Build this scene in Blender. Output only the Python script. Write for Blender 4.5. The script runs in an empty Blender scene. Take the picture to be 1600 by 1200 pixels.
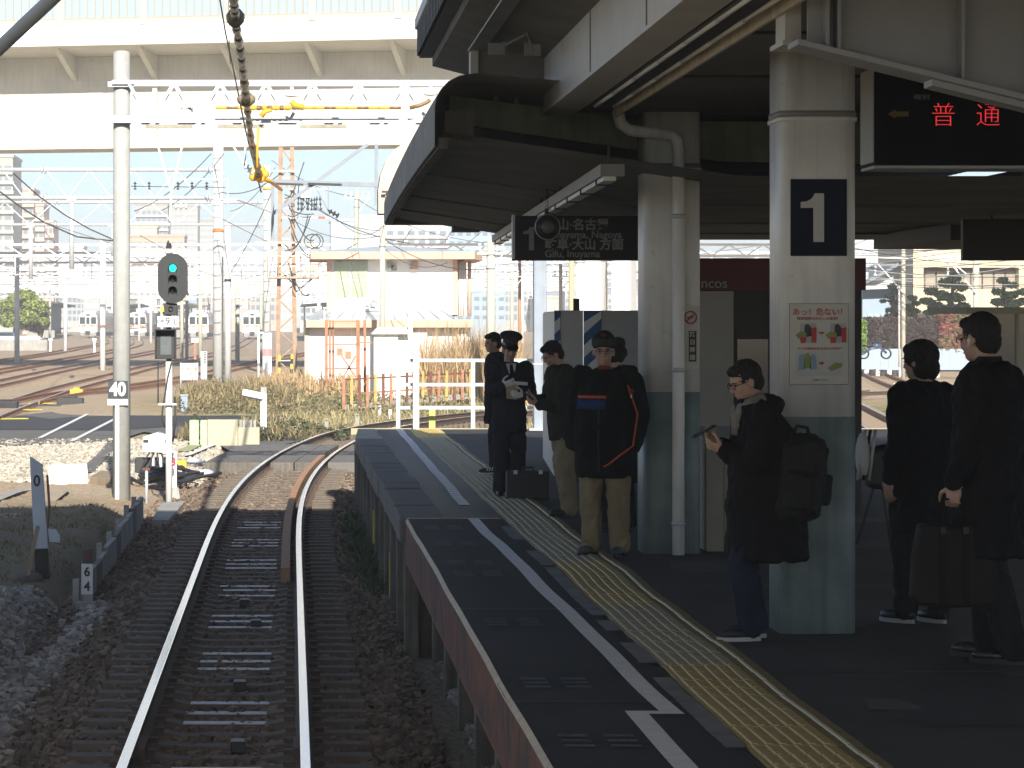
import bpy, bmesh, math, random
import numpy as np
from mathutils import Vector, Matrix
random.seed(11)
rng = np.random.default_rng(11)
R = math.radians
scene = bpy.context.scene

# ---------------------------------------------------------------- camera
# world: +Y runs along the straight part of the track, Z = 0 at rail head; the camera is in the driving cab of a train
F = 4800.0; VX = 455.0; VY = 498.0; HC = 2.75
cam_d = bpy.data.cameras.new('camera'); cam = bpy.data.objects.new('camera', cam_d)
scene.collection.objects.link(cam)
cam.location = (0, 0, HC); cam.rotation_euler = (R(90), 0, 0)
cam_d.sensor_width = 36.0; cam_d.lens = 36.0 * F / 1600.0
cam_d.shift_x = (800 - VX) / 1600.0; cam_d.shift_y = -(600 - VY) / 1600.0
cam_d.clip_start = 0.5; cam_d.clip_end = 6000
scene.camera = cam
# ---------------------------------------------------------------- sky and sun
SUN_EL, SUN_AZ = 28.0, 4.0       # behind the camera, a little to the right
w = bpy.data.worlds.new('World'); scene.world = w; w.use_nodes = True
nt = w.node_tree; nt.nodes.clear()
sky = nt.nodes.new('ShaderNodeTexSky'); sky.sky_type = 'NISHITA'; sky.sun_disc = False
sky.sun_elevation = R(SUN_EL); sky.sun_rotation = R(180 - SUN_AZ)
sky.air_density = 0.6; sky.dust_density = 0.5; sky.ozone_density = 1.0
bg = nt.nodes.new('ShaderNodeBackground'); bg.inputs[1].default_value = 0.068
ow = nt.nodes.new('ShaderNodeOutputWorld')
nt.links.new(sky.outputs[0], bg.inputs[0]); nt.links.new(bg.outputs[0], ow.inputs[0])
sd = bpy.data.lights.new('sun', 'SUN'); sd.energy = 4.1; sd.angle = R(0.53); sd.color = (1.0, 0.94, 0.84)
so = bpy.data.objects.new('sun', sd); scene.collection.objects.link(so)
_e, _a = R(SUN_EL), R(SUN_AZ)
sun_dir = Vector((math.sin(_a) * math.cos(_e), -math.cos(_a) * math.cos(_e), math.sin(_e)))   # towards the sun
so.rotation_euler = sun_dir.to_track_quat('Z', 'Y').to_euler(); so.location = (0, -20, 60)
vs = scene.view_settings
vs.view_transform = 'Standard'; vs.look = 'None'; vs.exposure = 1.2; vs.gamma = 1.0; vs.use_curve_mapping = False
scene.render.engine = 'CYCLES'
scene.cycles.max_bounces = 5; scene.cycles.diffuse_bounces = 4; scene.cycles.glossy_bounces = 2; scene.cycles.transmission_bounces = 2; scene.cycles.transparent_max_bounces = 6; scene.cycles.volume_bounces = 0
scene.cycles.use_denoising = True

# ---------------------------------------------------------------- helpers
COL = scene.collection
def P(x, y, Y): return Vector(((x - VX) * Y / F, Y, HC - (y - VY) * Y / F))      # photo pixel at a known distance
def GY(y, z=0.0): return F * (HC - z) / (y - VY)
def G(x, y, z=0.0):
    Y = GY(y, z); return Vector(((x - VX) * Y / F, Y, z))                          # photo pixel on a level of height z
ORG = {}
def wloc(o): return ORG.get(o.name, Vector((0, 0, 0)))
def tag(o, label=None, cat=None, group=None, kind=None):
    if label: o['label'] = label
    if cat: o['category'] = cat
    if group: o['group'] = group
    if kind: o['kind'] = kind
    return o
def thing(name, label, cat, loc=(0, 0, 0), group=None, rz=0.0):
    o = bpy.data.objects.new(name, None); COL.objects.link(o)
    o.location = loc; o.empty_display_size = 0.2; o.rotation_euler = (0, 0, rz)
    ORG[o.name] = Vector(loc)
    return tag(o, label, cat, group)
def copy_tree(o, parent=None):
    c = o.copy(); COL.objects.link(c)
    if parent is not None: c.parent = parent
    for ch in o.children: copy_tree(ch, c)
    return c

class MB:
    def __init__(s): s.v = []; s.f = []; s.m = []; s.sm = []
    def add(s, vs, fs, mi=0, sm=False):
        b = len(s.v); s.v.extend([tuple(p) for p in vs])
        for f in fs: s.f.append([b + i for i in f]); s.m.append(mi); s.sm.append(sm)
        return s
    def box(s, x0, x1, y0, y1, z0, z1, mi=0):
        return s.add([(x0,y0,z0),(x1,y0,z0),(x1,y1,z0),(x0,y1,z0),(x0,y0,z1),(x1,y0,z1),(x1,y1,z1),(x0,y1,z1)],
                     [(0,3,2,1),(4,5,6,7),(0,1,5,4),(1,2,6,5),(2,3,7,6),(3,0,4,7)], mi)
    def obox(s, c, size, M=None, mi=0):
        h = [a / 2 for a in size]; c = Vector(c)
        M = M or Matrix.Identity(3)
        pts = [c + M @ Vector((sx*h[0], sy*h[1], sz*h[2])) for sz in (-1, 1) for sx, sy in ((-1,-1),(1,-1),(1,1),(-1,1))]
        return s.add(pts, [(0,3,2,1),(4,5,6,7),(0,1,5,4),(1,2,6,5),(2,3,7,6),(3,0,4,7)], mi)
    def bar(s, p0, p1, w, h, up=(0, 0, 1), mi=0):
        p0, p1 = Vector(p0), Vector(p1); d = (p1 - p0); L = d.length
        if L < 1e-6: return s
        y = d / L; u = Vector(up)
        if abs(y.dot(u)) > .99: u = Vector((1, 0, 0))
        x = y.cross(u).normalized(); z = x.cross(y)
        return s.obox((p0 + p1) / 2, (w, L, h), Matrix((x, y, z)).transposed(), mi)
    def cyl(s, p0, p1, r0, r1=None, n=10, mi=0, caps=True):
        return s.tube([p0, p1], [r0, r0 if r1 is None else r1], n, mi, caps)
    def tube(s, pts, r, n=8, mi=0, caps=True):
        pts = [Vector(p) for p in pts]; k = len(pts)
        rs = r if isinstance(r, (list, tuple)) else [r] * k
        vs = []; prev = None
        for i, p in enumerate(pts):
            d = (pts[min(i+1, k-1)] - pts[max(i-1, 0)]).normalized()
            if prev is None:
                a = Vector((0, 0, 1)) if abs(d.z) < .9 else Vector((1, 0, 0))
                x = d.cross(a).normalized()
            else:
                x = (prev - d * prev.dot(d)); x = x.normalized() if x.length > 1e-6 else prev
            prev = x; y = d.cross(x)
            for j in range(n):
                t = 2 * math.pi * j / n
                vs.append(p + (x * math.cos(t) + y * math.sin(t)) * rs[i])
        fs = []
        for i in range(k - 1):
            for j in range(n):
                fs.append((i*n+j, i*n+(j+1)%n, (i+1)*n+(j+1)%n, (i+1)*n+j))
        s.add(vs, fs, mi, n > 5)
        if caps:
            b = len(s.v) - k * n
            s.f.append([b + j for j in reversed(range(n))]); s.m.append(mi); s.sm.append(False)
            s.f.append([b + (k-1)*n + j for j in range(n)]); s.m.append(mi); s.sm.append(False)
        return s
    def prism(s, poly, axis, a0, a1, mi=0, sm=False):
        # poly of 2D points; axis 'x': (y,z); 'y': (x,z); 'z': (x,y)
        def q(p, a): return {'x': (a, p[0], p[1]), 'y': (p[0], a, p[1]), 'z': (p[0], p[1], a)}[axis]
        n = len(poly)
        vs = [q(p, a0) for p in poly] + [q(p, a1) for p in poly]
        b = len(s.v); s.add(vs, [(i, (i+1) % n, n+(i+1) % n, n+i) for i in range(n)], mi, sm)
        s.f.append([b+i for i in reversed(range(n))]); s.m.append(mi); s.sm.append(False)
        s.f.append([b+n+i for i in range(n)]); s.m.append(mi); s.sm.append(False)
        return s
    def sphere(s, c, r, nu=12, nv=8, mi=0, M=None):
        c = Vector(c); rr = r if isinstance(r, (tuple, list)) else (r, r, r)
        M = M or Matrix.Identity(3)
        vs = [c + M @ Vector((0, 0, -rr[2]))]
        for i in range(1, nv):
            t = math.pi * i / nv - math.pi / 2
            for j in range(nu):
                a = 2 * math.pi * j / nu
                vs.append(c + M @ Vector((rr[0]*math.cos(t)*math.cos(a), rr[1]*math.cos(t)*math.sin(a), rr[2]*math.sin(t))))
        vs.append(c + M @ Vector((0, 0, rr[2])))
        fs = [(0, 1+(j+1) % nu, 1+j) for j in range(nu)]
        for i in range(nv - 2):
            for j in range(nu):
                a = 1 + i*nu; fs.append((a+j, a+(j+1) % nu, a+nu+(j+1) % nu, a+nu+j))
        a = 1 + (nv-2)*nu; fs += [(a+j, a+(j+1) % nu, len(vs)-1) for j in range(nu)]
        return s.add(vs, fs, mi, True)
    def lathe(s, prof, c, n=16, mi=0, sm=True, axis='z'):
        c = Vector(c); vs = []
        for (r, h) in prof:
            for j in range(n):
                a = 2*math.pi*j/n
                p = (r*math.cos(a), r*math.sin(a), h) if axis == 'z' else ((r*math.cos(a), h, r*math.sin(a)) if axis == 'y' else (h, r*math.cos(a), r*math.sin(a)))
                vs.append(c + Vector(p))
        fs = []
        for i in range(len(prof)-1):
            for j in range(n): fs.append((i*n+j, i*n+(j+1) % n, (i+1)*n+(j+1) % n, (i+1)*n+j))
        return s.add(vs, fs, mi, sm)
    def mesh(s, name, org=(0, 0, 0), mats=()):
        me = bpy.data.meshes.new(name)
        o = Vector(org)
        me.from_pydata([(p[0]-o.x, p[1]-o.y, p[2]-o.z) for p in s.v], [], s.f)
        me.polygons.foreach_set('material_index', s.m)
        me.polygons.foreach_set('use_smooth', s.sm)
        for m in mats: me.materials.append(m)
        bm = bmesh.new(); bm.from_mesh(me); bmesh.ops.recalc_face_normals(bm, faces=bm.faces); bm.to_mesh(me); bm.free()
        me.update(); return me
    def build(s, name, mat, parent=None, bevel=0.0, org=None):
        mats = mat if isinstance(mat, (list, tuple)) else [mat]
        if parent is not None: o0 = wloc(parent)
        else: o0 = Vector(org) if org is not None else Vector((0, 0, 0))
        o = bpy.data.objects.new(name, s.mesh(name, o0, mats)); COL.objects.link(o)
        if parent is not None: o.parent = parent
        else: o.location = o0
        ORG[o.name] = o0
        if bevel:
            b = o.modifiers.new('edge', 'BEVEL'); b.width = bevel; b.segments = 2; b.limit_method = 'ANGLE'; b.angle_limit = R(40)
        return o

def from_arrays(name, V, Fq, mat, parent=None, smooth=False, corners=4):
    me = bpy.data.meshes.new(name)
    V = np.asarray(V, np.float32); Fq = np.asarray(Fq, np.int32)
    me.vertices.add(len(V)); me.vertices.foreach_set('co', V.ravel())
    me.loops.add(Fq.size); me.loops.foreach_set('vertex_index', Fq.ravel())
    me.polygons.add(len(Fq)); me.polygons.foreach_set('loop_start', np.arange(len(Fq), dtype=np.int32) * corners)
    me.polygons.foreach_set('use_smooth', np.full(len(Fq), smooth))
    me.update(calc_edges=True); me.validate()
    for m in (mat if isinstance(mat, (list, tuple)) else [mat]): me.materials.append(m)
    o = bpy.data.objects.new(name, me); COL.objects.link(o)
    if parent is not None:
        o.parent = parent; o.location = -wloc(parent)
    return o

def place(o, parent, world=(0, 0, 0)):
    COL.objects.link(o) if o.name not in COL.objects else None
    o.parent = parent; o.location = Vector(world) - wloc(parent); ORG[o.name] = wloc(parent)
    return o
TMP = bpy.data.scenes.new('scratch')                 # small scene in which single objects are evaluated, removed at the end
def evaluated_mesh(o):
    TMP.collection.objects.link(o); vl = TMP.view_layers[0]; vl.update(); dg = vl.depsgraph; dg.update()
    me = bpy.data.meshes.new_from_object(o.evaluated_get(dg)); bpy.data.objects.remove(o); return me
def text_mesh(name, txt, size, mat, extrude=0.002, align='CENTER', bold=0.0, spacing=1.0):
    cu = bpy.data.curves.new(name, 'FONT'); cu.body = txt; cu.size = size; cu.extrude = extrude
    cu.align_x = align; cu.align_y = 'CENTER'; cu.offset = bold; cu.resolution_u = 4; cu.space_character = spacing
    me = evaluated_mesh(bpy.data.objects.new(name, cu)); bpy.data.curves.remove(cu)
    me.materials.clear(); me.materials.append(mat)
    return me
def text(name, txt, size, mat, parent, at, sx=1.0, bold=0.0, align='CENTER', extrude=0.002, rx=R(90), rz=0.0, spacing=1.0, ry=0.0):
    me = text_mesh(name, txt, size, mat, extrude, align, bold, spacing)
    o = bpy.data.objects.new(name, me); COL.objects.link(o)
    o.parent = parent; o.location = Vector(at) - wloc(parent); o.rotation_euler = (rx, ry, rz); o.scale = (sx, 1, 1)
    ORG[o.name] = wloc(parent)
    return o

# ---------------------------------------------------------------- materials
MATS = {}
def mat(name, col, rough=0.75, var=0.12, scale=4.0, bump=0.0, metal=0.0, col2=None, spec=0.4, stretch=(1, 1, 1), bscale=None,
        island=0.0, emit=None, thresh=None, streak=0.0, coat=0.0, specks=0.0):
    if name in MATS: return MATS[name]
    m = bpy.data.materials.new(name); m.use_nodes = True; MATS[name] = m
    t = m.node_tree; N = t.nodes; L = t.links; b = N['Principled BSDF']
    b.inputs['Roughness'].default_value = rough; b.inputs['Metallic'].default_value = metal
    b.inputs['Specular IOR Level'].default_value = spec
    if coat: b.inputs['Coat Weight'].default_value = coat
    tc = N.new('ShaderNodeTexCoord'); mp = N.new('ShaderNodeMapping'); mp.inputs['Scale'].default_value = stretch
    L.new(tc.outputs['Object'], mp.inputs[0])
    ns = N.new('ShaderNodeTexNoise'); ns.inputs['Scale'].default_value = scale; ns.inputs['Detail'].default_value = 6; ns.inputs['Roughness'].default_value = 0.65
    L.new(mp.outputs[0], ns.inputs['Vector'])
    mr = N.new('ShaderNodeMapRange'); lo, hi = thresh or (0.3, 0.7)
    mr.inputs[1].default_value = lo; mr.inputs[2].default_value = hi
    L.new(ns.outputs[0], mr.inputs[0])
    mx = N.new('ShaderNodeMix'); mx.data_type = 'RGBA'
    c = Vector(col)
    if col2 is None: A = c * (1 - var); B = c * (1 + var)
    else: A = c; B = Vector(col2)
    mx.inputs[6].default_value = (*A, 1); mx.inputs[7].default_value = (*B, 1)
    L.new(mr.outputs[0], mx.inputs[0])
    out = mx.outputs[2]
    if streak:
        mp2 = N.new('ShaderNodeMapping'); mp2.inputs['Scale'].default_value = (6, 6, 0.35); L.new(tc.outputs['Object'], mp2.inputs[0])
        n2 = N.new('ShaderNodeTexNoise'); n2.inputs['Scale'].default_value = 2.5; n2.inputs['Detail'].default_value = 5; L.new(mp2.outputs[0], n2.inputs['Vector'])
        r2 = N.new('ShaderNodeMapRange'); r2.inputs[1].default_value = .45; r2.inputs[2].default_value = .75; r2.inputs[3].default_value = 1.0; r2.inputs[4].default_value = 1.0 - streak
        L.new(n2.outputs[0], r2.inputs[0])
        m2 = N.new('ShaderNodeVectorMath'); m2.operation = 'SCALE'; L.new(out, m2.inputs[0]); L.new(r2.outputs[0], m2.inputs['Scale']); out = m2.outputs[0]
    if specks:
        n4 = N.new('ShaderNodeTexNoise'); n4.inputs['Scale'].default_value = 9; n4.inputs['Detail'].default_value = 8; n4.inputs['Roughness'].default_value = .75; L.new(tc.outputs['Object'], n4.inputs['Vector'])
        r4 = N.new('ShaderNodeMapRange'); r4.inputs[1].default_value = .64; r4.inputs[2].default_value = .67; r4.inputs[3].default_value = 1.0; r4.inputs[4].default_value = 1 - specks; L.new(n4.outputs[0], r4.inputs[0])
        m4 = N.new('ShaderNodeVectorMath'); m4.operation = 'SCALE'; L.new(out, m4.inputs[0]); L.new(r4.outputs[0], m4.inputs['Scale']); out = m4.outputs[0]
    if island:
        g = N.new('ShaderNodeNewGeometry'); r3 = N.new('ShaderNodeMapRange'); r3.inputs[3].default_value = 1 - island; r3.inputs[4].default_value = 1 + island
        L.new(g.outputs['Random Per Island'], r3.inputs[0])
        m3 = N.new('ShaderNodeVectorMath'); m3.operation = 'SCALE'; L.new(out, m3.inputs[0]); L.new(r3.outputs[0], m3.inputs['Scale']); out = m3.outputs[0]
    L.new(out, b.inputs['Base Color'])
    if bump:
        nb = N.new('ShaderNodeTexNoise'); nb.inputs['Scale'].default_value = bscale or scale * 6; nb.inputs['Detail'].default_value = 4
        L.new(mp.outputs[0], nb.inputs['Vector'])
        bp = N.new('ShaderNodeBump'); bp.inputs['Strength'].default_value = bump; bp.inputs['Distance'].default_value = 0.01
        L.new(nb.outputs[0], bp.inputs['Height']); L.new(bp.outputs[0], b.inputs['Normal'])
    if emit:
        b.inputs['Emission Color'].default_value = (*emit[:3], 1); b.inputs['Emission Strength'].default_value = emit[3]
    return m
def glass_mat(name, col, rough=0.05, trans=0.85):
    if name in MATS: return MATS[name]
    m = bpy.data.materials.new(name); m.use_nodes = True; MATS[name] = m
    t = m.node_tree; N = t.nodes; L = t.links; b = N['Principled BSDF']
    b.inputs['Base Color'].default_value = (*col, 1); b.inputs['Roughness'].default_value = rough
    tr = N.new('ShaderNodeBsdfTransparent'); tr.inputs[0].default_value = (*[min(1, c * .6 + .4) for c in col], 1)
    mx = N.new('ShaderNodeMixShader'); mx.inputs[0].default_value = trans
    L.new(b.outputs[0], mx.inputs[1]); L.new(tr.outputs[0], mx.inputs[2]); L.new(mx.outputs[0], N['Material Output'].inputs[0])
    return m

m_conc = mat('concrete', (.34, .33, .30), .85, .18, 3, .25, streak=.25)
m_concpole = mat('pole_concrete', (.37, .375, .36), .8, .10, 6, .15, streak=.12)
m_conc_old = mat('old_concrete', (.20, .18, .15), .9, .3, 2.5, .5, col2=(.11, .10, .085), streak=.5)
m_galv = mat('galvanised_steel', (.52, .55, .57), .5, .1, 8, 0, metal=.25)
m_white = mat('white_paint', (.74, .74, .72), .5, .06, 3)
m_whitewall = mat('unseen_white_wall', (.80, .79, .76), .8, .04, 2, .05)
m_colwhite = mat('column_paint', (.74, .735, .69), .42, .09, 3, .10, spec=.5, streak=.22, specks=.25)
m_colteal = mat('column_teal_paint', (.225, .285, .275), .5, .16, 5, .15, streak=.3, specks=.5)
m_dark = mat('dark_metal', (.035, .036, .036), .6, .2, 5)
m_black = mat('black_paint', (.015, .015, .016), .5, .1, 5)
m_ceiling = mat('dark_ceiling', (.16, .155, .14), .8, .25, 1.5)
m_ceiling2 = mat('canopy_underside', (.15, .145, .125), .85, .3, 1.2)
m_girder = mat('girder_paint', (.56, .54, .49), .55, .08, 1.5, streak=.06)
m_beamgrey = mat('beam_grey_paint', (.22, .22, .205), .5, .12, 2)
m_green_old = mat('mossy_beam', (.27, .28, .20), .9, .3, 3, .3, col2=(.17, .19, .12), streak=.3)
m_rust = mat('rusty_steel', (.20, .085, .045), .85, .3, 6, .3, col2=(.10, .05, .035))
m_rustlight = mat('rust_light', (.42, .25, .14), .8, .2, 8, .1, col2=(.33, .17, .09))
m_rustred = mat('rust_red', (.36, .175, .105), .8, .25, 7, .1)
m_rail = mat('rail_head', (.62, .64, .67), .16, .05, 12, metal=1.0)
m_railside = mat('rail_side', (.09, .06, .042), .8, .2, 14)
m_sleeper = mat('sleeper_concrete', (.135, .11, .085), .85, .22, 6, .3)
m_sleeper_pale = mat('sleeper_sky_sheen', (.72, .70, .66), .65, .15, 9)  # pale colour stands for sky reflected off the sleeper centres
m_ballast = mat('ballast_stone', (.175, .13, .095), .9, .2, 8, island=.5)
m_ballast_grey = mat('ballast_grey_stone', (.34, .31, .265), .9, .2, 8, island=.45)
m_gravel_pale = mat('pale_gravel', (.42, .38, .31), .9, .2, 8, island=.35)
m_asphalt = mat('platform_asphalt', (.048, .046, .044), .75, .28, .9, .35, bscale=220, spec=.3, col2=(.026, .025, .025), thresh=(.35, .68))
m_asphalt2 = mat('asphalt', (.13, .125, .115), .85, .2, 1.3, .3, bscale=90)
m_shade_band = mat('painted_shade_asphalt', (.045, .046, .05), .85, .2, 1.3, .3, bscale=90)
m_rubber = mat('black_sheet', (.026, .029, .033), .8, .22, 2.5, .15, bscale=200, spec=.15)
m_coping = mat('coping_concrete', (.15, .142, .13), .85, .15, 4, .3, streak=.1)
m_line = mat('white_line_paint', (.74, .74, .73), .6, .12, 14, .1)
m_tact_y = mat('tactile_yellow', (.47, .35, .12), .6, .18, 12, .1)
m_tact_d = mat('tactile_faded', (.40, .35, .22), .7, .18, 12, .1)
m_tact_b = mat('tactile_new', (.62, .43, .10), .6, .12, 12, .1)
m_yellow = mat('yellow_paint', (.55, .45, .03), .5, .15, 8)
m_orange = mat('orange_cover', (.78, .42, .04), .5, .15, 8)
m_brownpipe = mat('insulator_cover', (.22, .14, .06), .4, .2, 9)
m_wire = mat('wire', (.06, .06, .06), .5, .1, 5)
m_wirelight = mat('wire_light', (.5, .51, .5), .5, .1, 5)
m_insul = mat('porcelain', (.70, .70, .68), .25, .1, 5, coat=.5)
m_glassdark = mat('dark_glass', (.03, .04, .045), .08, .1, 3, spec=.6)
m_blue_sign = mat('navy_sign', (.008, .014, .026), .7, .1, 5, spec=.15)
m_signtext = mat('sign_lettering', (.50, .49, .46), .5, .06, 5)
m_bridge = mat('bridge_paint', (.58, .57, .49), .6, .08, .5, streak=.16)
m_bridge_white = mat('bridge_parapet', (.82, .81, .78), .7, .03, .8)
m_postbeige = mat('beige_paint', (.52, .48, .36), .6, .08, 3)
m_wood = mat('weathered_wood', (.28, .22, .15), .85, .2, 6, .2, stretch=(1, 1, .15))
m_cable = mat('black_cable', (.03, .03, .032), .5, .2, 8)
# ================================================================ ground
def smooth(a, b, t):
    t = np.clip((np.asarray(t, float) - a) / (b - a), 0, 1); return t * t * (3 - 2 * t)
def track_shift(Y):
    Y = np.asarray(Y, float)
    k = 2.08e-4; Y0, Y1 = 36.0, 72.0
    a = k * np.clip(Y - Y0, 0, Y1 - Y0) ** 2.5
    sl = 2.5 * k * (Y1 - Y0) ** 1.5; cu = .0155
    d = np.clip(Y - Y1, 0, None)
    return a + sl * d + .5 * cu * d * d
TX = -0.475
def cx(Y): return TX + track_shift(Y)
def gz(X, Y):
    X = np.asarray(X, float); Y = np.asarray(Y, float)
    lat = X - cx(Y)
    z = np.full(np.broadcast(X, Y).shape, -0.33)
    near = 1 - smooth(44, 52, Y)
    mound = smooth(-2.35, -3.0, X) * near
    n = .05 * np.sin(1.9 * X + .7 * Y) + .035 * np.sin(3.1 * X - 1.3 * Y + 1) + .02 * np.sin(7 * X + 5 * Y)
    z = z + mound * (.24 + n)
    z = z - .20 * np.exp(-((X + 2.42) / .16) ** 2) * smooth(27, 30, Y) * (1 - smooth(43, 47, Y))
    left = smooth(-2.0, -3.0, lat) * smooth(44, 52, Y) * (1 - smooth(110, 140, Y))
    z = z + left * .10
    # bank behind the crossing, below the signal box
    bank = smooth(90, 99, Y) * (1 - smooth(105, 130, Y)) * smooth(-2.2, -4.0, lat) * smooth(-9, -4, X)
    z = z + bank * .28
    z = z + (smooth(100, 160, Y)) * .12
    return z
xs = np.concatenate([[-3000, -1200, -400, -150, -80], np.arange(-50, -10, 2.0), np.arange(-10, -6, .5), np.arange(-6, 1.5, .1), np.arange(1.5, 8, .5), np.arange(8, 60, 3.0), [80, 150, 400, 1200, 3000]])
ys = np.concatenate([[-600, -100, -20, 0, 10], np.arange(14, 60, .18), np.arange(60, 130, .8), np.arange(130, 300, 6), [350, 450, 600, 900, 1500, 2600, 4500]])
gx, gy = np.meshgrid(xs, ys); gzz = gz(gx, gy)
gzz += (rng.random(gzz.shape) - .5) * .03 * ((gy < 60) & (np.abs(gx) < 10))
V = np.stack([gx.ravel(), gy.ravel(), gzz.ravel()], 1); nx, ny = len(xs), len(ys)
ii, jj = np.meshgrid(np.arange(nx - 1), np.arange(ny - 1)); a = (jj * nx + ii).ravel()
def ground_material():
    m = bpy.data.materials.new('earth_and_ballast'); m.use_nodes = True
    t = m.node_tree; N = t.nodes; L = t.links; b = N['Principled BSDF']; b.inputs['Roughness'].default_value = .95; b.inputs['Specular IOR Level'].default_value = .15
    tc = N.new('ShaderNodeTexCoord'); O = tc.outputs['Object']
    def noise(s, d=6, r=.65):
        n = N.new('ShaderNodeTexNoise'); n.inputs['Scale'].default_value = s; n.inputs['Detail'].default_value = d; n.inputs['Roughness'].default_value = r
        L.new(O, n.inputs['Vector']); return n.outputs[0]
    def rng_(x, a0, a1, b0=0., b1=1.):
        r = N.new('ShaderNodeMapRange'); r.inputs[1].default_value = a0; r.inputs[2].default_value = a1; r.inputs[3].default_value = b0; r.inputs[4].default_value = b1
        L.new(x, r.inputs[0]); return r.outputs[0]
    def mix(f, A, B):
        x = N.new('ShaderNodeMix'); x.data_type = 'RGBA'; L.new(f, x.inputs[0])
        for k, c in ((6, A), (7, B)):
            if isinstance(c, tuple): x.inputs[k].default_value = (*c, 1)
            else: L.new(c, x.inputs[k])
        return x.outputs[2]
    def mul(p, q):
        x = N.new('ShaderNodeMath'); x.operation = 'MULTIPLY'; L.new(p, x.inputs[0]); L.new(q, x.inputs[1]); return x.outputs[0]
    sx = N.new('ShaderNodeSeparateXYZ'); L.new(O, sx.inputs[0])
    # rusty brown yard ballast, fine stones
    vo = N.new('ShaderNodeTexVoronoi'); vo.inputs['Scale'].default_value = 16; L.new(O, vo.inputs['Vector'])
    stones = mix(rng_(vo.outputs['Color'], .15, .85), (.30, .205, .13), (.50, .375, .25))
    yard = mix(rng_(noise(.35), .35, .65), stones, mix(rng_(noise(9), .3, .7), (.36, .28, .19), (.50, .42, .31)))
    # near earth: dark humus with dull moss
    near = mix(rng_(noise(1.3), .42, .6), (.24, .185, .125), mix(rng_(noise(6), .35, .65), (.17, .155, .08), (.25, .215, .125)))
    near = mix(rng_(noise(30, 3), .62, .72), near, (.46, .42, .35))
    f = rng_(sx.outputs['Y'], 44, 53)
    col = mix(f, near, yard)
    # grass on the bank
    gf = mul(mul(rng_(sx.outputs['Y'], 74, 80), rng_(sx.outputs['Y'], 118, 108)), mul(rng_(sx.outputs['X'], -6, -2.5), rng_(noise(.8), .38, .56)))
    col = mix(gf, col, mix(rng_(noise(5), .3, .7), (.16, .17, .06), (.26, .24, .10)))
    L.new(col, b.inputs['Base Color'])
    bp = N.new('ShaderNodeBump'); bp.inputs['Strength'].default_value = .7; bp.inputs['Distance'].default_value = .04
    L.new(vo.outputs['Distance'], bp.inputs['Height']); L.new(bp.outputs[0], b.inputs['Normal'])
    return m
ground = from_arrays('ground', V, np.stack([a, a + 1, a + 1 + nx, a + nx], 1), ground_material(), smooth=True)
tag(ground, kind='structure')

# ---------------------------------------------------------------- stones
def stones(name, X, Y, Z, size, m, label=None):
    n = len(X)
    base = np.array([(-1,-1,-.6),(1,-1,-.6),(1,1,-.6),(-1,1,-.6),(-.7,-.7,.6),(.7,-.7,.6),(.7,.7,.6),(-.7,.7,.6)], float) * .5
    fc = np.array([(0,3,2,1),(4,5,6,7),(0,1,5,4),(1,2,6,5),(2,3,7,6),(3,0,4,7)])
    j = base[None] + (rng.random((n, 8, 3)) - .5) * .5
    j *= (size * (.6 + .8 * rng.random(n)))[:, None, None] * (np.array([1, 1, .8]) * (.7 + .6 * rng.random((n, 3))))[:, None, :]
    th = rng.random(n) * 6.283; c, s_ = np.cos(th)[:, None], np.sin(th)[:, None]
    tl = (rng.random(n) - .5) * 1.2; ct, st = np.cos(tl)[:, None], np.sin(tl)[:, None]
    x, y, z = j[..., 0], j[..., 1], j[..., 2]
    y, z = y * ct - z * st, y * st + z * ct
    x, y = x * c - y * s_, x * s_ + y * c
    V = np.stack([x + X[:, None], y + Y[:, None], z + Z[:, None]], -1).reshape(-1, 3)
    Fq = (fc[None] + (np.arange(n) * 8)[:, None, None]).reshape(-1, 4)
    o = from_arrays(name, V, Fq, m)
    return tag(o, label, 'gravel', kind='stuff')
n = 30000
Y = 17 + (78 - 17) * rng.random(n) ** 1.35; lat = rng.uniform(-1.95, 1.55, n) ; X = cx(Y) + lat
keep = (X < 1.25) | (Y > 52); X, Y, lat = X[keep], Y[keep], lat[keep]
Zb = -.192 - .11 * smooth(1.0, 1.7, np.abs(lat)) - .03 * rng.random(len(X))
stones('ballast', X, Y, Zb, .058, m_ballast, 'dark brown ballast stones packed between the sleepers of the main track')
n = 5200
Y = rng.uniform(18, 33, n); X = rng.uniform(-3.3, -1.9, n) - rng.random(n) * .4 * (Y < 26)
stones('loose_stones', X, Y, gz(X, Y) + .02, .085, m_ballast_grey, 'grey loose stones heaped on the shoulder beside the dark ballast')
n = 9000
Yc = rng.uniform(56, 75, n); X = rng.uniform(-7.6, -1.6, n)
stones('pale_gravel', X, Yc, gz(X, Yc) + .02, .075, m_gravel_pale, 'sunlit pale gravel spread behind the concrete pole')
n = 1500
Y = rng.uniform(19, 27, n); X = rng.uniform(1.3, 2.0, n)
stones('pale_gravel_under_platform', X, Y, np.full(n, -.3) + .25 * smooth(1.35, 2.0, X) + .02, .06, m_ballast_grey, 'heap of pale gravel spilling out beneath the platform edge')

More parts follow.
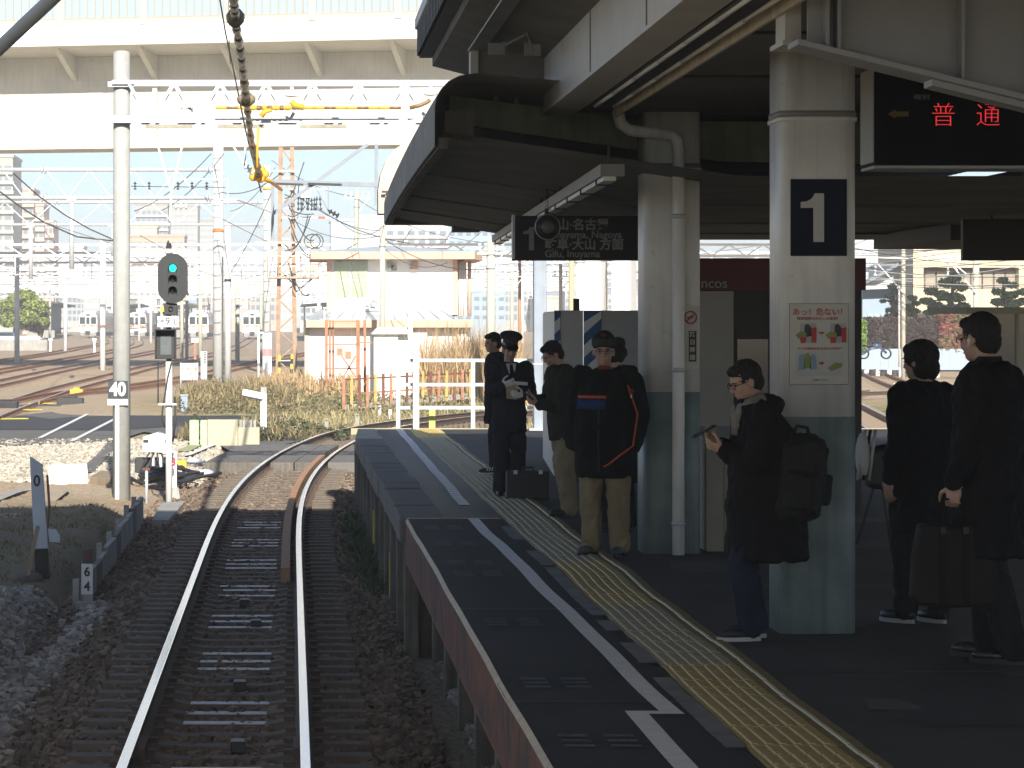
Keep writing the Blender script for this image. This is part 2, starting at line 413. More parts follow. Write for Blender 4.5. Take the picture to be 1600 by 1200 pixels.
# ================================================================ main track
def rail_profile(): return [(-.06, -.153), (.06, -.153), (.06, -.14), (.012, -.125), (.012, -.04), (.0325, -.03), (.0325, -.003), (.027, 0), (-.027, 0), (-.0325, -.003), (-.0325, -.03), (-.012, -.04), (-.012, -.125), (-.06, -.14)]
def sweep(mb, pts, prof, mat_of=None, cap=True):
    n = len(prof); base = len(mb.v)
    for i, p in enumerate(pts):
        d = Vector(pts[min(i + 1, len(pts) - 1)]) - Vector(pts[max(i - 1, 0)]); d.z = 0; d.normalize()
        r = Vector((d.y, -d.x, 0))
        for (u, v) in prof: mb.v.append(tuple(Vector(p) + r * u + Vector((0, 0, v))))
    for i in range(len(pts) - 1):
        for j in range(n):
            mb.f.append([base + i*n + j, base + i*n + (j+1) % n, base + (i+1)*n + (j+1) % n, base + (i+1)*n + j])
            mb.m.append(mat_of(j) if mat_of else 0); mb.sm.append(False)
    if cap:
        for i in (0, len(pts) - 1): mb.f.append([base + i*n + j for j in range(n)]); mb.m.append(mat_of(0) if mat_of else 0); mb.sm.append(False)
    return mb
def line_pts(fx, y0, y1, step=1.0, z=0.0):
    yy = np.arange(y0, y1 + 1e-6, step); return [(float(fx(t)), float(t), z) for t in yy]
def offset_pts(pts, off):
    out = []
    for i, p in enumerate(pts):
        d = Vector(pts[min(i + 1, len(pts) - 1)]) - Vector(pts[max(i - 1, 0)]); d.z = 0; d.normalize()
        out.append((p[0] + d.y * off, p[1] - d.x * off, p[2]))
    return out
track = bpy.data.objects.new('main_track', None); COL.objects.link(track); tag(track, kind='structure')
ORG[track.name] = Vector((0, 0, 0))
center = line_pts(cx, 8, 118, 1.0)
for off in (-.566, .566):
    sweep(MB(), offset_pts(center, off), rail_profile(), lambda j: 0 if j in (6, 7, 8) else 1).build('running_rail', [m_rail, m_railside], track)
# check rail inside the right-hand rail, rusty
cen2 = line_pts(cx, 33.7, 62, 1.0)
sweep(MB(), offset_pts(cen2, .566 - .155), [(-.05, -.15), (.05, -.15), (.05, .02), (-.05, .02)]).build('check_rail', m_rustlight, track)
sl = MB()
sl.add([(-1.02,-.12,-.30),(1.02,-.12,-.30),(1.02,.12,-.30),(-1.02,.12,-.30),(-1.02,-.09,-.158),(-.42,-.09,-.158),(-.30,-.09,-.178),(.30,-.09,-.178),(.42,-.09,-.158),(1.02,-.09,-.158),(1.02,.09,-.158),(.42,.09,-.158),(.30,.09,-.178),(-.30,.09,-.178),(-.42,.09,-.158),(-1.02,.09,-.158)],
       [(0,1,9,8,7,6,5,4),(2,3,15,14,13,12,11,10),(0,4,15,3),(1,2,10,9),(4,5,14,15),(5,6,13,14),(8,9,10,11),(7,8,11,12)], 0)
sl.add([(-.30,-.09,-.178),(.30,-.09,-.178),(.30,.09,-.178),(-.30,.09,-.178)], [(0,1,2,3)], 1)
for s_ in (-1, 1):
    for d in (-.1, .1): sl.box(s_*.566 + d - .035, s_*.566 + d + .035, -.05, .05, -.158, -.125, 2)
me_sl = sl.mesh('sleeper', mats=[m_sleeper, m_sleeper, m_railside])
sl.m = [m if m != 1 else 3 for m in sl.m]
me_sl_p = sl.mesh('sleeper', mats=[m_sleeper, m_sleeper_pale, m_railside, m_sleeper_pale])
t = 12.0; k = 0
while t < 96:
    o = bpy.data.objects.new('sleeper', me_sl_p if (k % 6 in (0, 1, 2) and t < 46) else me_sl); COL.objects.link(o)
    o.parent = track; dY = .5
    o.location = (float(cx(t)) + random.uniform(-.01, .01), t, random.uniform(-.006, .004)); ang = math.atan2(float(cx(t + dY) - cx(t - dY)), 2 * dY)
    o.rotation_euler = (0, 0, -ang + random.uniform(-.01, .01))
    t += .575 + random.uniform(-.02, .02); k += 1
# rail joints, bond boxes
for (px, py) in ((217, 1148), (470, 1148)):
    c = G(px, py, 0); MB().box(c.x - .05, c.x + .05, c.y - .28, c.y + .28, -.12, -.05).build('fishplate', m_railside, track)
for (px, py) in ((382, 945), (400, 978), (375, 1075), (372, 1170)):
    c = G(px, py, -.17); MB().box(c.x - .05, c.x + .05, c.y - .09, c.y + .09, -.19, -.11).build('cable_bond_box', m_black, track, .01)
# concrete crossing panels between the rails
cp = tag(bpy.data.objects.new('crossing_panels', None), kind='structure'); COL.objects.link(cp); ORG[cp.name] = Vector((0, 0, 0))
for (o0, o1) in ((-1.75, -.64), (-.47, -.02), (0.0, .34), (.64, 1.5)):
    for r in range(6):
        y0 = 59.2 + r * 1.42
        c0, c1 = float(cx(y0)), float(cx(y0 + 1.38))
        MB().add([(c0+o0, y0, -.30), (c0+o1, y0, -.30), (c1+o1, y0+1.38, -.30), (c1+o0, y0+1.38, -.30), (c0+o0, y0, -.02), (c0+o1, y0, -.02), (c1+o1, y0+1.38, -.02), (c1+o0, y0+1.38, -.02)],
                 [(0,3,2,1),(4,5,6,7),(0,1,5,4),(1,2,6,5),(2,3,7,6),(3,0,4,7)]).build('concrete_panel', m_conc_old if (r + int(o0 * 7)) % 3 == 0 else m_coping, cp, .015)
# ================================================================ staff crossing and paths on the left
def sheet(name, pts, m, z, thick=0.0):
    mb = MB(); mb.add([(p[0], p[1], z) for p in pts], [tuple(range(len(pts)))]); o = mb.build(name, m); return tag(o, kind='structure')
zL = -.20
pa = [G(x, y, zL) for x, y in ((-60, 702), (30, 697), (180, 690), (225, 676), (330, 690), (372, 712), (470, 690), (470, 676), (300, 668), (210, 652), (100, 642), (-60, 660))]
sheet('staff_crossing_asphalt', pa, m_asphalt2, zL + .02)
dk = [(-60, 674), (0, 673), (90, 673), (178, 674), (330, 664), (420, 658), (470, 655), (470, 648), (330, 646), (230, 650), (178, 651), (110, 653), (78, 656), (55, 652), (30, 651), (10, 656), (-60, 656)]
sheet('painted_shade_band', [G(x, y, zL) for x, y in dk], m_shade_band, zL + .03)  # dark wavy-edged sheet painting a cast shadow band over the crossing
def strip(name, p, q, wpx, z, m):
    a, b = G(*p, z), G(*q, z); d = (b - a).normalized(); r = Vector((d.y, -d.x, 0)) * wpx / 2
    mb = MB().add([a - r, a + r, b + r, b - r], [(0, 1, 2, 3)]); return tag(mb.build(name, m), kind='structure')
strip('crossing_marking', (62, 684), (158, 636), .12, zL + .04, m_line)
strip('crossing_marking', (112, 689), (182, 653), .12, zL + .04, m_line)
strip('crossing_marking', (292, 711), (362, 683), .14, zL + .04, m_line)
strip('crossing_marking', (285, 705), (325, 685), .3, zL + .036, mat('moss_strip', (.36, .37, .2), .9, .2, 6))
# ================================================================ platform
PZ = 0.92
def pz(X, Y):
    X = np.asarray(X, float); Y = np.asarray(Y, float)
    e = 1 - smooth(2.6, 3.4, X)
    return PZ + e * (.0045 * np.sin(Y * 1.13 + .5 * X) + .0035 * np.sin(Y * 2.3 + 1.2) + .004 * np.sin(Y * .55 + 2)) * smooth(10, 14, Y)
platform = tag(bpy.data.objects.new('platform', None), kind='structure'); COL.objects.link(platform); ORG[platform.name] = Vector((0, 0, 0))
PEND = 51.0
def strip_mesh(name, x0, x1, y0, y1, dz, m, dx=.25, dy=.25, thick=0.0, edge=0.0, parent=platform):
    nx_ = max(2, int(round((x1 - x0) / dx)) + 1); ny_ = max(2, int(round((y1 - y0) / dy)) + 1)
    X = np.linspace(x0, x1, nx_); Y = np.linspace(y0, y1, ny_); gx, gy = np.meshgrid(X, Y)
    gxe = gx.copy()
    if edge:
        gxe[:, 0] += edge * np.sin(Y * 3.1) + edge * .7 * np.sin(Y * 7.7 + 1); gxe[:, -1] += edge * np.sin(Y * 2.7 + 2) + edge * .7 * np.sin(Y * 8.3)
    z = pz(gx, gy) + dz
    V = np.stack([gxe.ravel(), gy.ravel(), z.ravel()], 1)
    i, j = np.meshgrid(np.arange(nx_ - 1), np.arange(ny_ - 1)); a = (j * nx_ + i).ravel()
    return from_arrays(name, V, np.stack([a, a+1, a+1+nx_, a+nx_], 1), m, parent, True)
# body: deck, then the wall and steel edge
strip_mesh('asphalt_surface', 1.5, 11.0, 2, PEND - .05, 0, m_asphalt, .3, .25)
strip_mesh('new_asphalt_strip', 1.36, 1.98, 27.98, PEND - .1, .004, mat('patched_asphalt', (.052, .055, .06), .6, .15, 3, .3, bscale=200), .2, .25, edge=.015)
# coping stones at the old edge beyond the steel extension
y = 27.95; k = 0
while y < PEND - .3:
    L_ = min(random.uniform(.92, 1.05), PEND - y)
    zc = float(pz(1.2, y + .5)) + random.uniform(-.006, .012)
    x0 = .985 + random.uniform(-.012, .012) + .12 * float(smooth(46, 51, y))
    MB().box(x0, 1.40 + random.uniform(-.01, .02), y + .006, y + L_ - .006, zc - .22, zc + .008).build('coping_stone', m_coping if y < 46.5 else mat('coping_pale', (.34, .33, .28), .85, .1, 4, .2), platform, .02)  # paler stones towards the platform end
    y += L_; k += 1
# wall below: concrete posts and boards
wm = mat('platform_wall', (.10, .088, .07), .95, .3, 2, .6, col2=(.055, .048, .04), streak=.5)
y = 28.0; k = 0
while y < PEND:
    MB().box(1.14 + (k % 3) * .012, 1.5, y, y + .985, -.5, PZ - .2).build('wall_board', wm, platform, .008)
    if k % 2 == 0: MB().box(1.03, 1.16, y - .08, y + .08, -.5, PZ - .2).build('wall_post', m_conc_old, platform, .01)
    y += 1.0; k += 1
MB().box(1.4, 11, PEND - .05, PEND, -.5, PZ - .012).build('end_wall', m_conc, platform)
MB().box(.99, 11, PEND - .02, PEND + .12, PZ - .10, PZ + .01).build('end_kerb', mat('end_kerb_stone', (.42, .36, .24), .85, .1, 4, .2), platform, .01)
# steel extension over the track side: black sheet on a rusty channel
strip_mesh('black_rubber_sheet', 1.055, 1.90, 2, 27.9, .012, m_rubber, .2, .25)
edgem = mat('worn_steel_edge', (.42, .34, .22), .6, .25, 9, .1)
def edge_profile():
    mb = MB()
    yy = np.arange(2, 27.91, .5); yy[-1] = 27.9
    for i in range(len(yy) - 1):
        z0, z1 = float(pz(1.05, yy[i])), float(pz(1.05, yy[i+1]))
        mb.add([(1.035, yy[i], z0-.01), (1.058, yy[i], z0+.016), (1.058, yy[i+1], z1+.016), (1.035, yy[i+1], z1-.01)], [(0,1,2,3)])
    return mb
edge_profile().build('edge_angle', edgem, platform)
MB().box(1.05, 1.90, 27.88, 27.93, PZ - .02, PZ + .02).build('edge_angle', edgem, platform)
MB().box(1.04, 1.075, 2, 27.9, PZ - .36, PZ - .012).build('rusty_fascia', mat('fascia_rust', (.17, .062, .038), .85, .3, 3, .3, col2=(.045, .035, .03), thresh=(.42, .62)), platform)
MB().box(1.04, 1.14, 2, 27.9, PZ - .385, PZ - .36).build('fascia_flange', m_rust, platform)
for yy in np.arange(12.5, 28.4, 2.1):
    MB().box(1.25, 1.42, yy - .09, yy + .09, -.5, PZ - .03).build('support_post', m_conc_old, platform, .01)
    MB().box(1.06, 1.5, yy - .05, yy + .05, PZ - .3, PZ - .2).build('support_bracket', m_rust, platform)
MB().box(2.05, 2.2, 2, 28, -.5, PZ - .02).build('inner_wall', wm, platform)
MB().box(1.2, 11, 2, 3, -.4, PZ - .02).build('back_fill', wm, platform)
# white line of painted lengths, with the sideways jog
def wl(fx, y0, y1, nm='white_line'):
    yy = np.arange(y0, y1 + .01, .2); mbw = MB()
    for q in yy: X = fx(float(q)); z_ = float(pz(X, q)) + .017; mbw.v += [(X - .05, float(q), z_), (X + .05, float(q), z_)]
    for k in range(len(yy) - 1): mbw.f.append([2*k, 2*k+1, 2*k+3, 2*k+2]); mbw.m.append(0); mbw.sm.append(True)
    return mbw.build(nm, m_line, platform)
wl(lambda q: 1.595 + .004 * math.sin(q * 1.3), 4.12, 14.12)
wl(lambda q: float(np.interp(q, [14.3, 17.2, 20.5, 24, 27.9], [1.755, 1.725, 1.70, 1.675, 1.652])) + .004 * math.sin(q * 1.1), 14.24, 27.85)
zz = float(pz(1.7, 14.2)) + .017; MB().add([(1.545, 14.125, zz), (1.81, 14.125, zz), (1.805, 14.235, zz), (1.545, 14.235, zz)], [(0, 1, 2, 3)]).build('white_line_jog', m_line, platform)
y = 30.0
while y < 50.6:
    strip_mesh('line_dash', 1.69 + .004 * (y - 30) - .05, 1.69 + .004 * (y - 30) + .06, y, y + .30, .012, m_line, .12, .15); y += .335
# pale patches next to the line (old adhesive)
mp_ = mat('pale_patch', (.17, .165, .16), .8, .25, 5, .1)
for (y0, y1) in ((13.0, 15.6), (17.9, 18.5), (18.8, 22.3), (22.5, 24.0), (25.3, 26.9), (16.2, 17.2)):
    strip_mesh('pale_patch', 1.835, 1.93, y0, y1, .016, mp_, .1, .2, edge=.003)
# faded stencilled marks on the black sheet
mf = mat('faded_stencil', (.03, .034, .038), .7, .3, 14, .0, col2=(.075, .088, .10), thresh=(.42, .56))
for yy in (13.0, 15.2, 18.2, 21.6, 22.6, 24.6, 26.6):
    for xx in (1.16, 1.36):
        for q in range(3): strip_mesh('faded_stencil_mark', xx, xx + .13, yy + q * .16, yy + q * .16 + .09, .016, mf, .13, .09)
for (x0, x1, yy) in ((1.9, 11, 15.9), (2.5, 11, 21.0), (2.5, 11, 26.4), (1.06, 1.9, 14.6), (1.06, 1.9, 19.2)): strip_mesh('surface_joint', x0, x1, yy, yy + .025, .0165 if x0 < 1.5 else .003, m_black, .3, .02)
for k in range(26):
    xx, yy = random.uniform(2.6, 5.5), random.uniform(12, 34); strip_mesh('surface_stain', xx, xx + random.uniform(.15, .7), yy, yy + random.uniform(.2, 1.2), .002 + .0001 * k, mat('asphalt_stain%d' % (k % 3), ((.07, .066, .06), (.024, .023, .023), (.055, .05, .046))[k % 3], .8, .3, 3, .2), .12, .12, edge=.03)
# tactile paving: blocks .3 m with long bars, inner strip with one bar
def tact(mats):
    mb = MB(); mb.box(0, .385, 0, .296, -.02, .006, 0)
    for i in range(6):
        x = .035 + i * .062
        mb.prism([(x-.016, .006), (x+.016, .006), (x+.010, .0125), (x-.010, .0125)], 'y', .008, .288, 0)
    return mb.mesh('tactile_block', mats=mats)
def tact_in(mats):
    mb = MB(); mb.box(.388, .50, 0, .296, -.02, .006, 0)
    mb.prism([(.425, .006), (.45, .006), (.445, .0125), (.43, .0125)], 'y', .003, .293, 1)
    return mb.mesh('tactile_block', mats=mats)
m_tl = mat('tactile_bar_worn', (.62, .55, .35), .6, .1, 9)
TV = {k: (tact([m]), tact_in([mi, m_tl])) for k, m, mi in (('y', m_tact_y, mat('tactile_inner', (.20, .15, .05), .7, .2, 10)), ('d', m_tact_d, MATS['tactile_inner']), ('b', m_tact_b, m_tact_b))}
y = 11.0
while y < 50.4:
    kind = 'y' if (y < 16 or 19.4 < y < 22.9) else ('b' if y > 46.8 else 'd')
    for q in (0, 1):
        o = bpy.data.objects.new('tactile_block', TV[kind][q]); COL.objects.link(o); o.parent = platform
        jx = .005 * math.sin(y * .9) + random.uniform(-.003, .003)
        o.location = (1.945 + jx, y, float(pz(2.2, y + .15)) + .006 + random.uniform(-.002, .002))
        o.rotation_euler = (math.atan2(float(pz(2.2, y + .3) - pz(2.2, y)), .3), 0, random.uniform(-.006, .006))
    y += .30
# yellow stakes along the wall
for (px, y0, y1, X) in ((613, 862, 920, 1.08), (586, 797, 838, 1.07), (646, 900, 938, 1.2)):
    s = (px - VX) / X; Yp = F / s
    lab = {613: 'yellow marker stake by the platform wall, larger and nearer to the steel edge', 586: 'yellow marker stake farther along the platform wall beside green weeds', 646: 'thin yellow strip half hidden below the rusty platform edge'}[px]
    w_ = {613: .035, 586: .03, 646: .012}[px]
    z0, z1 = HC - (y1 - VY) / s, HC - (y0 - VY) / s
    sk = thing('marker_stake', lab, 'stake', (X, Yp, z0), 'yellow stakes by the platform wall')
    MB().box(X - w_, X + w_, Yp - .02, Yp + .02, z0 - .1, z1).build('stake', m_yellow, sk, .004)
    MB().box(X - w_ * .6, X + w_ * .6, Yp - .024, Yp - .02, z1 - .09, z1 - .03).build('reflector', mat('reflector', (.5, .3, .02), .3, .1, 5), sk)

# ================================================================ columns
def rrect(x0, x1, y0, y1, r, n=5):
    pts = []
    for cx_, cy_, a0 in ((x1-r, y0+r, -90), (x1-r, y1-r, 0), (x0+r, y1-r, 90), (x0+r, y0+r, 180)):
        for i in range(n + 1):
            a = R(a0 + 90 * i / n); pts.append((cx_ + r*math.cos(a), cy_ + r*math.sin(a)))
    return pts
def column(X, Yf, label, ztop):
    Wd, D = .445, .50
    c = thing('platform_column', label, 'column', (X + Wd/2, Yf + D/2, PZ), 'white and teal platform columns')
    MB().prism(rrect(X, X+Wd, Yf, Yf+D, .085), 'z', 2.18, ztop, 0, True).build('shaft', m_colwhite, c)
    MB().prism(rrect(X-.002, X+Wd+.002, Yf-.002, Yf+D+.002, .085), 'z', PZ - .03, 2.18, 0, True).build('painted_base', m_colteal, c)
    MB().prism(rrect(X-.012, X+Wd+.012, Yf-.012, Yf+D+.012, .09), 'z', 3.90, 3.925, 0, True).build('collar_lip', m_colwhite, c)
    MB().prism(rrect(X-.006, X+Wd+.006, Yf-.006, Yf+D+.006, .088), 'z', 3.925, 3.96, 0, True).build('collar_band', m_beamgrey, c)
    return c
col1 = column(2.845, 17.85, 'white and teal column carrying the number 1 sign', 4.40)
col2 = column(2.745, 23.9, 'white and teal column with a downpipe, behind the phone user', 4.36)
# downpipe on column 2: from gutter, across, then down
dp = MB(); pY = 23.8; sP = F / pY
def pp(x, y): q = P(x, y, pY); return (q.x, q.y, q.z)
pts = [pp(966, 150), pp(966, 178), pp(970, 194), pp(984, 204), pp(1030, 209), pp(1050, 212), pp(1058, 220), pp(1060, 236), pp(1060, 400), pp(1060, 700), (pp(1060, 868)[0], pY, PZ - .02)]
dp.tube(pts, .047, 14)
pipe = thing('downpipe', 'grey rainwater downpipe bending over and running down the column', 'pipe', (pts[-1][0], pY, PZ))
dp.build('pipe', m_colwhite, pipe)
for yy in (338, 578, 818):
    q = pp(1060, yy); MB().cyl((q[0], pY, q[2]-.018), (q[0], pY, q[2]+.018), .053, n=14).build('clamp', m_galv, pipe)
    MB().box(q[0]-.012, q[0]+.012, pY, 23.91, q[2]-.012, q[2]+.012).build('clamp_stud', m_dark, pipe)
# ================================================================ roof steel over the near platform, and an unseen hall added for its shade
hall = thing('roof_and_shade_hall', 'grey steel roof beams over the platform, with an unseen station hall added for its shade', 'building', (2, 10, PZ))
MB().box(-8.5, 9.5, 6, 20, 6.2, 14.3).build('unseen_shade_block', m_whitewall, hall)  # unseen block; size and white walls tuned for shade and bounce
for X in (-8, 9):
    for Yp in (8, 18): MB().box(X - .3, X + .3, Yp - .3, Yp + .3, -.4, 6.2).build('unseen_pillar', m_conc, hall, .02)
MB().box(1.97, 1.985, 2, 24.0, 4.36, 4.86).box(1.95, 2.20, 2, 24.02, 4.335, 4.36).box(1.95, 2.12, 2, 24.02, 4.86, 4.88).build('longitudinal_girder', m_girder, hall)
MB().box(1.985, 2.17, 23.96, 24.0, 4.36, 4.86).build('girder_end_plate', m_girder, hall)
for yy in (20.2, 17.0, 13.8): MB().box(1.962, 1.97, yy, yy + .012, 4.36, 4.86).build('girder_seam', m_beamgrey, hall)
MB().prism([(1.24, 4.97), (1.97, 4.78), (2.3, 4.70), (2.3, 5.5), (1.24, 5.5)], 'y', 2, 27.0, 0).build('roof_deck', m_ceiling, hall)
fas = MB()                                         # corrugated edge cladding
for i in range(2, 109):
    y0 = i * .25
    if y0 + .25 > 27.1: break
    fas.add([(1.10, y0, 5.05), (1.10, y0 + .125, 5.05), (1.125, y0 + .14, 5.05), (1.125, y0 + .25, 5.05), (1.10, y0, 5.30), (1.10, y0 + .125, 5.30), (1.125, y0 + .14, 5.30), (1.125, y0 + .25, 5.30)],
            [(0, 1, 5, 4), (1, 2, 6, 5), (2, 3, 7, 6)])
fas.box(1.13, 1.245, 2, 27.1, 5.05, 5.38)
fas.build('corrugated_fascia', mat('fascia_dark', (.085, .085, .08), .6, .15, 3), hall)
MB().box(1.09, 1.26, 2, 27.12, 5.30, 5.40).build('edge_flashing', m_galv, hall, .01)
ib = MB(); ib.box(1.38, 1.50, 2, 24.0, 4.835, 4.85).box(1.435, 1.447, 2, 24.0, 4.85, 4.99).box(1.38, 1.50, 2, 24.0, 4.99, 5.0)
ib.build('edge_joist', m_beamgrey, hall)
MB().box(1.40, 1.97, 23.94, 24.06, 4.625, 4.83).build('cross_beam', mat('cross_beam_paint', (.19, .185, .17), .6, .15, 2), hall, .006)
MB().box(1.395, 1.455, 23.90, 24.1, 4.62, 4.835).build('beam_stiffener', m_girder, hall)
for (a, b) in (((775, 78), (890, 18)), ((815, 10), (832, 82)), ((812, 14), (918, 22)), ((735, -40), (815, 12))):
    p, q = P(*a, 23.0), P(*b, 22.0); MB().cyl(p, q, .011, n=8).build('brace_rod', m_beamgrey, hall)
for c in ((815, 12), (886, 20), (832, 80), (776, 78)):
    p = P(*c, 22.6); MB().box(p.x - .06, p.x + .06, p.y - .01, p.y + .01, p.z - .035, p.z + .05).build('gusset_plate', m_beamgrey, hall)
for c in ((790, 68), (826, 66)):
    p = P(*c, 22.9); MB().sphere(p, (.035, .025, .02), 10, 6).build('turnbuckle', m_beamgrey, hall)
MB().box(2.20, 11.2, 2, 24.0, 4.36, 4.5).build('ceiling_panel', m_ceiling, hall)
for yy in (5, 8, 11, 14.1, 17.2, 20.3): MB().box(2.52, 11, yy, yy + .05, 4.345, 4.36).build('ceiling_joint', m_dark, hall)
# unlit lamp trough along the girder
lt = thing('lamp_trough', 'long unlit fluorescent lamp trough beneath the ceiling beside the grey girder', 'lamp', (2.35, 17, 4.3))
MB().box(2.22, 2.37, 12, 22.6, 4.32, 4.358).build('housing', m_dark, lt)
for X in (2.225, 2.365):
    for k in range(8): MB().cyl((X, 12.1 + k * 1.31, 4.305), (X, 13.33 + k * 1.31, 4.305), .013, n=8).build('tube', m_white, lt)
MB().prism([(2.43, 4.357), (2.435, 4.27), (2.455, 4.27), (2.53, 4.357)], 'y', 11.5, 23.2).build('reflector_strip', mat('cream_reflector', (.55, .47, .34), .45, .25, 1.5, stretch=(1, 3, 1)), lt)
# haunched cross beam at the top right
hb = thing('haunched_beam', 'grey steel plate beam with stiffeners and sloping bottom flange above the display board', 'beam', (3.0, 15, 4.1))
def hz(X): return 4.105 - (X - 2.45) * .245
MB().prism([(2.52, hz(2.52)), (6.5, hz(6.5)), (6.5, 4.34), (2.52, 4.34)], 'y', 14.99, 15.01).build('web', mat('beam_bluegrey', (.34, .35, .36), .55, .08, 2), hb)
MB().prism([(2.45, hz(2.45) - .03), (6.5, hz(6.5) - .03), (6.5, hz(6.5)), (2.45, hz(2.45))], 'y', 14.84, 15.16).build('bottom_flange', MATS['beam_bluegrey'], hb, .004)
MB().box(2.45, 6.5, 14.86, 15.14, 4.34, 4.358).build('top_flange', MATS['beam_bluegrey'], hb)
MB().prism([(3.11, hz(3.11) - .062), (6.5, hz(6.5) - .062), (6.5, hz(6.5) - .031), (3.11, hz(3.11) - .031)], 'y', 14.9, 15.1).build('cover_plate', MATS['beam_bluegrey'], hb)
for X in (2.60, 2.655, 3.255, 3.62, 4.2): MB().box(X - .008, X + .008, 14.88, 15.12, hz(X), 4.34).build('stiffener', MATS['beam_bluegrey'], hb)
MB().box(2.46, 2.54, 15.3, 15.6, 4.13, 4.345).box(2.44, 2.56, 15.25, 15.65, 4.11, 4.135).build('end_bracket', m_girder, hb)

# ================================================================ old platform canopy beyond column 2
can = thing('platform_canopy', 'old dark platform canopy with rounded corrugated edge and sloping underside', 'canopy', (3, 30, 4))
def edge_x(Y): return 1.05 + .19 * ((Y - 22.5) / 18.5) ** 1.6
def cz(X): return 4.10 - .15 * (X - 1.3) if X < 3.3 else 3.80
prof = [(0, 4.016), (0, 4.29), (.012, 4.36), (.045, 4.43), (.10, 4.49), (.18, 4.53), (.30, 4.55), (2.0, 4.40), (6.0, 4.3)]
ysr = []; y = 22.5
while y < 41.01: ysr += [y, y + .06]; y += .12
mb = MB(); npf = len(prof)
for i, y in enumerate(ysr):
    rib = 0.0 if (i // 2) % 2 == 0 else .012
    for (dx, z) in prof: mb.v.append((edge_x(min(max(y, 22.5), 41)) + dx + rib, y, z))
for i in range(len(ysr) - 1):
    for j in range(npf - 1):
        mb.f.append([i*npf+j, (i+1)*npf+j, (i+1)*npf+j+1, i*npf+j+1]); mb.m.append(0); mb.sm.append(False)
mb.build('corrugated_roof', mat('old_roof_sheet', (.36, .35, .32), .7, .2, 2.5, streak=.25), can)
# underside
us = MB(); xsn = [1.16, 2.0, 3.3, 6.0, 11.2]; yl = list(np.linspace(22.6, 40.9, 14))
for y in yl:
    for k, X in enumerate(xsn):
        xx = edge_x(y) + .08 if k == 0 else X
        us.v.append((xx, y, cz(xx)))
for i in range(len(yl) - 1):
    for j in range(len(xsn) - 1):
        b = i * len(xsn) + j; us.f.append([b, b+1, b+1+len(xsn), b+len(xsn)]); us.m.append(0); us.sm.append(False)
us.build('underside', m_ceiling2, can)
# bottom lip: toothed edge of the sheet and timber batten behind it
bt = MB(); bpts = [(edge_x(y) + .05, y, 4.03) for y in np.linspace(22.55, 40.9, 24)]
sweep(bt, bpts, [(-.02, -.03), (.05, -.03), (.05, .05), (-.02, .05)]).build('edge_batten', m_conc_old, can)
for y in (28.5, 33.5, 37.5):
    pl = MB().prism([(edge_x(y) + .1, cz(edge_x(y) + .1) - .02), (3.3, cz(3.3) - .02), (9, 3.78), (9, 3.80), (3.3, 3.80), (edge_x(y) + .1, cz(edge_x(y) + .1))], 'y', y, y + .05)
    pl.build('purlin', m_ceiling, can)
# mossy cross beam at column 2
MB().prism([(1.255, 4.31), (2.80, 4.085), (3.4, 4.0), (6, 3.95), (6, 4.3), (2.80, 4.33), (1.255, 4.53)], 'y', 24.45, 24.62).build('mossy_cross_beam', m_green_old, can, .01)
for X in (1.62, 1.78): MB().box(X, X + .035, 24.5, 24.56, 4.45, 4.75).build('hanger_strap', m_green_old, can)
MB().box(1.16, 1.38, 23.2, 23.3, 4.05, 4.32).build('edge_bracket', m_conc_old, can)
MB().box(2.14, 2.5, 40.6, 41.0, 3.90, 4.02).build('end_panel', m_ceiling, can)
MB().box(1.25, 11.2, 40.9, 41.0, 4.0, 4.25).build('end_fascia', m_ceiling, can)
# rounded concrete end block in the sun
ep = [(1.195, 4.19), (1.195, 4.52), (1.225, 4.72), (1.29, 4.90), (1.40, 5.06), (1.55, 5.17), (1.75, 5.22), (2.6, 5.22), (2.6, 4.19)]
MB().prism(ep, 'y', 42.2, 42.75).build('rounded_end_block', mat('beige_render', (.55, .50, .40), .85, .1, 5, .2, streak=.15), can, .01)
MB().prism([(1.29, 4.25), (1.29, 4.46), (1.37, 4.60), (1.55, 4.66), (2.0, 4.66), (2.0, 4.25)], 'y', 42.15, 42.24).build('end_block_recess', mat('beige_recess', (.62, .56, .40), .85, .1, 5), can)
MB().bar((1.24, 42.1, 4.49), (1.39, 42.1, 4.49), .03, .03).build('rusty_handle', m_rust, can)
MB().box(1.3, 3.6, 41.0, 42.3, 4.26, 4.4).build('end_link', m_ceiling, can)
# right-hand part of the roof, lower soffit
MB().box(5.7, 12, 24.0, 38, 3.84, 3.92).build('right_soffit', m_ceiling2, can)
MB().box(7.3, 8.6, 34, 38.5, 3.62, 3.84).build('soffit_box', m_dark, can)
MB().cyl((6.0, 24.2, 3.77), (9.4, 38, 3.77), .02, n=6).build('conduit', m_galv, can)
MB().cyl((7.1, 24.2, 3.75), (9.8, 34, 3.75), .03, n=6).build('conduit', m_galv, can)
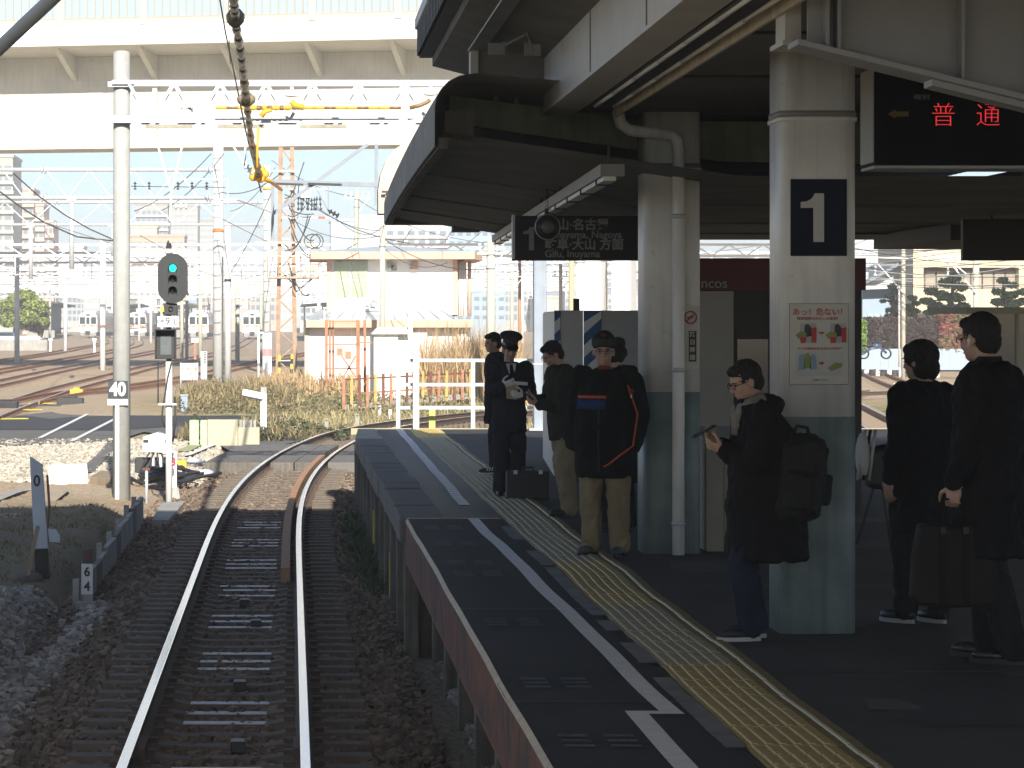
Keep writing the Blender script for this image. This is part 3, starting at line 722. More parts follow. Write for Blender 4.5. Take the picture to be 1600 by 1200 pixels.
# row of lamps under the canopy
fx = [(2.27, 21.7), (2.42, 28.0), (2.57, 34.3), (2.73, 40.6)]
for i in range(3):
    (xa, ya), (xb, yb) = fx[i], fx[i+1]
    nm = ('first', 'second', 'third')[i]
    f = thing('strip_lamp', 'unlit strip lamp under the old canopy, %s of the row from the nearer column' % nm, 'lamp', (xa, ya, 3.85), 'strip lamps under the canopy')
    a = Vector((xa, ya, 3.80)); b = Vector((xb, yb - .1, 3.80)); d = (b - a).normalized()
    MB().bar(a, b, .17, .085).build('housing', m_beamgrey, f)
    MB().bar(a + Vector((-.02, 0, -.06)), b + Vector((-.02, 0, -.06)), .09, .03).build('diffuser', mat('lamp_diffuser', (.62, .61, .56), .3, .05, 4), f)
    for k in range(4):
        q = a.lerp(b, .1 + k * .26); MB().box(q.x - .075, q.x + .035, q.y - .012, q.y + .012, q.z - .085, q.z - .04).build('bracket', m_dark, f)
    for k in (0.05, .95):
        q = a.lerp(b, k); MB().cyl(q, (q.x, q.y, 4.0), .012, n=6).build('hanger', m_dark, f)
# ---------------------------------------------------------------- hanging platform sign
hs = thing('hanging_sign', 'dark hanging direction sign with number 1 and two lines of destinations', 'sign', (3.0, 30, 3.33))
MB().box(2.175, 3.9, 30, 30.10, 3.33, 3.755).build('panel', mat('sign_black', (.022, .023, .026), .6, .1, 4, spec=.2), hs, .006)
MB().box(2.160, 2.185, 29.985, 30.115, 3.325, 3.765).build('end_cap', m_galv, hs)
MB().box(2.16, 3.92, 29.985, 30.11, 3.318, 3.332).build('bottom_trim', m_dark, hs)
for X in (2.45, 3.5): MB().cyl((X, 30.05, 3.75), (X, 30.05, 4.0), .018, n=8).build('hanger', m_dark, hs)
m_sgn = mat('sign_lettering_dim', (.25, .25, .24), .5, .05, 5)
def ts(txt, px, py, size, align='LEFT', bold=.002, sx=1.0): 
    q = P(px, py, 29.995); return text('lettering', txt, size, m_sgn, hs, q, sx, bold, align, .001)
ts('金山·名古屋', 852, 352, .118, bold=.004); ts('Kanayama, Nagoya', 852, 367, .098); ts('岐阜·犬山 方面', 851, 383, .118, bold=.004); ts('Gifu, Inuyama', 851, 397, .098)
# round monitor mirror hanging in front of it
mr_ = thing('round_mirror', 'dark round convex mirror hanging on a rod before the direction sign', 'mirror', P(855, 355, 28.2))
c = P(855, 355, 28.2)
MB().lathe([(0, .03), (.07, .028), (.105, .01), (.112, -.02), (.10, -.06), (.04, -.09), (0, -.09)], c, 20, axis='y').build('housing', m_black, mr_)
MB().lathe([(.105, .0), (.118, -.02), (.120, -.04), (.112, -.05)], c, 20, axis='y').build('rim', m_galv, mr_)
MB().lathe([(0, -.10), (.03, -.098), (.055, -.085), (.06, -.08)], c + Vector((.0, 0, .0)), 16, axis='y').build('lens', mat('mirror_lens', (.12, .12, .12), .15, .05, 4), mr_)
MB().cyl(c + Vector((0, 0, .1)), (c.x, c.y, 3.98), .012, n=8).build('rod', m_dark, mr_)
MB().cyl(c + Vector((0, 0, .095)), c + Vector((0, 0, .18)), .028, .018, n=8).build('socket', m_black, mr_)
# small fittings under the ceiling
lc = thing('ceiling_fitting', 'small dark bracket with bright studs under the canopy above the round mirror', 'bracket', P(845, 255, 28))
c = P(845, 255, 28); MB().box(c.x - .1, c.x + .12, 27.9, 28.1, c.z - .02, c.z + .02).build('plate', m_dark, lc)
for dx, dz in ((-.08, -.03), (-.02, .03), (.03, .04), (.09, -.02)): MB().sphere((c.x + dx, 27.95, c.z + dz), .012, 6, 4).build('stud', m_galv, lc)
# ---------------------------------------------------------------- number sign and poster on column 1
ONE = [(0.44, 1.0), (.72, 1.0), (.72, 0), (.40, 0), (.40, .70), (0.02, .70), (.02, .82), (.20, .835), (.33, .88), (.40, .94)]
q0, q1 = P(817, 355, 29.99), P(841, 391, 29.99); MB().prism([(q0.x + (q1.x - q0.x) * u, q1.z + (q0.z - q1.z) * v) for u, v in ONE], 'y', 29.988, 29.996).build('numeral', m_sgn, hs)
ns_ = thing('number_sign', 'square dark sign with a large white numeral 1 on the nearer column', 'sign', (3.06, 17.83, 3.11))
YF = 17.845
a, b = P(1235, 280, YF), P(1323, 400, YF)
MB().box(a.x, b.x, YF - .012, YF, b.z, a.z).build('plate', m_blue_sign, ns_, .003)
one = [(0.44, 1.0), (.72, 1.0), (.72, 0), (.40, 0), (.40, .70), (0.02, .70), (.02, .82), (.20, .835), (.33, .88), (.40, .94)]
mb = MB(); q0, q1 = P(1250, 302, YF - .013), P(1302, 378, YF - .013)
mb.prism([(q0.x + (q1.x - q0.x) * u, q1.z + (q0.z - q1.z) * v) for u, v in one], 'y', YF - .016, YF - .012).build('numeral', m_signtext, ns_)
po = thing('safety_poster', 'white safety poster with red Japanese heading and small pictures on the nearer column', 'poster', (3.06, 17.83, 2.36))
a, b = P(1234, 475, YF), P(1325, 600, YF)
m_paper = mat('poster_paper', (.52, .50, .45), .5, .06, 8)
MB().box(a.x, b.x, YF - .006, YF, b.z, a.z).build('sheet', m_paper, po)
MB().box(a.x - .004, b.x + .004, YF - .003, YF + .001, b.z - .004, a.z + .004).build('frame', m_beamgrey, po)
m_red = mat('print_red', (.42, .035, .03), .5, .1, 9); m_grn = mat('print_olive', (.22, .25, .06), .5, .2, 9); m_ink = mat('print_black', (.03, .03, .03), .5, .1, 9); m_pbl = mat('print_blue', (.2, .3, .36), .5, .1, 9)
q = P(1281, 488, YF - .007); text('heading', 'あっ！危ない！', .046, m_red, po, q, 1.0, .0004)
q = P(1279, 498, YF - .007); text('lettering', '発車間際のかけこみ乗車！', .021, m_red, po, q, 1.0, .0001)
q = P(1281, 545, YF - .007); text('lettering', 'スマホ画面を見ながらの歩行！', .019, m_red, po, q, 1.0, .0001)
q = P(1281, 594, YF - .007); text('lettering', 'ご注意ください', .014, m_ink, po, q)
def flat(parent, name, m, pts, dy=.0075):
    mb = MB(); mb.prism([(P(x, y, YF).x, P(x, y, YF).z) for x, y in pts], 'y', YF - dy - .0012, YF - dy + .001); return mb.build(name, m, parent)
for (x0, y0) in ((1243, 505), (1290, 505)):
    flat(po, 'print_panel', mat('print_grey', (.36, .37, .35), .5, .1, 6), [(x0+7, y0), (x0+32, y0), (x0+32, y0+31), (x0+7, y0+31)], .0065)
    flat(po, 'print_figure', m_ink, [(x0+14, y0+3), (x0+19, y0+1), (x0+24, y0+6), (x0+25, y0+20), (x0+13, y0+22)])
    flat(po, 'print_figure', m_grn, [(x0, y0+18), (x0+7, y0+13), (x0+17, y0+15), (x0+16, y0+24), (x0+3, y0+24)], .009)
    flat(po, 'print_figure', m_red, [(x0+6, y0+22), (x0+17, y0+22), (x0+15, y0+31), (x0+8, y0+31)], .010)
    flat(po, 'print_figure', m_red, [(x0+24, y0+8), (x0+32, y0+6), (x0+32, y0+30), (x0+25, y0+30)], .0105)
flat(po, 'print_arrow', m_red, [(1279, 519), (1284, 519), (1284, 517), (1288, 520.5), (1284, 522), (1279, 521)])
flat(po, 'print_panel', mat('print_pale', (.45, .46, .43), .5, .1, 6), [(1242, 549), (1318, 549), (1318, 587), (1242, 587)], .0065)
for (x, y, m_) in ((1252, 565, m_pbl), (1261, 563, m_grn), (1270, 565, m_pbl)):
    flat(po, 'print_figure', m_, [(x-4, y-10), (x+2, y-12), (x+5, y-4), (x+6, y+12), (x-5, y+13)], .009)
flat(po, 'print_figure', m_grn, [(1293, 575), (1305, 566), (1316, 568), (1314, 574), (1298, 580)], .009)
flat(po, 'print_arrow', m_red, [(1279, 566), (1284, 566), (1284, 564), (1288, 567.5), (1284, 570), (1279, 568)])
# no smoking notice on column 2
nn = thing('smoking_notice', 'no smoking notice with red ring and vertical caption on the farther column', 'sign', (3.1, 23.88, 2.6))
YN = 23.895
a, b = P(1064, 478, YN), P(1092, 576, YN); MB().box(a.x, b.x, YN - .006, YN, b.z, a.z).build('plate', m_paper, nn)
c = P(1079, 496, YN - .007); rg = []
MB().lathe([(.040, 0), (.052, -.001), (.052, .001), (.040, 0)], c, 24, axis='y').build('red_ring', m_red, nn)
MB().obox(c, (.088, .003, .011), Matrix.Rotation(R(-45), 3, 'Y')).build('red_bar', m_red, nn)
MB().box(c.x - .03, c.x + .025, c.y + .001, c.y + .003, c.z - .008, c.z + .006).build('cigarette', m_ink, nn)
a, b = P(1076, 517, YN), P(1088, 565, YN); MB().box(a.x, b.x, YN - .0075, YN - .006, b.z, a.z).build('caption_band', m_ink, nn)
for i, ch in enumerate('終日禁煙'): text('lettering', ch, .045, m_paper, nn, P(1082, 523 + i * 12, YN - .009), 1, .001)
# ---------------------------------------------------------------- LED departure board
led = thing('departure_board', 'dark departure display board with two red glowing characters and yellow arrow', 'display', (4.6, 20, 3.73))
Yb = 19.7; a, b = P(1366, 90, Yb), P(1366, 258, Yb)
MB().box(a.x, 6.0, Yb, Yb + .46, b.z, 4.43).build('case', mat('board_black', (.010, .011, .014), .6, .1, 4, spec=.15), led, .004)
MB().box(a.x - .006, a.x, Yb + .01, Yb + .45, b.z + .02, 4.42).build('side_panel', mat('board_side', (.62, .62, .58), .3, .03, 2), led)
MB().box(a.x - .002, 6.0, Yb - .008, Yb + .44, b.z - .022, b.z - .003).build('bottom_trim', m_galv, led)
m_led = mat('led_red', (.3, .01, .01), .5, .05, 5, emit=(1.0, .05, .06, .32)); m_ledy = mat('led_amber_dim', (.20, .15, .015), .5, .05, 5)
text('display_character', '普', .165, m_led, led, P(1474, 182, Yb - .003), 1, -.0028); text('display_character', '通', .165, m_led, led, P(1544, 182, Yb - .003), 1, -.0028)
text('lettering', '種別', .036, m_sgn, led, P(1440, 152, Yb - .003), 1.5)
c = P(1404, 178, Yb - .003); MB().prism([(c.x - .07, c.z), (c.x - .02, c.z + .03), (c.x - .02, c.z + .016), (c.x + .065, c.z + .016), (c.x + .065, c.z - .016), (c.x - .02, c.z - .016), (c.x - .02, c.z - .03)], 'y', Yb - .004, Yb - .001).build('arrow', m_ledy, led)
c = P(1449, 129, Yb - .003); MB().box(c.x - .012, c.x + .012, Yb - .004, Yb - .001, c.z - .04, c.z + .04).build('marker', m_ledy, led)
MB().box(4.3, 4.36, 19.9, 19.96, 4.3, 4.5).box(5.2, 5.26, 19.9, 19.96, 4.3, 4.5).build('hanger', m_dark, led)
# dark board further right
rb = thing('rear_sign_board', 'black back of a hanging sign board above the two standing men', 'sign', (8.6, 30, 3.5))
a, b = P(1505, 342, 31), P(1700, 407, 31); MB().box(a.x, b.x, 31, 31.12, b.z, a.z).build('panel', m_black, rb, .006)
for X in (a.x + .3, b.x - .3): MB().cyl((X, 31.06, a.z), (X, 31.06, 3.85), .015, n=6).build('hanger', m_dark, rb)
# ---------------------------------------------------------------- kiosk, cabinet, hoarding
ki = thing('kiosk', 'dark platform kiosk with red band and beige side panel behind the columns', 'kiosk', (4.8, 31, PZ))
MB().box(4.33, 5.58, 30.05, 32.5, PZ, 3.05).build('body', mat('kiosk_dark', (.03, .028, .025), .5, .2, 3), ki)
MB().box(3.95, 4.32, 30.0, 32.5, PZ, 3.02).build('side_panel', mat('kiosk_beige', (.32, .305, .26), .6, .06, 3), ki)
MB().box(3.93, 5.60, 29.93, 32.5, 3.03, 3.34).build('red_band', mat('kiosk_red', (.10, .014, .017), .5, .12, 3), ki)
text('lettering', 'ncos', .14, m_sgn, ki, P(1116, 443, 29.925), 1, .001)
for X in (4.7, 5.1): MB().box(X - .015, X + .015, 30.02, 30.05, PZ, 3.03).build('mullion', m_dark, ki)
MB().box(4.36, 4.66, 30.02, 30.045, 1.3, 2.55).build('glass_door', m_glassdark, ki)
bx = thing('leaflet_cabinet', 'beige waist-high cabinet with sloping bright top beside the farther column', 'cabinet', (3.5, 24.3, PZ))
MB().prism([(24.15, PZ), (24.7, PZ), (24.7, 1.86), (24.15, 1.76)], 'x', 3.26, 3.95).build('body', mat('cabinet_beige', (.27, .25, .21), .6, .07, 4), bx, .006)
MB().prism([(24.13, 1.765), (24.7, 1.868), (24.7, 1.89), (24.13, 1.787)], 'x', 3.25, 3.96).build('sloping_top', mat('cabinet_top', (.55, .55, .50), .3, .05, 4), bx, .004)
MB().box(3.40, 3.404, 24.146, 24.152, PZ + .02, 1.75).build('door_gap', m_dark, bx)
ho = thing('hoarding', 'white construction hoarding with blue diagonal striped posts on the platform', 'hoarding', (3.6, 36, PZ))
YH = 35.6; zt = HC + 13 * YH / F
def hx(px): return (px - VX) * YH / F
for (x0, x1, m_) in ((876, 912, mat('hoarding_panel', (.52, .50, .46), .6, .06, 2)), (940, 1002, mat('hoarding_grey', (.40, .39, .37), .7, .08, 4)), (1002, 1080, MATS['hoarding_grey'])):
    MB().box(hx(x0), hx(x1) - .006, YH, YH + .04, PZ + .01, zt).build('panel', m_, ho, .004)
m_stripe = mat('stripe_blue', (.045, .11, .24), .5, .08, 4)
for (x0, x1) in ((866, 876), (912, 940)):
    X0, X1 = hx(x0), hx(x1) - .004
    MB().box(X0, X1, YH - .01, YH + .03, PZ + .01, zt).build('striped_board', m_white, ho)
    z = PZ - .1
    while z < zt:
        dzs = (X1 - X0) * .9
        pts = [(X0, z), (X1, z + dzs), (X1, z + dzs + .13), (X0, z + .13)]
        pts = [(x, min(max(q, PZ + .015), zt - .005)) for x, q in pts]
        if pts[3][1] - pts[0][1] > .01 or pts[2][1] - pts[1][1] > .01:
            MB().prism(pts, 'y', YH - .014, YH - .009).build('blue_stripe', m_stripe, ho)
        z += .27
k = 0; y = YH + .05
while y < 40.3:
    xw = hx(866) + (y - YH) * .055
    MB().box(xw + (k % 2) * .02, xw + .03 + (k % 2) * .02, y, y + .12, PZ + .01, zt - .03 + .01 * (k % 3)).build('side_rib', mat('hoarding_side', (.60, .585, .55), .45, .06, 3), ho)
    y += .125; k += 1
MB().cyl((hx(1003), YH - .05, PZ), (hx(1003), YH - .05, zt + .05), .024, n=8).build('post', m_galv, ho)
MB().box(hx(903), hx(912), YH + .5, YH + .6, zt - .3, zt + .14).build('back_post', mat('post_brown', (.09, .08, .06), .8, .1, 5), ho)
# canopy post near the platform end
cpst = thing('canopy_post', 'blue grey steel post near the platform end behind the uniformed man', 'post', (4.09, 50.6, PZ))
MB().box(3.98, 4.195, 50.4, 50.62, PZ - .01, 4.3).build('shaft', mat('post_bluegrey', (.27, .31, .36), .55, .15, 2.5, streak=.2), cpst, .02)
MB().box(3.97, 4.205, 50.39, 50.63, 2.0, 2.015).build('band', m_white, cpst)
MB().box(3.9, 4.28, 50.3, 50.7, PZ, PZ + .03).build('base_plate', m_galv, cpst)
# fence at the platform end
pf = thing('platform_end_fence', 'pale blue tube fence closing off the sunlit platform end', 'fence', (3, 51.1, PZ))
m_pf = mat('fence_paleblue', (.42, .52, .52), .45, .06, 4)
for yy in (563, 601, 637):
    a, b = P(621, yy, 51.2), P(990, yy, 51.2); MB().bar(a, b, .045, .055).build('rail', m_pf, pf)
for px in (622, 739, 846, 960):
    a = P(px, 563, 51.2); MB().box(a.x - .035, a.x + .035, 51.17, 51.23, PZ - .1, a.z).build('post', m_pf, pf, .004)
sg = thing('back_of_sign', 'white T-shaped sign seen from behind at the platform end', 'sign', (2.0, 50.8, PZ))
a, b = P(637, 520, 50.8), P(667, 528, 50.8)
MB().box(a.x, b.x, 50.75, 50.85, b.z, a.z).build('board', m_white, sg, .004)
q = P(650, 528, 50.8); MB().box(q.x - .05, q.x + .05, 50.76, 50.84, PZ, q.z).build('post', m_white, sg, .004)
st = thing('stub_post', 'short yellow green stub post beyond the platform end fence', 'post', (2.3, 51.5, PZ - .2))
q = P(675, 655, 51.6); MB().box(q.x - .055, q.x + .055, 51.55, 51.65, PZ - .3, 1.22).build('stub', mat('stub_green', (.42, .45, .14), .6, .1, 5), st, .005)
MB().box(q.x - .06, q.x + .06, 51.54, 51.66, 1.22, 1.235).build('cap', m_galv, st)
# ================================================================ road overpass
YB, SK, BS = 165.0, R(13.0), 1.65
ov = thing('road_overpass', 'pale steel girder road overpass crossing above the tracks', 'bridge', (0, YB, -.3))
BU = Vector((math.cos(SK), -math.sin(SK), 0)); BV = Vector((math.sin(SK), math.cos(SK), 0)); B0 = Vector((-5.3, YB, 0))
def bp_(u, v, z): return B0 + (BU * u + BV * v) * BS + Vector((0, 0, HC + (z - HC) * BS if z > 0 else z))
def bprism(poly, u0, u1):        # poly in (v, z)
    n = len(poly); vs = [bp_(u0, v, z) for v, z in poly] + [bp_(u1, v, z) for v, z in poly]
    return MB().add(vs, [(i, (i+1) % n, n+(i+1) % n, n+i) for i in range(n)] + [tuple(reversed(range(n))), tuple(range(n, 2*n))])
def bbox(u0, u1, v0, v1, z0, z1): return bprism([(v0, z0), (v1, z0), (v1, z1), (v0, z1)], u0, u1)
U0, U1 = -26, 45
bprism([(0, 11.78), (.3, 11.78), (.3, 12.48), (0, 12.48)], U0, U1).build('parapet', m_bridge_white, ov)
bprism([(0.02, 11.72), (2.6, 11.55), (2.6, 11.9), (0.02, 11.78)], U0, U1).build('deck_slab', m_bridge, ov)
bprism([(2.6, 11.9), (11, 11.9), (11, 11.5), (2.6, 11.5)], U0, U1).build('road_slab', m_bridge, ov)
bbox(U0, U1, 2.5, 2.56, 8.52, 11.55).build('girder_web', m_bridge, ov)
bbox(U0, U1, 2.3, 4.6, 8.46, 8.52).build('bottom_flange', m_bridge, ov)
bbox(U0, U1, 4.4, 4.46, 8.52, 11.5).build('girder_web', m_bridge, ov)
for k in range(25):
    u = U0 + 1.5 + k * 2.82
    bprism([(.25, 11.70), (2.5, 10.75), (2.5, 11.55), (.25, 11.72)], u - .09, u + .09).build('bracket', m_bridge, ov)
    bbox(u + .18, u + .42, -.05, .02, 12.38, 13.9).build('barrier_post', m_postbeige, ov)
    if k < 24:
        bbox(u + .42, u + 3.0, .10, .12, 12.62, 13.9).build('barrier_pane', mat('barrier_pane', (.30, .37, .42), .4, .04, 2), ov)
        mbb = MB()
        for j in range(9):
            uu = u + .62 + j * .27
            for (uu0, uu1) in ((uu, uu + .03),):
                q = bprism([(0.04, 12.6), (.07, 12.6), (.07, 13.9), (.04, 13.9)], uu0, uu1); mbb.add(q.v, q.f)
        tag(mbb.build('barrier_bars', mat('bar_beige', (.36, .32, .25), .6, .05, 3), ov), kind='stuff')
for k in range(12): bbox(U0 + 3 + k * 5.64, U0 + 3.03 + k * 5.64, -.01, 0, 11.78, 12.48).build('parapet_joint', m_conc, ov)
for k in range(4): bbox(U0 + 7 + k * 17, U0 + 7.16 + k * 17, 2.3, 2.46, 8.52, 11.6).build('drainpipe', m_bridge, ov)
bbox(U0, U1, 0.0, .08, 12.56, 12.62).build('barrier_rail', mat('rail_brown', (.36, .30, .24), .6, .08, 3), ov)
bbox(U0, U1, -.02, .1, 12.48, 12.56).build('barrier_base', m_postbeige, ov)
for (u, w_) in ((-4.4, .62), (21, .62)):
    bbox(u, u + w_, 2.485, 2.5, 8.7, 11.4).build('splice_plate', m_bridge, ov)
    mbb = MB()
    for i in range(5):
        for j in range(13):
            q = bbox(u + .07 + i * .115, u + .09 + i * .115, 2.47, 2.486, 8.85 + j * .19, 8.87 + j * .19); mbb.add(q.v, q.f)
    tag(mbb.build('splice_bolts', m_conc, ov), kind='stuff')
for u in (-12.5, 12.4, 13.35, 27):
    bbox(u, u + .62, 2.6, 4.2, -.4, 8.46).build('pier', m_whitewall, ov, .03)
# ================================================================ poles
def pole_thing(name, label, px, pyb, pyt, wpx, m, zb=-.25, Y=None, group=None, steps=False, band=None, taper=.92, n=14):
    Yp = Y or GY(pyb, zb); s = F / Yp; X = (px - VX) / s; r = wpx / s / 2; zt = HC - (pyt - VY) / s
    t = thing(name, label, 'pole', (X, Yp, zb), group)
    MB().cyl((X, Yp, zb - .2), (X, Yp, zt), r, r * taper, n).build('shaft', m, t)
    if steps:
        z = 2.0; k = 0
        while z < zt - .3:
            MB().tube([(X - r * .75, Yp - r * .6, z), (X - r * .55, Yp - r * 1.25, z + .02), (X + r * .35, Yp - r * 1.25, z + .02), (X + r * .42, Yp - r * .85, z + .08)], .011, 5).build('step_iron', m_dark, t)
            z += .55; k += 1
    if band:
        for (zb0, zb1, bm_) in band: MB().cyl((X, Yp, HC - (zb1 - VY) / s), (X, Yp, HC - (zb0 - VY) / s), r * 1.03, r * 1.03, n, caps=True).build('painted_band', bm_, t)
    return t, X, Yp, r, zt
m_redband = mat('orange_band', (.75, .2, .04), .6, .1, 5)
# the tall concrete catenary pole on the left
p1, X1, Y1, r1, zt1 = pole_thing('catenary_pole', 'tall thick round concrete pole on the left behind the 40 speed sign', 190, 778, 82, 28, m_concpole, n=24)
MB().sphere((X1, Y1, zt1), (r1 * .92, r1 * .92, .035), 24, 6).build('domed_cap', m_concpole, p1)
for yy in (133, 186):
    q = P(190, yy, Y1); MB().cyl((X1, Y1, q.z - .035), (X1, Y1, q.z + .035), r1 * 1.06, n=24).build('clamp_band', m_galv, p1)
    MB().box(X1 - .22, X1 + .22, Y1 - .20, Y1 - .155, q.z - .045, q.z + .045).build('clamp_plate', m_white, p1, .005)
# truss arm
m_truss = mat('truss_grey', (.42, .45, .48), .45, .1, 5, metal=.35)
tr = thing('catenary_truss', 'white lattice truss arm running from the concrete pole toward the canopy', 'truss', (0, Y1, 6))
zT, zB = P(0, 130, Y1).z, P(0, 190, Y1).z; XR = (735 - VX) * Y1 / F
for z in (zT, zB):
    for dy in (-.22, .22):
        MB().box(X1 - .15, XR, Y1 + dy - .035, Y1 + dy + .035, z - .035, z + .035).build('chord', m_truss, tr)
xsn_ = [200 + i * 36 for i in range(15)]
for i in range(14):
    a, b = xsn_[i], xsn_[i + 1]
    for dy in (-.22, .22):
        q0 = P(a, 131 if i % 2 == 0 else 189, Y1 + dy); q1 = P(b, 189 if i % 2 == 0 else 131, Y1 + dy)
        MB().bar((q0.x, Y1 + dy, zT if i % 2 == 0 else zB), (q1.x, Y1 + dy, zB if i % 2 == 0 else zT), .05, .05).build('diagonal', m_truss, tr)
    if i % 2 == 0: MB().bar((P(a, 0, Y1).x, Y1 - .22, zB), (P(b, 0, Y1).x, Y1 + .22, zB), .03, .03).build('lacing', m_galv, tr)
for px in (265, 377, 505):
    q = P(px, 199, Y1); MB().box(q.x - .39, q.x + .39, Y1 - .3, Y1 - .22, q.z - .03, q.z + .03).build('hanger_channel', mat('weathered_channel', (.30, .28, .22), .7, .2, 8), tr)
# V hanger with insulators below the truss
vh = thing('v_hanger', 'white V-shaped hanger bars with porcelain insulator below the truss', 'hanger', P(266, 300, Y1))
a, b, c = P(240, 205, Y1 - .26), P(290, 205, Y1 - .26), P(268, 300, Y1 - .26); c2 = P(266, 345, Y1 - .26)
MB().bar(a, c, .045, .03).build('bar', m_white, vh); MB().bar(b, c, .045, .03).build('bar', m_white, vh); MB().bar(c + Vector((0, 0, .1)), c2, .09, .03).build('drop_bar', m_white, vh)
def insulator(mb_pts, r, m, parent, n=4, name='insulator'):
    a, b = Vector(mb_pts[0]), Vector(mb_pts[1]); d = (b - a)
    pts = []; rs = []
    for i in range(n):
        for (t, k) in ((.0, .35), (.35, .4), (.45, 1), (.75, .9), (.85, .35)):
            pts.append(a + d * ((i + t) / n)); rs.append(r * k)
    return MB().tube(pts, rs, 10).build(name, m, parent)
insulator((P(270, 322, Y1 - .26), P(294, 322, Y1 - .26)), .06, m_insul, vh, 3)
insulator((P(279, 166, Y1 - .3), P(304, 167, Y1 - .3)), .05, m_insul, vh, 3)
vh2 = thing('steady_arm', 'white steady arm with orange covered insulator hanging from the truss', 'hanger', P(385, 270, Y1))
a, b = P(352, 208, Y1 - .26), P(383, 258, Y1 - .26); MB().bar(a, b, .035, .03).build('bar', m_white, vh2); MB().bar(P(384, 200, Y1 - .26), b, .035, .03).build('bar', m_white, vh2)
insulator((b, P(397, 272, Y1 - .26)), .055, m_insul, vh2, 3)
# feeder with brown and orange insulating covers along the truss
fd = thing('covered_feeder', 'orange and brown covered feeder cable slung along the white truss', 'cable', P(460, 168, Y1))
Yf = Y1 - .55
def seg(pts, rr, m_, nm): MB().tube([P(x, y, Yf) for x, y in pts], rr / (F / Yf), 8).build(nm, m_, fd)
cuts = list(range(337, 640, 17))
for i in range(len(cuts) - 1):
    seg([(cuts[i], 168.5), (cuts[i + 1] + .5, 168.5)], 2.9 if 385 < cuts[i] < 470 else 2.3, m_orange if i % 3 != 1 else m_brownpipe, 'cable_cover')
seg([(640, 168.5), (655, 165), (667, 160), (672, 156)], 3.0, m_brownpipe, 'cable_end')
seg([(408, 182), (414, 174), (424, 171)], 4.0, m_orange, 'taped_joint'); seg([(455, 158), (460, 164), (475, 168)], 4.6, m_orange, 'taped_joint'); seg([(404, 200), (402, 230), (402, 262)], 2.0, m_orange, 'drop_cover')
for i in range(7): seg([(392 + i * 9, 168.5), (398 + i * 9, 168.5)], 4.0, m_brownpipe if i % 2 else m_orange, 'spiral_wrap')
MB().lathe([(.0, .16), (.03, .15), (.035, .08), (.10, .03), (.12, 0), (.10, -.01), (0, -.02)], P(456, 150, Yf), 12).build('post_insulator', m_insul, fd)
MB().lathe([(.0, .16), (.03, .15), (.035, .08), (.10, .03), (.12, 0), (.10, -.01), (0, -.02)], P(673, 148, Yf), 12).build('post_insulator', m_insul, fd)
# big insulated anchor line coming over the camera
an = thing('anchor_line', 'heavy chain of brown covered insulators descending from the top of the view', 'cable', P(380, 150, 40))
path = [(362, -60, 26), (365, 0, 28.5), (367, 20, 30), (370, 47, 32), (376, 80, 35), (380, 112, 38), (384, 148, 42), (387, 175, 45), (392, 215, 49.5), (400, 250, 54), (405, 272, 57)]
pw = [P(*q) for q in path]
def interp(t):
    k = min(int(t), len(pw) - 2); return pw[k].lerp(pw[k + 1], t - k)
m_anch = mat('old_porcelain', (.26, .21, .13), .35, .3, 9)
for i in range(40):
    t0, t1 = i * .25, i * .25 + .25
    big = i in (8, 9, 24, 25)
    a, b = interp(t0), interp(t1); s = F / a.y
    rr = (15 if big else (9.5 if i % 2 else 6.8)) / s * (1.0 if i < 26 else .8)
    if big:
        if i in (8, 24): mid = interp(t0 + .25); MB().lathe([(.0, .09), (rr*.5, .085), (rr*.98, .03), (rr, 0), (rr*.9, -.05), (rr*.4, -.10), (0, -.11)], mid, 12).build('insulator_disc', m_anch, an)
    MB().tube([a, b], [rr * (.7 if big else 1) * .6, rr * (.5 if big else .85)], 8).build('link', m_anch if i % 3 else m_brownpipe, an)
oj = P(404, 272, 57)
for i in range(5):
    a = R(72 * i); MB().sphere((oj.x + .11 * math.cos(a), oj.y, oj.z + .09 * math.sin(a)), (.09, .07, .08), 8, 6).build('orange_wrap', m_orange, an)
MB().tube([P(410, 278, 57), P(425, 285, 60), P(440, 297, 66)], [.05, .04, .03], 8).build('tail_cover', m_orange, an)
def wire(label, pts, px=1.3, m_=None, sag=0.0, nseg=10, group='overhead wires', name='overhead_wire'):
    W = [P(*p) for p in pts]
    if len(W) == 2 and sag:
        a, b = W; W = [a.lerp(b, i / nseg) - Vector((0, 0, sag * 4 * (i / nseg) * (1 - i / nseg))) for i in range(nseg + 1)]
    rs = [px / 2 * p.y / F for p in W]
    o = MB().tube(W, rs, 5).build(name, m_ or m_wire); return tag(o, label, 'wire', group)
wire('dark stay wire running beside the heavy insulator chain', [(337, -40, 28), (352, 50, 33), (365, 110, 40), (385, 210, 50), (408, 300, 62)], 2.6)
wire('thin twisted wire right beside the insulator chain top', [(357, -30, 28), (358, 70, 34), (360, 100, 38)], 1.5)
# dark strut in the top left corner
ds = thing('diagonal_strut', 'blue grey diagonal steel strut crossing the top left corner', 'strut', P(40, 40, 24))
MB().cyl(P(-200, 261, 24), P(440, -337, 19.95), .052, n=12).build('tube', mat('strut_grey', (.55, .62, .68), .45, .1, 4), ds)
q = P(-200, 261, 24); MB().cyl((q.x, 24, -.4), (q.x, 24, q.z + .6), .09, n=12).build('post', MATS['strut_grey'], ds); MB().sphere(q, .12, 12, 8).build('joint', m_dark, ds)
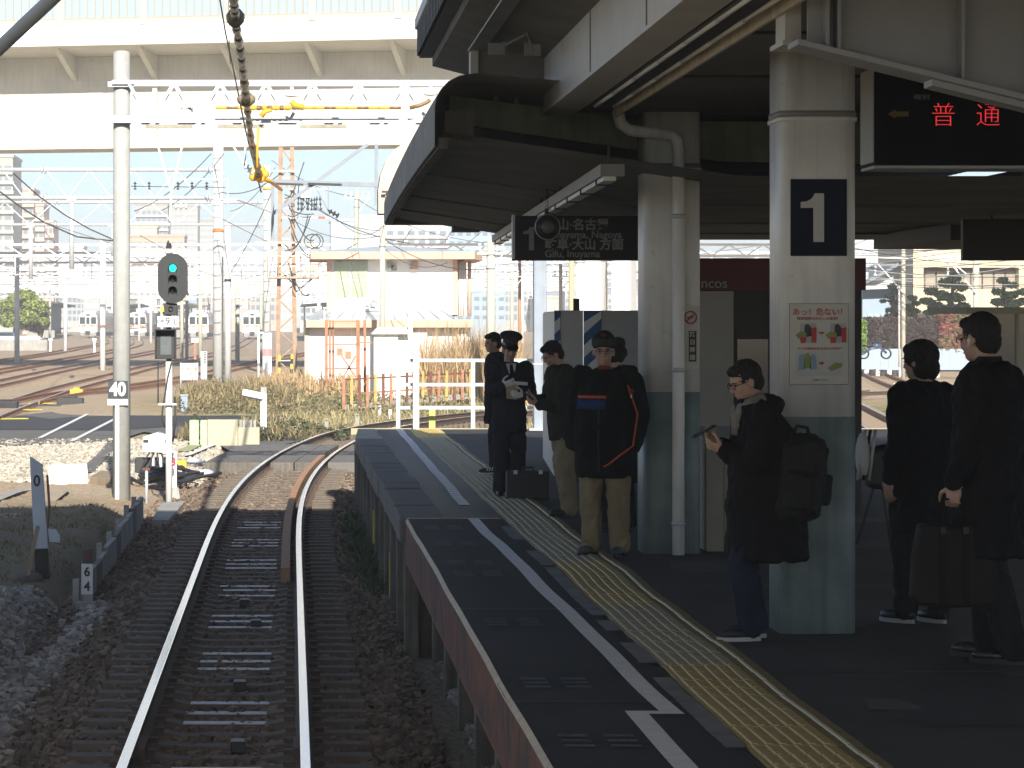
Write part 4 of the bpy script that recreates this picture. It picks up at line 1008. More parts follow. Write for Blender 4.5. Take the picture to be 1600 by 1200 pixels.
# ---------------------------------------------------------------- grey steel bracket frame behind the truss
bf = thing('bracket_frame', 'dark grey steel bracket frame with diagonal strut next to the canopy end', 'frame', P(560, 280, 62))
Yq = 64.0; m_bf = mat('frame_bluegrey', (.22, .25, .29), .5, .1, 3)
MB().bar(P(425, 284, Yq), P(590, 289, Yq), .10, .09).build('beam', m_bf, bf); MB().bar(P(588, 225, Yq), P(588, 320, Yq), .07, .07).build('post', m_bf, bf)
MB().bar(P(425, 335, Yq), P(575, 225, Yq), .07, .07).build('diagonal', m_bf, bf); MB().bar(P(426, 284, Yq), P(426, 375, Yq), .06, .06).build('post', m_bf, bf)
for (x0, x1) in ((430, 474), (481, 534)): MB().bar(P(x0, 287, Yq - .1), P(x1, 288.5, Yq - .1), .03, .045).build('channel', m_dark, bf)
MB().bar(P(493, 292, Yq - .1), P(513, 330, Yq - .1), .025, .03).build('v_bar', m_bf, bf); MB().bar(P(513, 292, Yq - .1), P(513, 330, Yq - .1), .025, .03).build('v_bar', m_bf, bf)
insulator((P(513, 329, Yq - .1), P(530, 338, Yq - .1)), .06, m_dark, bf, 3)
# ---------------------------------------------------------------- gantry poles and pipe gantries
p2, X2, Y2, r2, zt2 = pole_thing('gantry_pole', 'stout grey steel pole with step irons and an orange band', 341, 598, 222, 17, mat('pole_steel', (.50, .52, .52), .55, .07, 4), steps=True, band=[(358, 363, m_redband)], taper=1, n=18)
p3, X3, Y3, r3, zt3 = pole_thing('gantry_pole', 'smooth grey steel pole standing close behind the stout step-iron pole', 356, 600, 353, 11, MATS['pole_steel'], taper=1, band=[(436, 440, m_dark)])
p4, X4, Y4, r4, zt4 = pole_thing('gantry_pole', 'grey steel pole with step irons and yellow band beside the rusty tower', 417, 585, 258, 12, MATS['pole_steel'], steps=True, taper=1, band=[(293, 297, m_orange)])
def pipe_gantry(name, label, Yg, y_up, y_lo, x0, x1, r, period):
    t = thing(name, label, 'gantry', P((x0 + x1) / 2, y_lo, Yg))
    for yy in (y_up, y_lo): MB().cyl(P(x0, yy, Yg), P(x1, yy, Yg), r, n=10).build('pipe', m_galv, t)
    x = x0; k = 0
    while x + period < x1:
        MB().bar(P(x, y_up if k % 2 else y_lo, Yg), P(x + period, y_lo if k % 2 else y_up, Yg), .05, .05).build('brace', m_galv, t); x += period; k += 1
    for xx in (x0 + (x1 - x0) * .27, x1 - 8):
        for yy in (y_up, y_lo): q = P(xx, yy, Yg); MB().lathe([(r, -.1), (r * 2, -.1), (r * 2, -.04), (r, -.04), (r, .04), (r * 2, .04), (r * 2, .1), (r, .1)], q, 10, axis='x').build('flange', m_galv, t)
    return t
g1 = pipe_gantry('pipe_gantry', 'upper steel pipe gantry spanning from the left edge to the stout pole', Y2, 265, 309, -30, 334, .10, 34)
g2 = pipe_gantry('pipe_gantry', 'lower steel pipe gantry reaching the pole with the yellow band', Y4, 316, 351, -30, 411, .085, 38)
for (px, y0, y1, Yg, wp) in ((112, 312, 421, Y2, 8), (48, 352, 436, Y4, 7), (175, 352, 400, Y4, 4)):
    t = thing('drop_post', {112: 'thick grey drop post hanging below the upper pipe gantry', 48: 'grey drop post hanging near the left edge below the lower gantry', 175: 'thin drop post hanging beside the tall concrete pole'}[px], 'post', P(px, y0, Yg))
    MB().cyl(P(px, y0, Yg), P(px, y1, Yg), wp / 2 * Yg / F, n=10).build('tube', m_galv, t); q = P(px, y0, Yg); MB().box(q.x - .22, q.x + .22, Yg - .12, Yg + .12, q.z - .06, q.z + .04).build('clamp', m_galv, t)
ca = thing('insulator_crossarm', 'thin crossarm with a line of small dark insulators before the stout pole', 'crossarm', P(270, 291, 120))
MB().bar(P(205, 291, 120), P(352, 293, 120), .03, .03).build('bar', m_dark, ca); MB().bar(P(275, 280, 120), P(356, 280, 120), .04, .04).build('upper_bar', m_galv, ca); MB().bar(P(356, 280, 120), P(356, 318, 120), .04, .04).build('post', m_galv, ca)
for px in (211, 233, 278, 300, 323): insulator((P(px, 284, 120), P(px, 297, 120)), .065, m_dark, ca, 3)
# ---------------------------------------------------------------- rusty lattice tower
m_tower = mat('tower_rust', (.40, .29, .20), .85, .25, 4, .1, col2=(.28, .17, .11))
Yt = 121.0
lw = thing('lattice_tower', 'rusty lattice steel tower with work platform and yellow black striped feet', 'tower', P(447, 612, Yt))
st_ = F / Yt; xl0, xl1 = (438 - VX) / st_, (457 - VX) / st_; ztop = HC + (VY - 230) / st_; zb = -.1; D = .5
def wob(z): return .35 * (1 - (z - zb) / (ztop - zb)) * .25
for sx in (0, 1):
    for sy in (0, 1):
        x0 = (xl0 - .12) if sx == 0 else (xl1 + .12); x1 = (xl0 + .02) if sx == 0 else (xl1 - .02)
        MB().bar((x0, Yt + sy * D - .1, zb - .2), (x1, Yt + sy * D, ztop), .16, .16).build('leg', m_tower, lw)
zz = np.linspace(zb, ztop, 17)
for i in range(16):
    for sy in (0, 1):
        f0, f1 = i / 16, (i + 1) / 16
        a0 = (xl0 - .12) + .14 * f0; b0 = (xl1 + .12) - .14 * f0; a1 = (xl0 - .12) + .14 * f1; b1 = (xl1 + .12) - .14 * f1
        p, q = ((a0, b1) if i % 2 == 0 else (b0, a1))
        MB().bar((p, Yt + sy * D, zz[i]), (q, Yt + sy * D, zz[i + 1]), .055, .05).build('lacing', m_tower, lw)
    if i % 2 == 0: MB().bar((a0, Yt, zz[i]), (b0, Yt, zz[i]), .04, .04).build('strut', m_galv, lw)
for (px, p0, p1) in ((438.5, 613, 555), (458, 600, 553)):
    for k in range(6):
        ya = p0 - (p0 - p1) * k / 6; yb = p0 - (p0 - p1) * (k + 1) / 6
        MB().bar(P(px - 3.2 + .3 * k, ya, Yt - .22), P(px - 3.2 + .3 * k, yb, Yt - .22), .1, .1).build('stripe_band', m_yellow if k % 2 else m_black, lw)
q0, q1 = P(417, 432, Yt - .5), P(499, 432, Yt - .5)
MB().box(q0.x, q1.x, Yt - .7, Yt + .7, q0.z - .08, q0.z).build('work_platform', mat('platform_steel', (.35, .31, .22), .7, .2, 4), lw)
for px in (418, 435, 452, 470, 485, 498): MB().bar(P(px, 432, Yt - .7), P(px, 400, Yt - .7), .035, .035).build('baluster', m_rustlight, lw)
for yy in (400, 416): MB().bar(P(417, yy, Yt - .7), P(499, yy, Yt - .7), .035, .035).build('hand_rail', m_galv, lw)
MB().box(P(475, 0, Yt).x, P(493, 0, Yt).x, Yt - .78, Yt - .72, P(0, 424, Yt).z, P(0, 415, Yt).z).build('number_plate', m_postbeige, lw)
text('lettering', '602', .28, m_conc, lw, P(484, 420, Yt - .79))
MB().bar(P(455, 462, Yt), P(487, 436, Yt - .5), .06, .06).build('knee_brace', m_galv, lw)
for (yy, x0, x1) in ((267, 426, 468), (295, 450, 518), (340, 440, 518), (379, 400, 493)):
    MB().bar(P(x0, yy, Yt - .3), P(x1, yy, Yt - .3), .07, .06).build('crossarm', m_galv if yy != 379 else m_postbeige, lw)
MB().bar(P(497, 340, Yt - .32), P(508, 340, Yt - .32), .09, .09).build('red_band', mat('band_red', (.7, .1, .06), .5, .1, 4), lw)
q = P(478, 303, Yt - .4); MB().box(q.x - .2, q.x + .2, Yt - .6, Yt - .3, q.z - .15, q.z + .15).build('switch_box', m_white, lw)
rr_ = random.Random(3)
for i in range(9):
    x = 466 + i * 4.2; insulator((P(x, 306 + rr_.uniform(-3, 3), Yt - .4), P(x + rr_.uniform(-3, 3), 330, Yt - .4)), .05, m_dark, lw, 3)
for i in range(12):
    x0 = rr_.uniform(440, 456); y0 = rr_.uniform(300, 420); x1 = x0 + rr_.uniform(8, 45); y1 = y0 + rr_.uniform(-60, 60)
    W = [P(x0, y0, Yt - .5), P((x0 + x1) / 2 + rr_.uniform(-8, 8), max(y0, y1) + rr_.uniform(3, 14), Yt - .6), P(x1, y1, Yt - .5)]
    pts = [W[0].lerp(W[1], t).lerp(W[1].lerp(W[2], t), t) for t in [k / 8 for k in range(9)]]
    MB().tube(pts, .022, 5).build('jumper_cable', m_wire, lw)
for i in range(2):
    c = P(488 + i * 7, 377, Yt - .6); pts = [c + Vector((.32 * math.cos(R(a)) * (1 - .2 * i), 0, .28 * math.sin(R(a)))) for a in range(0, 361, 30)]; MB().tube(pts, .025, 5).build('cable_loop', m_wire, lw)
# ---------------------------------------------------------------- other poles in the middle distance
m_cp2 = mat('pole_concrete_beige', (.45, .44, .36), .8, .08, 5, streak=.1)
PL = [(597.5, 560, 345, 9.5, m_cp2, 106, 'slim concrete pole rising in front of the signal cabin wall'),
      (557.5, 520, 295, 9, m_cp2, 150, 'concrete pole with insulators standing behind the cabin roof'),
      (767, 645, 376, 15, m_cp2, 98, 'concrete pole right of the cabin behind the uniformed man'),
      (800, 560, 412, 6, m_cp2, 170, 'thin concrete pole just left of the blue grey canopy post'),
      (812, 560, 405, 5.5, MATS['rust_light'], 180, 'thin rust streaked pole beside the blue grey canopy post'),
      (876, 560, 412, 6, m_cp2, 175, 'short topped concrete pole above the hoarding'),
      (893, 560, 380, 10, MATS['tactile_faded'], 160, 'stained yellowish pole above the hoarding'),
      (906, 560, 380, 15, mat('pipe_white', (.62, .67, .74), .4, .05, 3), 140, 'thick pale blue pipe column above the hoarding'),
      (942, 560, 380, 7, m_cp2, 180, 'concrete pole between the pale column and the overpass pier'),
      (28, 545, 452, 5, m_concpole, None, 'slim concrete pole before the round tree at the left edge'),
      (78, 545, 452, 4.5, m_concpole, None, 'slim concrete pole before the tree near the far platform roof'),
      (313, 560, 442, 7, m_cp2, None, 'concrete pole just left of the stout step-iron pole'),
      (284, 564, 440, 6, m_cp2, None, 'leftmost of the thin concrete poles behind the signal'),
      (371, 566, 445, 7.5, m_cp2, None, 'concrete pole between the two stout steel poles'),
      (292, 560, 440, 5.5, m_cp2, 210, 'second thin concrete pole behind the signal lamp'),
      (408, 560, 440, 5, m_cp2, 215, 'thin concrete pole hiding behind the yellow banded pole')]
for (px, yb, yt, wp, m_, Yp, lb) in PL:
    t, X, Yy, r, zt = pole_thing('line_pole', lb, px, yb, yt, wp, m_, Y=Yp, group='line poles in the yard', n=10)
    MB().cyl((X, Yy, zt - .9), (X, Yy, zt - .8), r * 1.15, n=10).build('band', m_galv, t)
    if px in (557.5, 800, 876, 942, 767, 371, 284):
        a = P(px - 22, yt + 20 if px != 557.5 else 310, Yy - r); MB().bar((X - 22 * Yy / F, Yy - r, a.z), (X + 22 * Yy / F, Yy - r, a.z), .06, .06).build('crossarm', m_galv, t)
        for dx in (-18, -9, 9, 18): insulator(((X + dx * Yy / F, Yy - r, a.z + .03), (X + dx * Yy / F, Yy - r, a.z + .35)), .06, m_insul, t, 2)
        MB().bar((X, Yy - r, a.z - .8), (X + 18 * Yy / F, Yy - r, a.z), .04, .04).build('brace', m_galv, t)
# ---------------------------------------------------------------- distant catenary gantries
def far_gantry(Yg, zlo, zhi, X0, X1, label, npost=3, wd=.14):
    t = thing('catenary_gantry', label, 'gantry', (X0, Yg, -.2), 'distant white catenary gantries')
    for z in (zlo, zhi): MB().box(X0, X1, Yg - wd/2, Yg + wd/2, z - wd/2, z + wd/2).build('chord', m_white, t)
    n = int((X1 - X0) / ((zhi - zlo) * 1.5)); dx = (X1 - X0) / n
    for i in range(n):
        MB().bar((X0 + i*dx, Yg, zlo if i % 2 else zhi), (X0 + (i+1)*dx, Yg, zhi if i % 2 else zlo), wd*.55, wd*.55).build('brace', m_white, t)
    for k in range(npost):
        X = X0 + (X1 - X0) * (k + .1 * ((int(Yg) % 7) - 3)) / max(1, npost - 1) if npost > 1 else X0
        X = min(max(X, X0), X1)
        MB().cyl((X, Yg, -.3), (X, Yg, zhi + .3), .17, n=8).build('post', m_white, t)
    for k in range(int((X1 - X0) / 5)):
        X = X0 + 2.2 + k * 5
        MB().bar((X, Yg - .1, zlo), (X, Yg - .1, zlo - 1.1), .06, .06).build('drop', m_white, t)
        MB().bar((X, Yg - .1, zlo - 1.1), (X + 1.6, Yg - .1, zlo - .75), .04, .04).build('arm', m_white, t)
for i, Yg in enumerate((176, 205, 236, 268, 300, 335, 372, 410, 452, 500)):
    far_gantry(Yg, 6.35 + .15 * (i % 3), 7.0 + .15 * (i % 3), -38 - i * 2.5, 30 + (i % 4) * 3.5, 'white lattice gantry over the yard tracks, %s from the camera' % ('nearest,second,third,fourth,fifth,sixth,seventh,eighth,ninth,farthest'.split(',')[i]), 3 + i % 2)
# wires over the yard
rw = random.Random(5)
for i in range(22):
    x = -34 + i * 2.9; z0 = 5.2 + rw.uniform(0, 1.6)
    W = [Vector((x + rw.uniform(-1, 1) * 2, Yy, z0 + (0 if k % 2 == 0 else -.25))) for k, Yy in enumerate((118, 147, 176, 205, 236, 268, 300, 335, 372, 410, 452, 500))]
    o = MB().tube(W, .02, 4).build('contact_wire', m_wirelight); tag(o, 'thin contact wire strung from gantry to gantry over the yard', 'wire', 'contact wires over the yard')
for (lb, pts, px) in (('thick dark cable sagging from the left edge under the gantries, lower one', [(-10, 292, 135), (30, 322, 138), (70, 348, 140), (120, 370, 141), (180, 377, 142)], 2.6),
                  ('thick dark cable sagging from the left edge under the gantries, upper one', [(20, 270, 134), (60, 306, 137), (100, 335, 139), (140, 358, 141), (185, 378, 142)], 2.2),
                  ('pale pipe arm curving across to the yellow banded pole', [(325, 322, 140), (345, 313, 140), (370, 312, 140), (400, 322, 142), (425, 333, 143)], 3.0)):
    wire(lb, pts, px, m_wire if 'dark' in lb else m_galv)
for i, (a, b) in enumerate((((457, 300, 120), (640, 380, 110)), ((480, 310, 120), (600, 360, 106)), ((350, 240, 140), (250, 330, 170)), ((424, 250, 150), (560, 308, 150)), ((345, 300, 140), (440, 270, 121)),
                            ((460, 345, 120), (598, 368, 106)), ((602, 375, 106), (768, 420, 98)), ((602, 390, 106), (700, 410, 104)), ((470, 395, 120), (560, 395, 108)), ((524, 340, 70), (600, 352, 106)),
                            ((210, 330, 160), (330, 240, 140)), ((360, 330, 141), (430, 262, 121)), ((425, 300, 150), (350, 440, 200)), ((560, 312, 150), (760, 380, 98)))):
    o = wire('thin dark service wire crossing between the poles near the cabin', [a, b], 1.0 if i % 2 else 1.4, None, .35, 10, 'service wires between poles', 'service_wire')
# ================================================================ yard tracks
def catmull(pts, n=14):
    out = []; p = [pts[0]] + pts + [pts[-1]]
    for i in range(1, len(p) - 2):
        for k in range(n):
            t = k / n; a, b, c, d = p[i-1], p[i], p[i+1], p[i+2]
            out.append(.5 * ((2*b) + (-a + c) * t + (2*a - 5*b + 4*c - d) * t*t + (-a + 3*b - 3*c + d) * t**3))
    out.append(p[-2]); return out
m_railyard = mat('rail_head_dull', (.50, .50, .50), .35, .1, 8, metal=.7); m_railrust = mat('rail_rust', (.30, .15, .085), .8, .2, 8)
ms_y = mat('yard_sleeper', (.22, .17, .125), .9, .2, 3)
mb = MB().box(-1.05, 1.05, -.11, .11, -.32, -.155); me_ys = mb.mesh('sleeper', mats=[ms_y])
ZR = -.06
def yard_track(name, px_pts, head):
    t = tag(bpy.data.objects.new(name, None), kind='structure'); COL.objects.link(t); ORG[t.name] = Vector((0, 0, 0))
    pts = catmull([G(x, y, ZR) for x, y in px_pts]); pts = [(p.x, p.y, ZR) for p in pts]
    for off in (-.566, .566): sweep(MB(), offset_pts(pts, off), [(-.06, -.15), (.06, -.15), (.06, -.13), (.02, -.11), (.035, -.03), (.035, 0), (-.035, 0), (-.035, -.03), (-.02, -.11), (-.06, -.13)], lambda j: 0 if j == 5 else 1).build('running_rail', [head, m_railrust], t)
    d = 0; last = None
    for a, b in zip(pts[:-1], pts[1:]):
        a, b = Vector(a), Vector(b); L_ = (b - a).length
        while d < L_:
            q = a.lerp(b, d / L_)
            if q.y < 230:
                o = bpy.data.objects.new('sleeper', me_ys); COL.objects.link(o); o.parent = t; o.location = (q.x, q.y, ZR); o.rotation_euler = (0, 0, math.atan2(b.y - a.y, b.x - a.x) - R(90))
            d += .75
        d -= L_
    return t
yard_track('yard_track_near', [(-140, 690), (-60, 660), (0, 638), (50, 621), (100, 605), (175, 586), (250, 568), (330, 553), (372, 540), (395, 527)], m_railyard)
yard_track('yard_track_branch', [(35, 627), (65, 620), (110, 612), (170, 606), (255, 595), (330, 581), (404, 565), (500, 548), (560, 540)], m_railrust)
yard_track('yard_track_second', [(-80, 612), (0, 596), (88, 577.5), (175, 560.5), (244, 548), (290, 537), (318, 527)], m_railyard)
yard_track('yard_track_third', [(-80, 593), (0, 578), (97, 561.5), (175, 547.5), (215, 537), (214, 528)], m_railrust)
yard_track('yard_track_fourth', [(-80, 572), (0, 562.5), (80, 551), (123, 543), (160, 536), (160, 530), (142, 526)], m_railrust)
# scattered track fittings: point machine, junction lids
for (px, py, w_, h_, m_, lb) in ((110, 633, .9, .25, m_dark, 'dark point machine beside the near yard track'), (120, 616, .5, .2, m_orange, 'orange point lever box at the yard turnout'), (10, 636, .8, .2, m_black, 'black point motor at the left edge of the yard')):
    q = G(px, py, -.2); t = thing('point_machine', lb, 'machine', (q.x, q.y, -.2), 'point machines in the yard')
    MB().box(q.x - w_/2, q.x + w_/2, q.y - .3, q.y + .3, -.35, -.2 + h_).build('case', m_, t, .03); MB().box(q.x - w_/4, q.x + w_/4, q.y - .2, q.y + .2, -.2 + h_, -.2 + h_ + .06).build('lid', m_, t, .02)
    MB().bar((q.x + w_/2, q.y, -.15), (q.x + w_/2 + 1.4, q.y + .3, -.15), .06, .05).build('rod', m_dark, t)
for i, (x, y) in enumerate(((42, 640), (62, 630), (18, 654))):
    tag(MB().obox(G(x, y, -.16), (.9, .5, .02), Matrix.Rotation(.3, 3, 'Z')).build('yellow_marking', m_yellow), kind='structure')
# ================================================================ left foreground things
def gzf(X, Y): return float(gz(X, Y))
# speed limit sign 40
q = P(184, 595, 51.25)
s4 = thing('speed_sign', 'dark square speed sign reading 40 on a slim white post', 'sign', (q.x, 51.25, -.3))
a, b = P(169, 595, 51.25), P(200, 623, 51.25); MB().box(a.x, b.x, 51.23, 51.25, b.z, a.z).build('plate', mat('sign_slate', (.045, .05, .06), .4, .1, 4), s4)
c = P(184, 609, 51.215); text('numeral', '40', .31, m_white, s4, c, .86, .012)
a, b = P(168, 623.5, 51.25), P(200, 633, 51.25); MB().box(a.x, b.x, 51.23, 51.25, b.z, a.z).build('lower_plate', m_white, s4); text('lettering', '9', .09, m_conc, s4, P(184, 628.5, 51.215))
a = P(183, 633, 51.25); MB().box(a.x - .034, a.x + .034, 51.245, 51.27, -.35, b.z).build('post', m_white, s4, .004)
# colour light signal
Ys = 50.5; ss = F / Ys
sg = thing('colour_light_signal', 'black oval signal head showing a green light on a white post', 'signal', P(264, 770, Ys))
X0 = (264 - VX) / ss
MB().cyl((X0, Ys, -.4), (X0, Ys, P(0, 565, Ys).z), .055, n=14).build('post', m_white, sg)
MB().cyl((X0, Ys, P(0, 565, Ys).z), (X0, Ys, P(0, 380, Ys).z), .045, n=12).build('upper_post', m_dark, sg)
hc, hw, ht, hb_ = 270, 23.5, 396, 474
pts = []
for i in range(25):
    a = R(180 - 180 * i / 24); pts.append((hc + hw * math.cos(a), ht + hw - hw * math.sin(a)))
for i in range(25):
    a = R(-180 * i / 24); pts.append((hc + hw * math.cos(a), hb_ - hw - hw * math.sin(a)))
YF_ = Ys - .16
MB().prism([(P(x, y, YF_).x, P(x, y, YF_).z) for x, y in pts], 'y', YF_, YF_ + .02).build('backboard', mat('signal_black', (.022, .026, .028), .55, .15, 6), sg)
q0, q1 = P(255, 402, YF_), P(285, 470, YF_); MB().box(q0.x, q1.x, YF_ + .02, YF_ + .14, q1.z, q0.z).build('lamp_case', m_dark, sg, .01)
m_grn_l = mat('green_lens', (.0, .2, .16), .2, .05, 5, emit=(.02, .8, .55, 1.3)); m_lens = mat('dark_lens', (.03, .03, .03), .1, .1, 5, coat=.5)
for yy, m_, nm in ((419, m_grn_l, 'green_lens'), (436, m_lens, 'unlit_lens'), (454, m_lens, 'unlit_lens')):
    c = P(270, yy, YF_); MB().lathe([(0, -.012), (.04, -.01), (.06, 0)], c, 18, axis='y').build(nm, m_, sg)
    hd = MB(); n_ = 13
    for k, dy in enumerate((0, -.16)):
        for i in range(n_): a = R(-20 + 220 * i / (n_ - 1)); hd.v.append((c.x + .072 * math.cos(a), c.y + dy * (1 if 20 < math.degrees(a) < 160 else .75), c.z + .072 * math.sin(a)))
    for i in range(n_ - 1): hd.f.append([i, i + 1, n_ + i + 1, n_ + i]); hd.m.append(0); hd.sm.append(True)
    o = hd.build('hood', m_black, sg); o.modifiers.new('t', 'SOLIDIFY').thickness = .004
MB().lathe([(.05, 0), (.055, .05), (.03, .12), (.015, .2), (0, .22)], P(263, 396, Ys), 12).build('finial', m_dark, sg)
MB().cyl(P(263, 396, Ys), P(263, 389, Ys), .06, n=12).build('finial_band', m_white, sg)
MB().box(P(254, 0, Ys).x, P(277, 0, Ys).x, Ys - .1, Ys + .08, P(0, 492, Ys).z, P(0, 474, Ys).z).build('lower_case', m_dark, sg, .01)
c = P(267, 482, Ys - .11); MB().lathe([(0, 0), (.03, 0), (.04, -.03), (.042, 0)], c, 12, axis='y').build('lower_lens', m_lens, sg)
tri = [(249, 487), (257, 487), (256, 476)]; MB().prism([(P(x, y, Ys).x, P(x, y, Ys).z) for x, y in tri], 'y', Ys - .13, Ys - .12).build('yellow_triangle', m_orange, sg)
a, b = P(246.5, 494, Ys), P(279, 511, Ys); MB().box(a.x, b.x, Ys - .12, Ys - .1, b.z, a.z).build('number_plate', mat('plate_pale', (.6, .64, .68), .5, .05, 4), sg)
m_txt = mat('dark_lettering', (.03, .03, .035), .5, .05, 5)
text('lettering', '9', .16, m_txt, sg, P(262, 502, Ys - .125)); text('lettering', 'L', .13, m_txt, sg, P(274, 503, Ys - .125)); text('lettering', '出発', .06, m_txt, sg, P(250.5, 502, Ys - .125), ry=0)
a, b = P(244, 516, Ys), P(275, 561, Ys)
MB().box(a.x, b.x, Ys - .08, Ys + .08, b.z, a.z).build('route_indicator_case', m_dark, sg, .008)
MB().box(a.x - .01, a.x + .01, Ys - .28, Ys - .08, b.z, a.z + .02).build('hood_side', m_black, sg); MB().box(b.x - .01, b.x + .01, Ys - .28, Ys - .08, b.z, a.z + .02).build('hood_side', m_black, sg); MB().box(a.x, b.x, Ys - .28, Ys - .08, a.z, a.z + .02).build('hood_top', m_black, sg)
a2, b2 = P(251, 524, Ys), P(268, 554, Ys); MB().box(a2.x, b2.x, Ys - .085, Ys - .078, b2.z, a2.z).build('indicator_screen', mat('screen_grey', (.10, .115, .12), .5, .2, 30), sg)
q = P(262, 631, Ys); MB().box(q.x - .15, q.x + .15, Ys - .12, Ys + .12, q.z - .02, q.z + .01).build('foot_plate', m_galv, sg)
MB().cyl(P(247, 630, Ys), P(247, 565, Ys), .012, n=6).build('ladder_rail', m_dark, sg); MB().tube([P(273, 620, Ys - .08), P(274, 655, Ys - .12), P(270, 690, Ys - .1)], .02, 6).build('conduit', m_dark, sg); MB().tube([P(268, 566, Ys - .06), P(262, 590, Ys - .1), P(254, 640, Ys - .1), P(253, 655, Ys - .1), P(258, 668, Ys - .08)], .015, 6).build('conduit', m_dark, sg)
# relay box
rb_ = thing('relay_box', 'white pointed-lid relay box on short legs below the signal', 'box', G(246, 726, -.25)); Yr = 58.5
g_ = lambda x, y: (P(x, y, Yr).x, P(x, y, Yr).z)
MB().prism([g_(223, 706), g_(267, 708), g_(269, 683), g_(247, 675.5), g_(223, 683)], 'y', Yr, Yr + .4).build('case', m_white, rb_, .01)
MB().prism([g_(235, 684), g_(254, 684), g_(254, 704), g_(235, 704)], 'y', Yr - .012, Yr).build('door', m_whitewall, rb_)
for x in (228, 262): MB().prism([g_(x - 4, 687), g_(x + 4, 687), g_(x + 4, 690), g_(x - 4, 690)], 'y', Yr - .05, Yr).build('hinge_handle', m_dark, rb_)
for x in (239, 251): a = P(x, 706, Yr + .1); MB().cyl((a.x, a.y, -.4), (a.x, a.y, a.z), .035, n=10).build('leg', m_galv, rb_)
for i in range(4): a = P(234 + i * 6, 707, Yr + .05); MB().tube([(a.x, a.y, a.z), (a.x + .04 * (i - 2), a.y, a.z - .12), (a.x + .15 * (i - 1.5), a.y - .1, -.3)], .018, 6).build('cable', m_cable, rb_)
text('lettering', '信号', .07, m_conc, rb_, P(244, 689, Yr - .016))
# 88 marker
def marker(px, ytop, ybase, wpx, Y, label, segs, shape='flat', group=None):
    s = F / Y; X = (px - VX) / s; z1 = HC - (ytop - VY) / s; z0 = HC - (ybase - VY) / s; w_ = wpx / s / 2
    t = thing('number_post', label, 'post', (X, Y, z0), group)
    return t, X, z0, z1, w_
t, X, z0, z1, w_ = marker(269.5, 706, 770, 13, 52.3, 'slim white post with a red 8 above a dark 8', None)
MB().box(X - w_, X + w_, 52.3, 52.4, z0, z1 - .03).build('post', m_white, t, .01); MB().lathe([(w_, -.03), (w_ * .9, .0), (w_ * .5, .03), (0, .035)], (X, 52.35, z1), 10).build('cap', m_white, t)
MB().box(X - w_ - .003, X + w_ + .003, 52.292, 52.3, P(0, 731, 52.3).z, P(0, 715, 52.3).z).build('pale_plate', mat('plate_blue', (.45, .55, .65), .5, .05, 4), t)
text('numeral', '8', .19, mat('numeral_red', (.6, .04, .06), .5, .05, 5), t, P(270, 722, 52.28), 1, .006); text('numeral', '8', .16, m_txt, t, P(269.5, 738, 52.28))
MB().add([(X - .12, 52.15, -.42), (X + .16, 52.15, -.42), (X + .16, 52.5, -.42), (X - .12, 52.5, -.42), (X - .07, 52.25, -.12), (X + .1, 52.25, -.12), (X + .1, 52.45, -.12), (X - .07, 52.45, -.12)], [(0,1,5,4),(1,2,6,5),(2,3,7,6),(3,0,4,7),(4,5,6,7)]).build('footing', m_conc, t)
# 0 marker (slanted top, black foot), stands a little askew
Y0 = 34.4; s = F / Y0
t = thing('kilometre_post', 'tall white post with slanted top, black foot and numeral 0', 'post', P(64, 897, Y0))
f_ = lambda x, y: (P(x, y, Y0).x, P(x, y, Y0).z)
MB().prism([f_(53.5, 858), f_(75, 857), f_(66, 726), f_(46.5, 713), f_(47, 727)], 'y', Y0, Y0 + .07).build('shaft', mat('post_white', (.55, .60, .66), .55, .06, 5), t, .006)
MB().prism([f_(56, 905), f_(78, 905), f_(75, 857.5), f_(53.5, 858.5)], 'y', Y0 - .002, Y0 + .072).build('black_foot', m_black, t)
text('numeral', '0', .175, m_txt, t, P(57.5, 752, Y0 - .005), .9, .0035)
MB().prism([f_(74, 827), f_(86, 828), f_(93, 838), f_(93, 848), f_(77, 847)], 'y', Y0 + .03, Y0 + .09).build('side_bracket', MATS['post_white'], t)
MB().tube([P(74, 742, Y0 + .12), P(77, 790, Y0 + .12), P(74, 830, Y0 + .12)], .016, 6).build('conduit', m_rustlight, t)
ws = thing('wooden_stake', 'weathered wooden stake leaning against the foot of the 0 post', 'stake', P(44, 897, Y0 - .3))
MB().bar(P(43.5, 900, Y0 - .3), P(59, 822, Y0 - .15), .045, .03, up=(0, -1, 0)).build('stake', m_wood, ws)
MB().sphere(P(46, 905, Y0 - .2), (.16, .14, .10), 10, 6).build('concrete_lump', m_conc_old, ws)
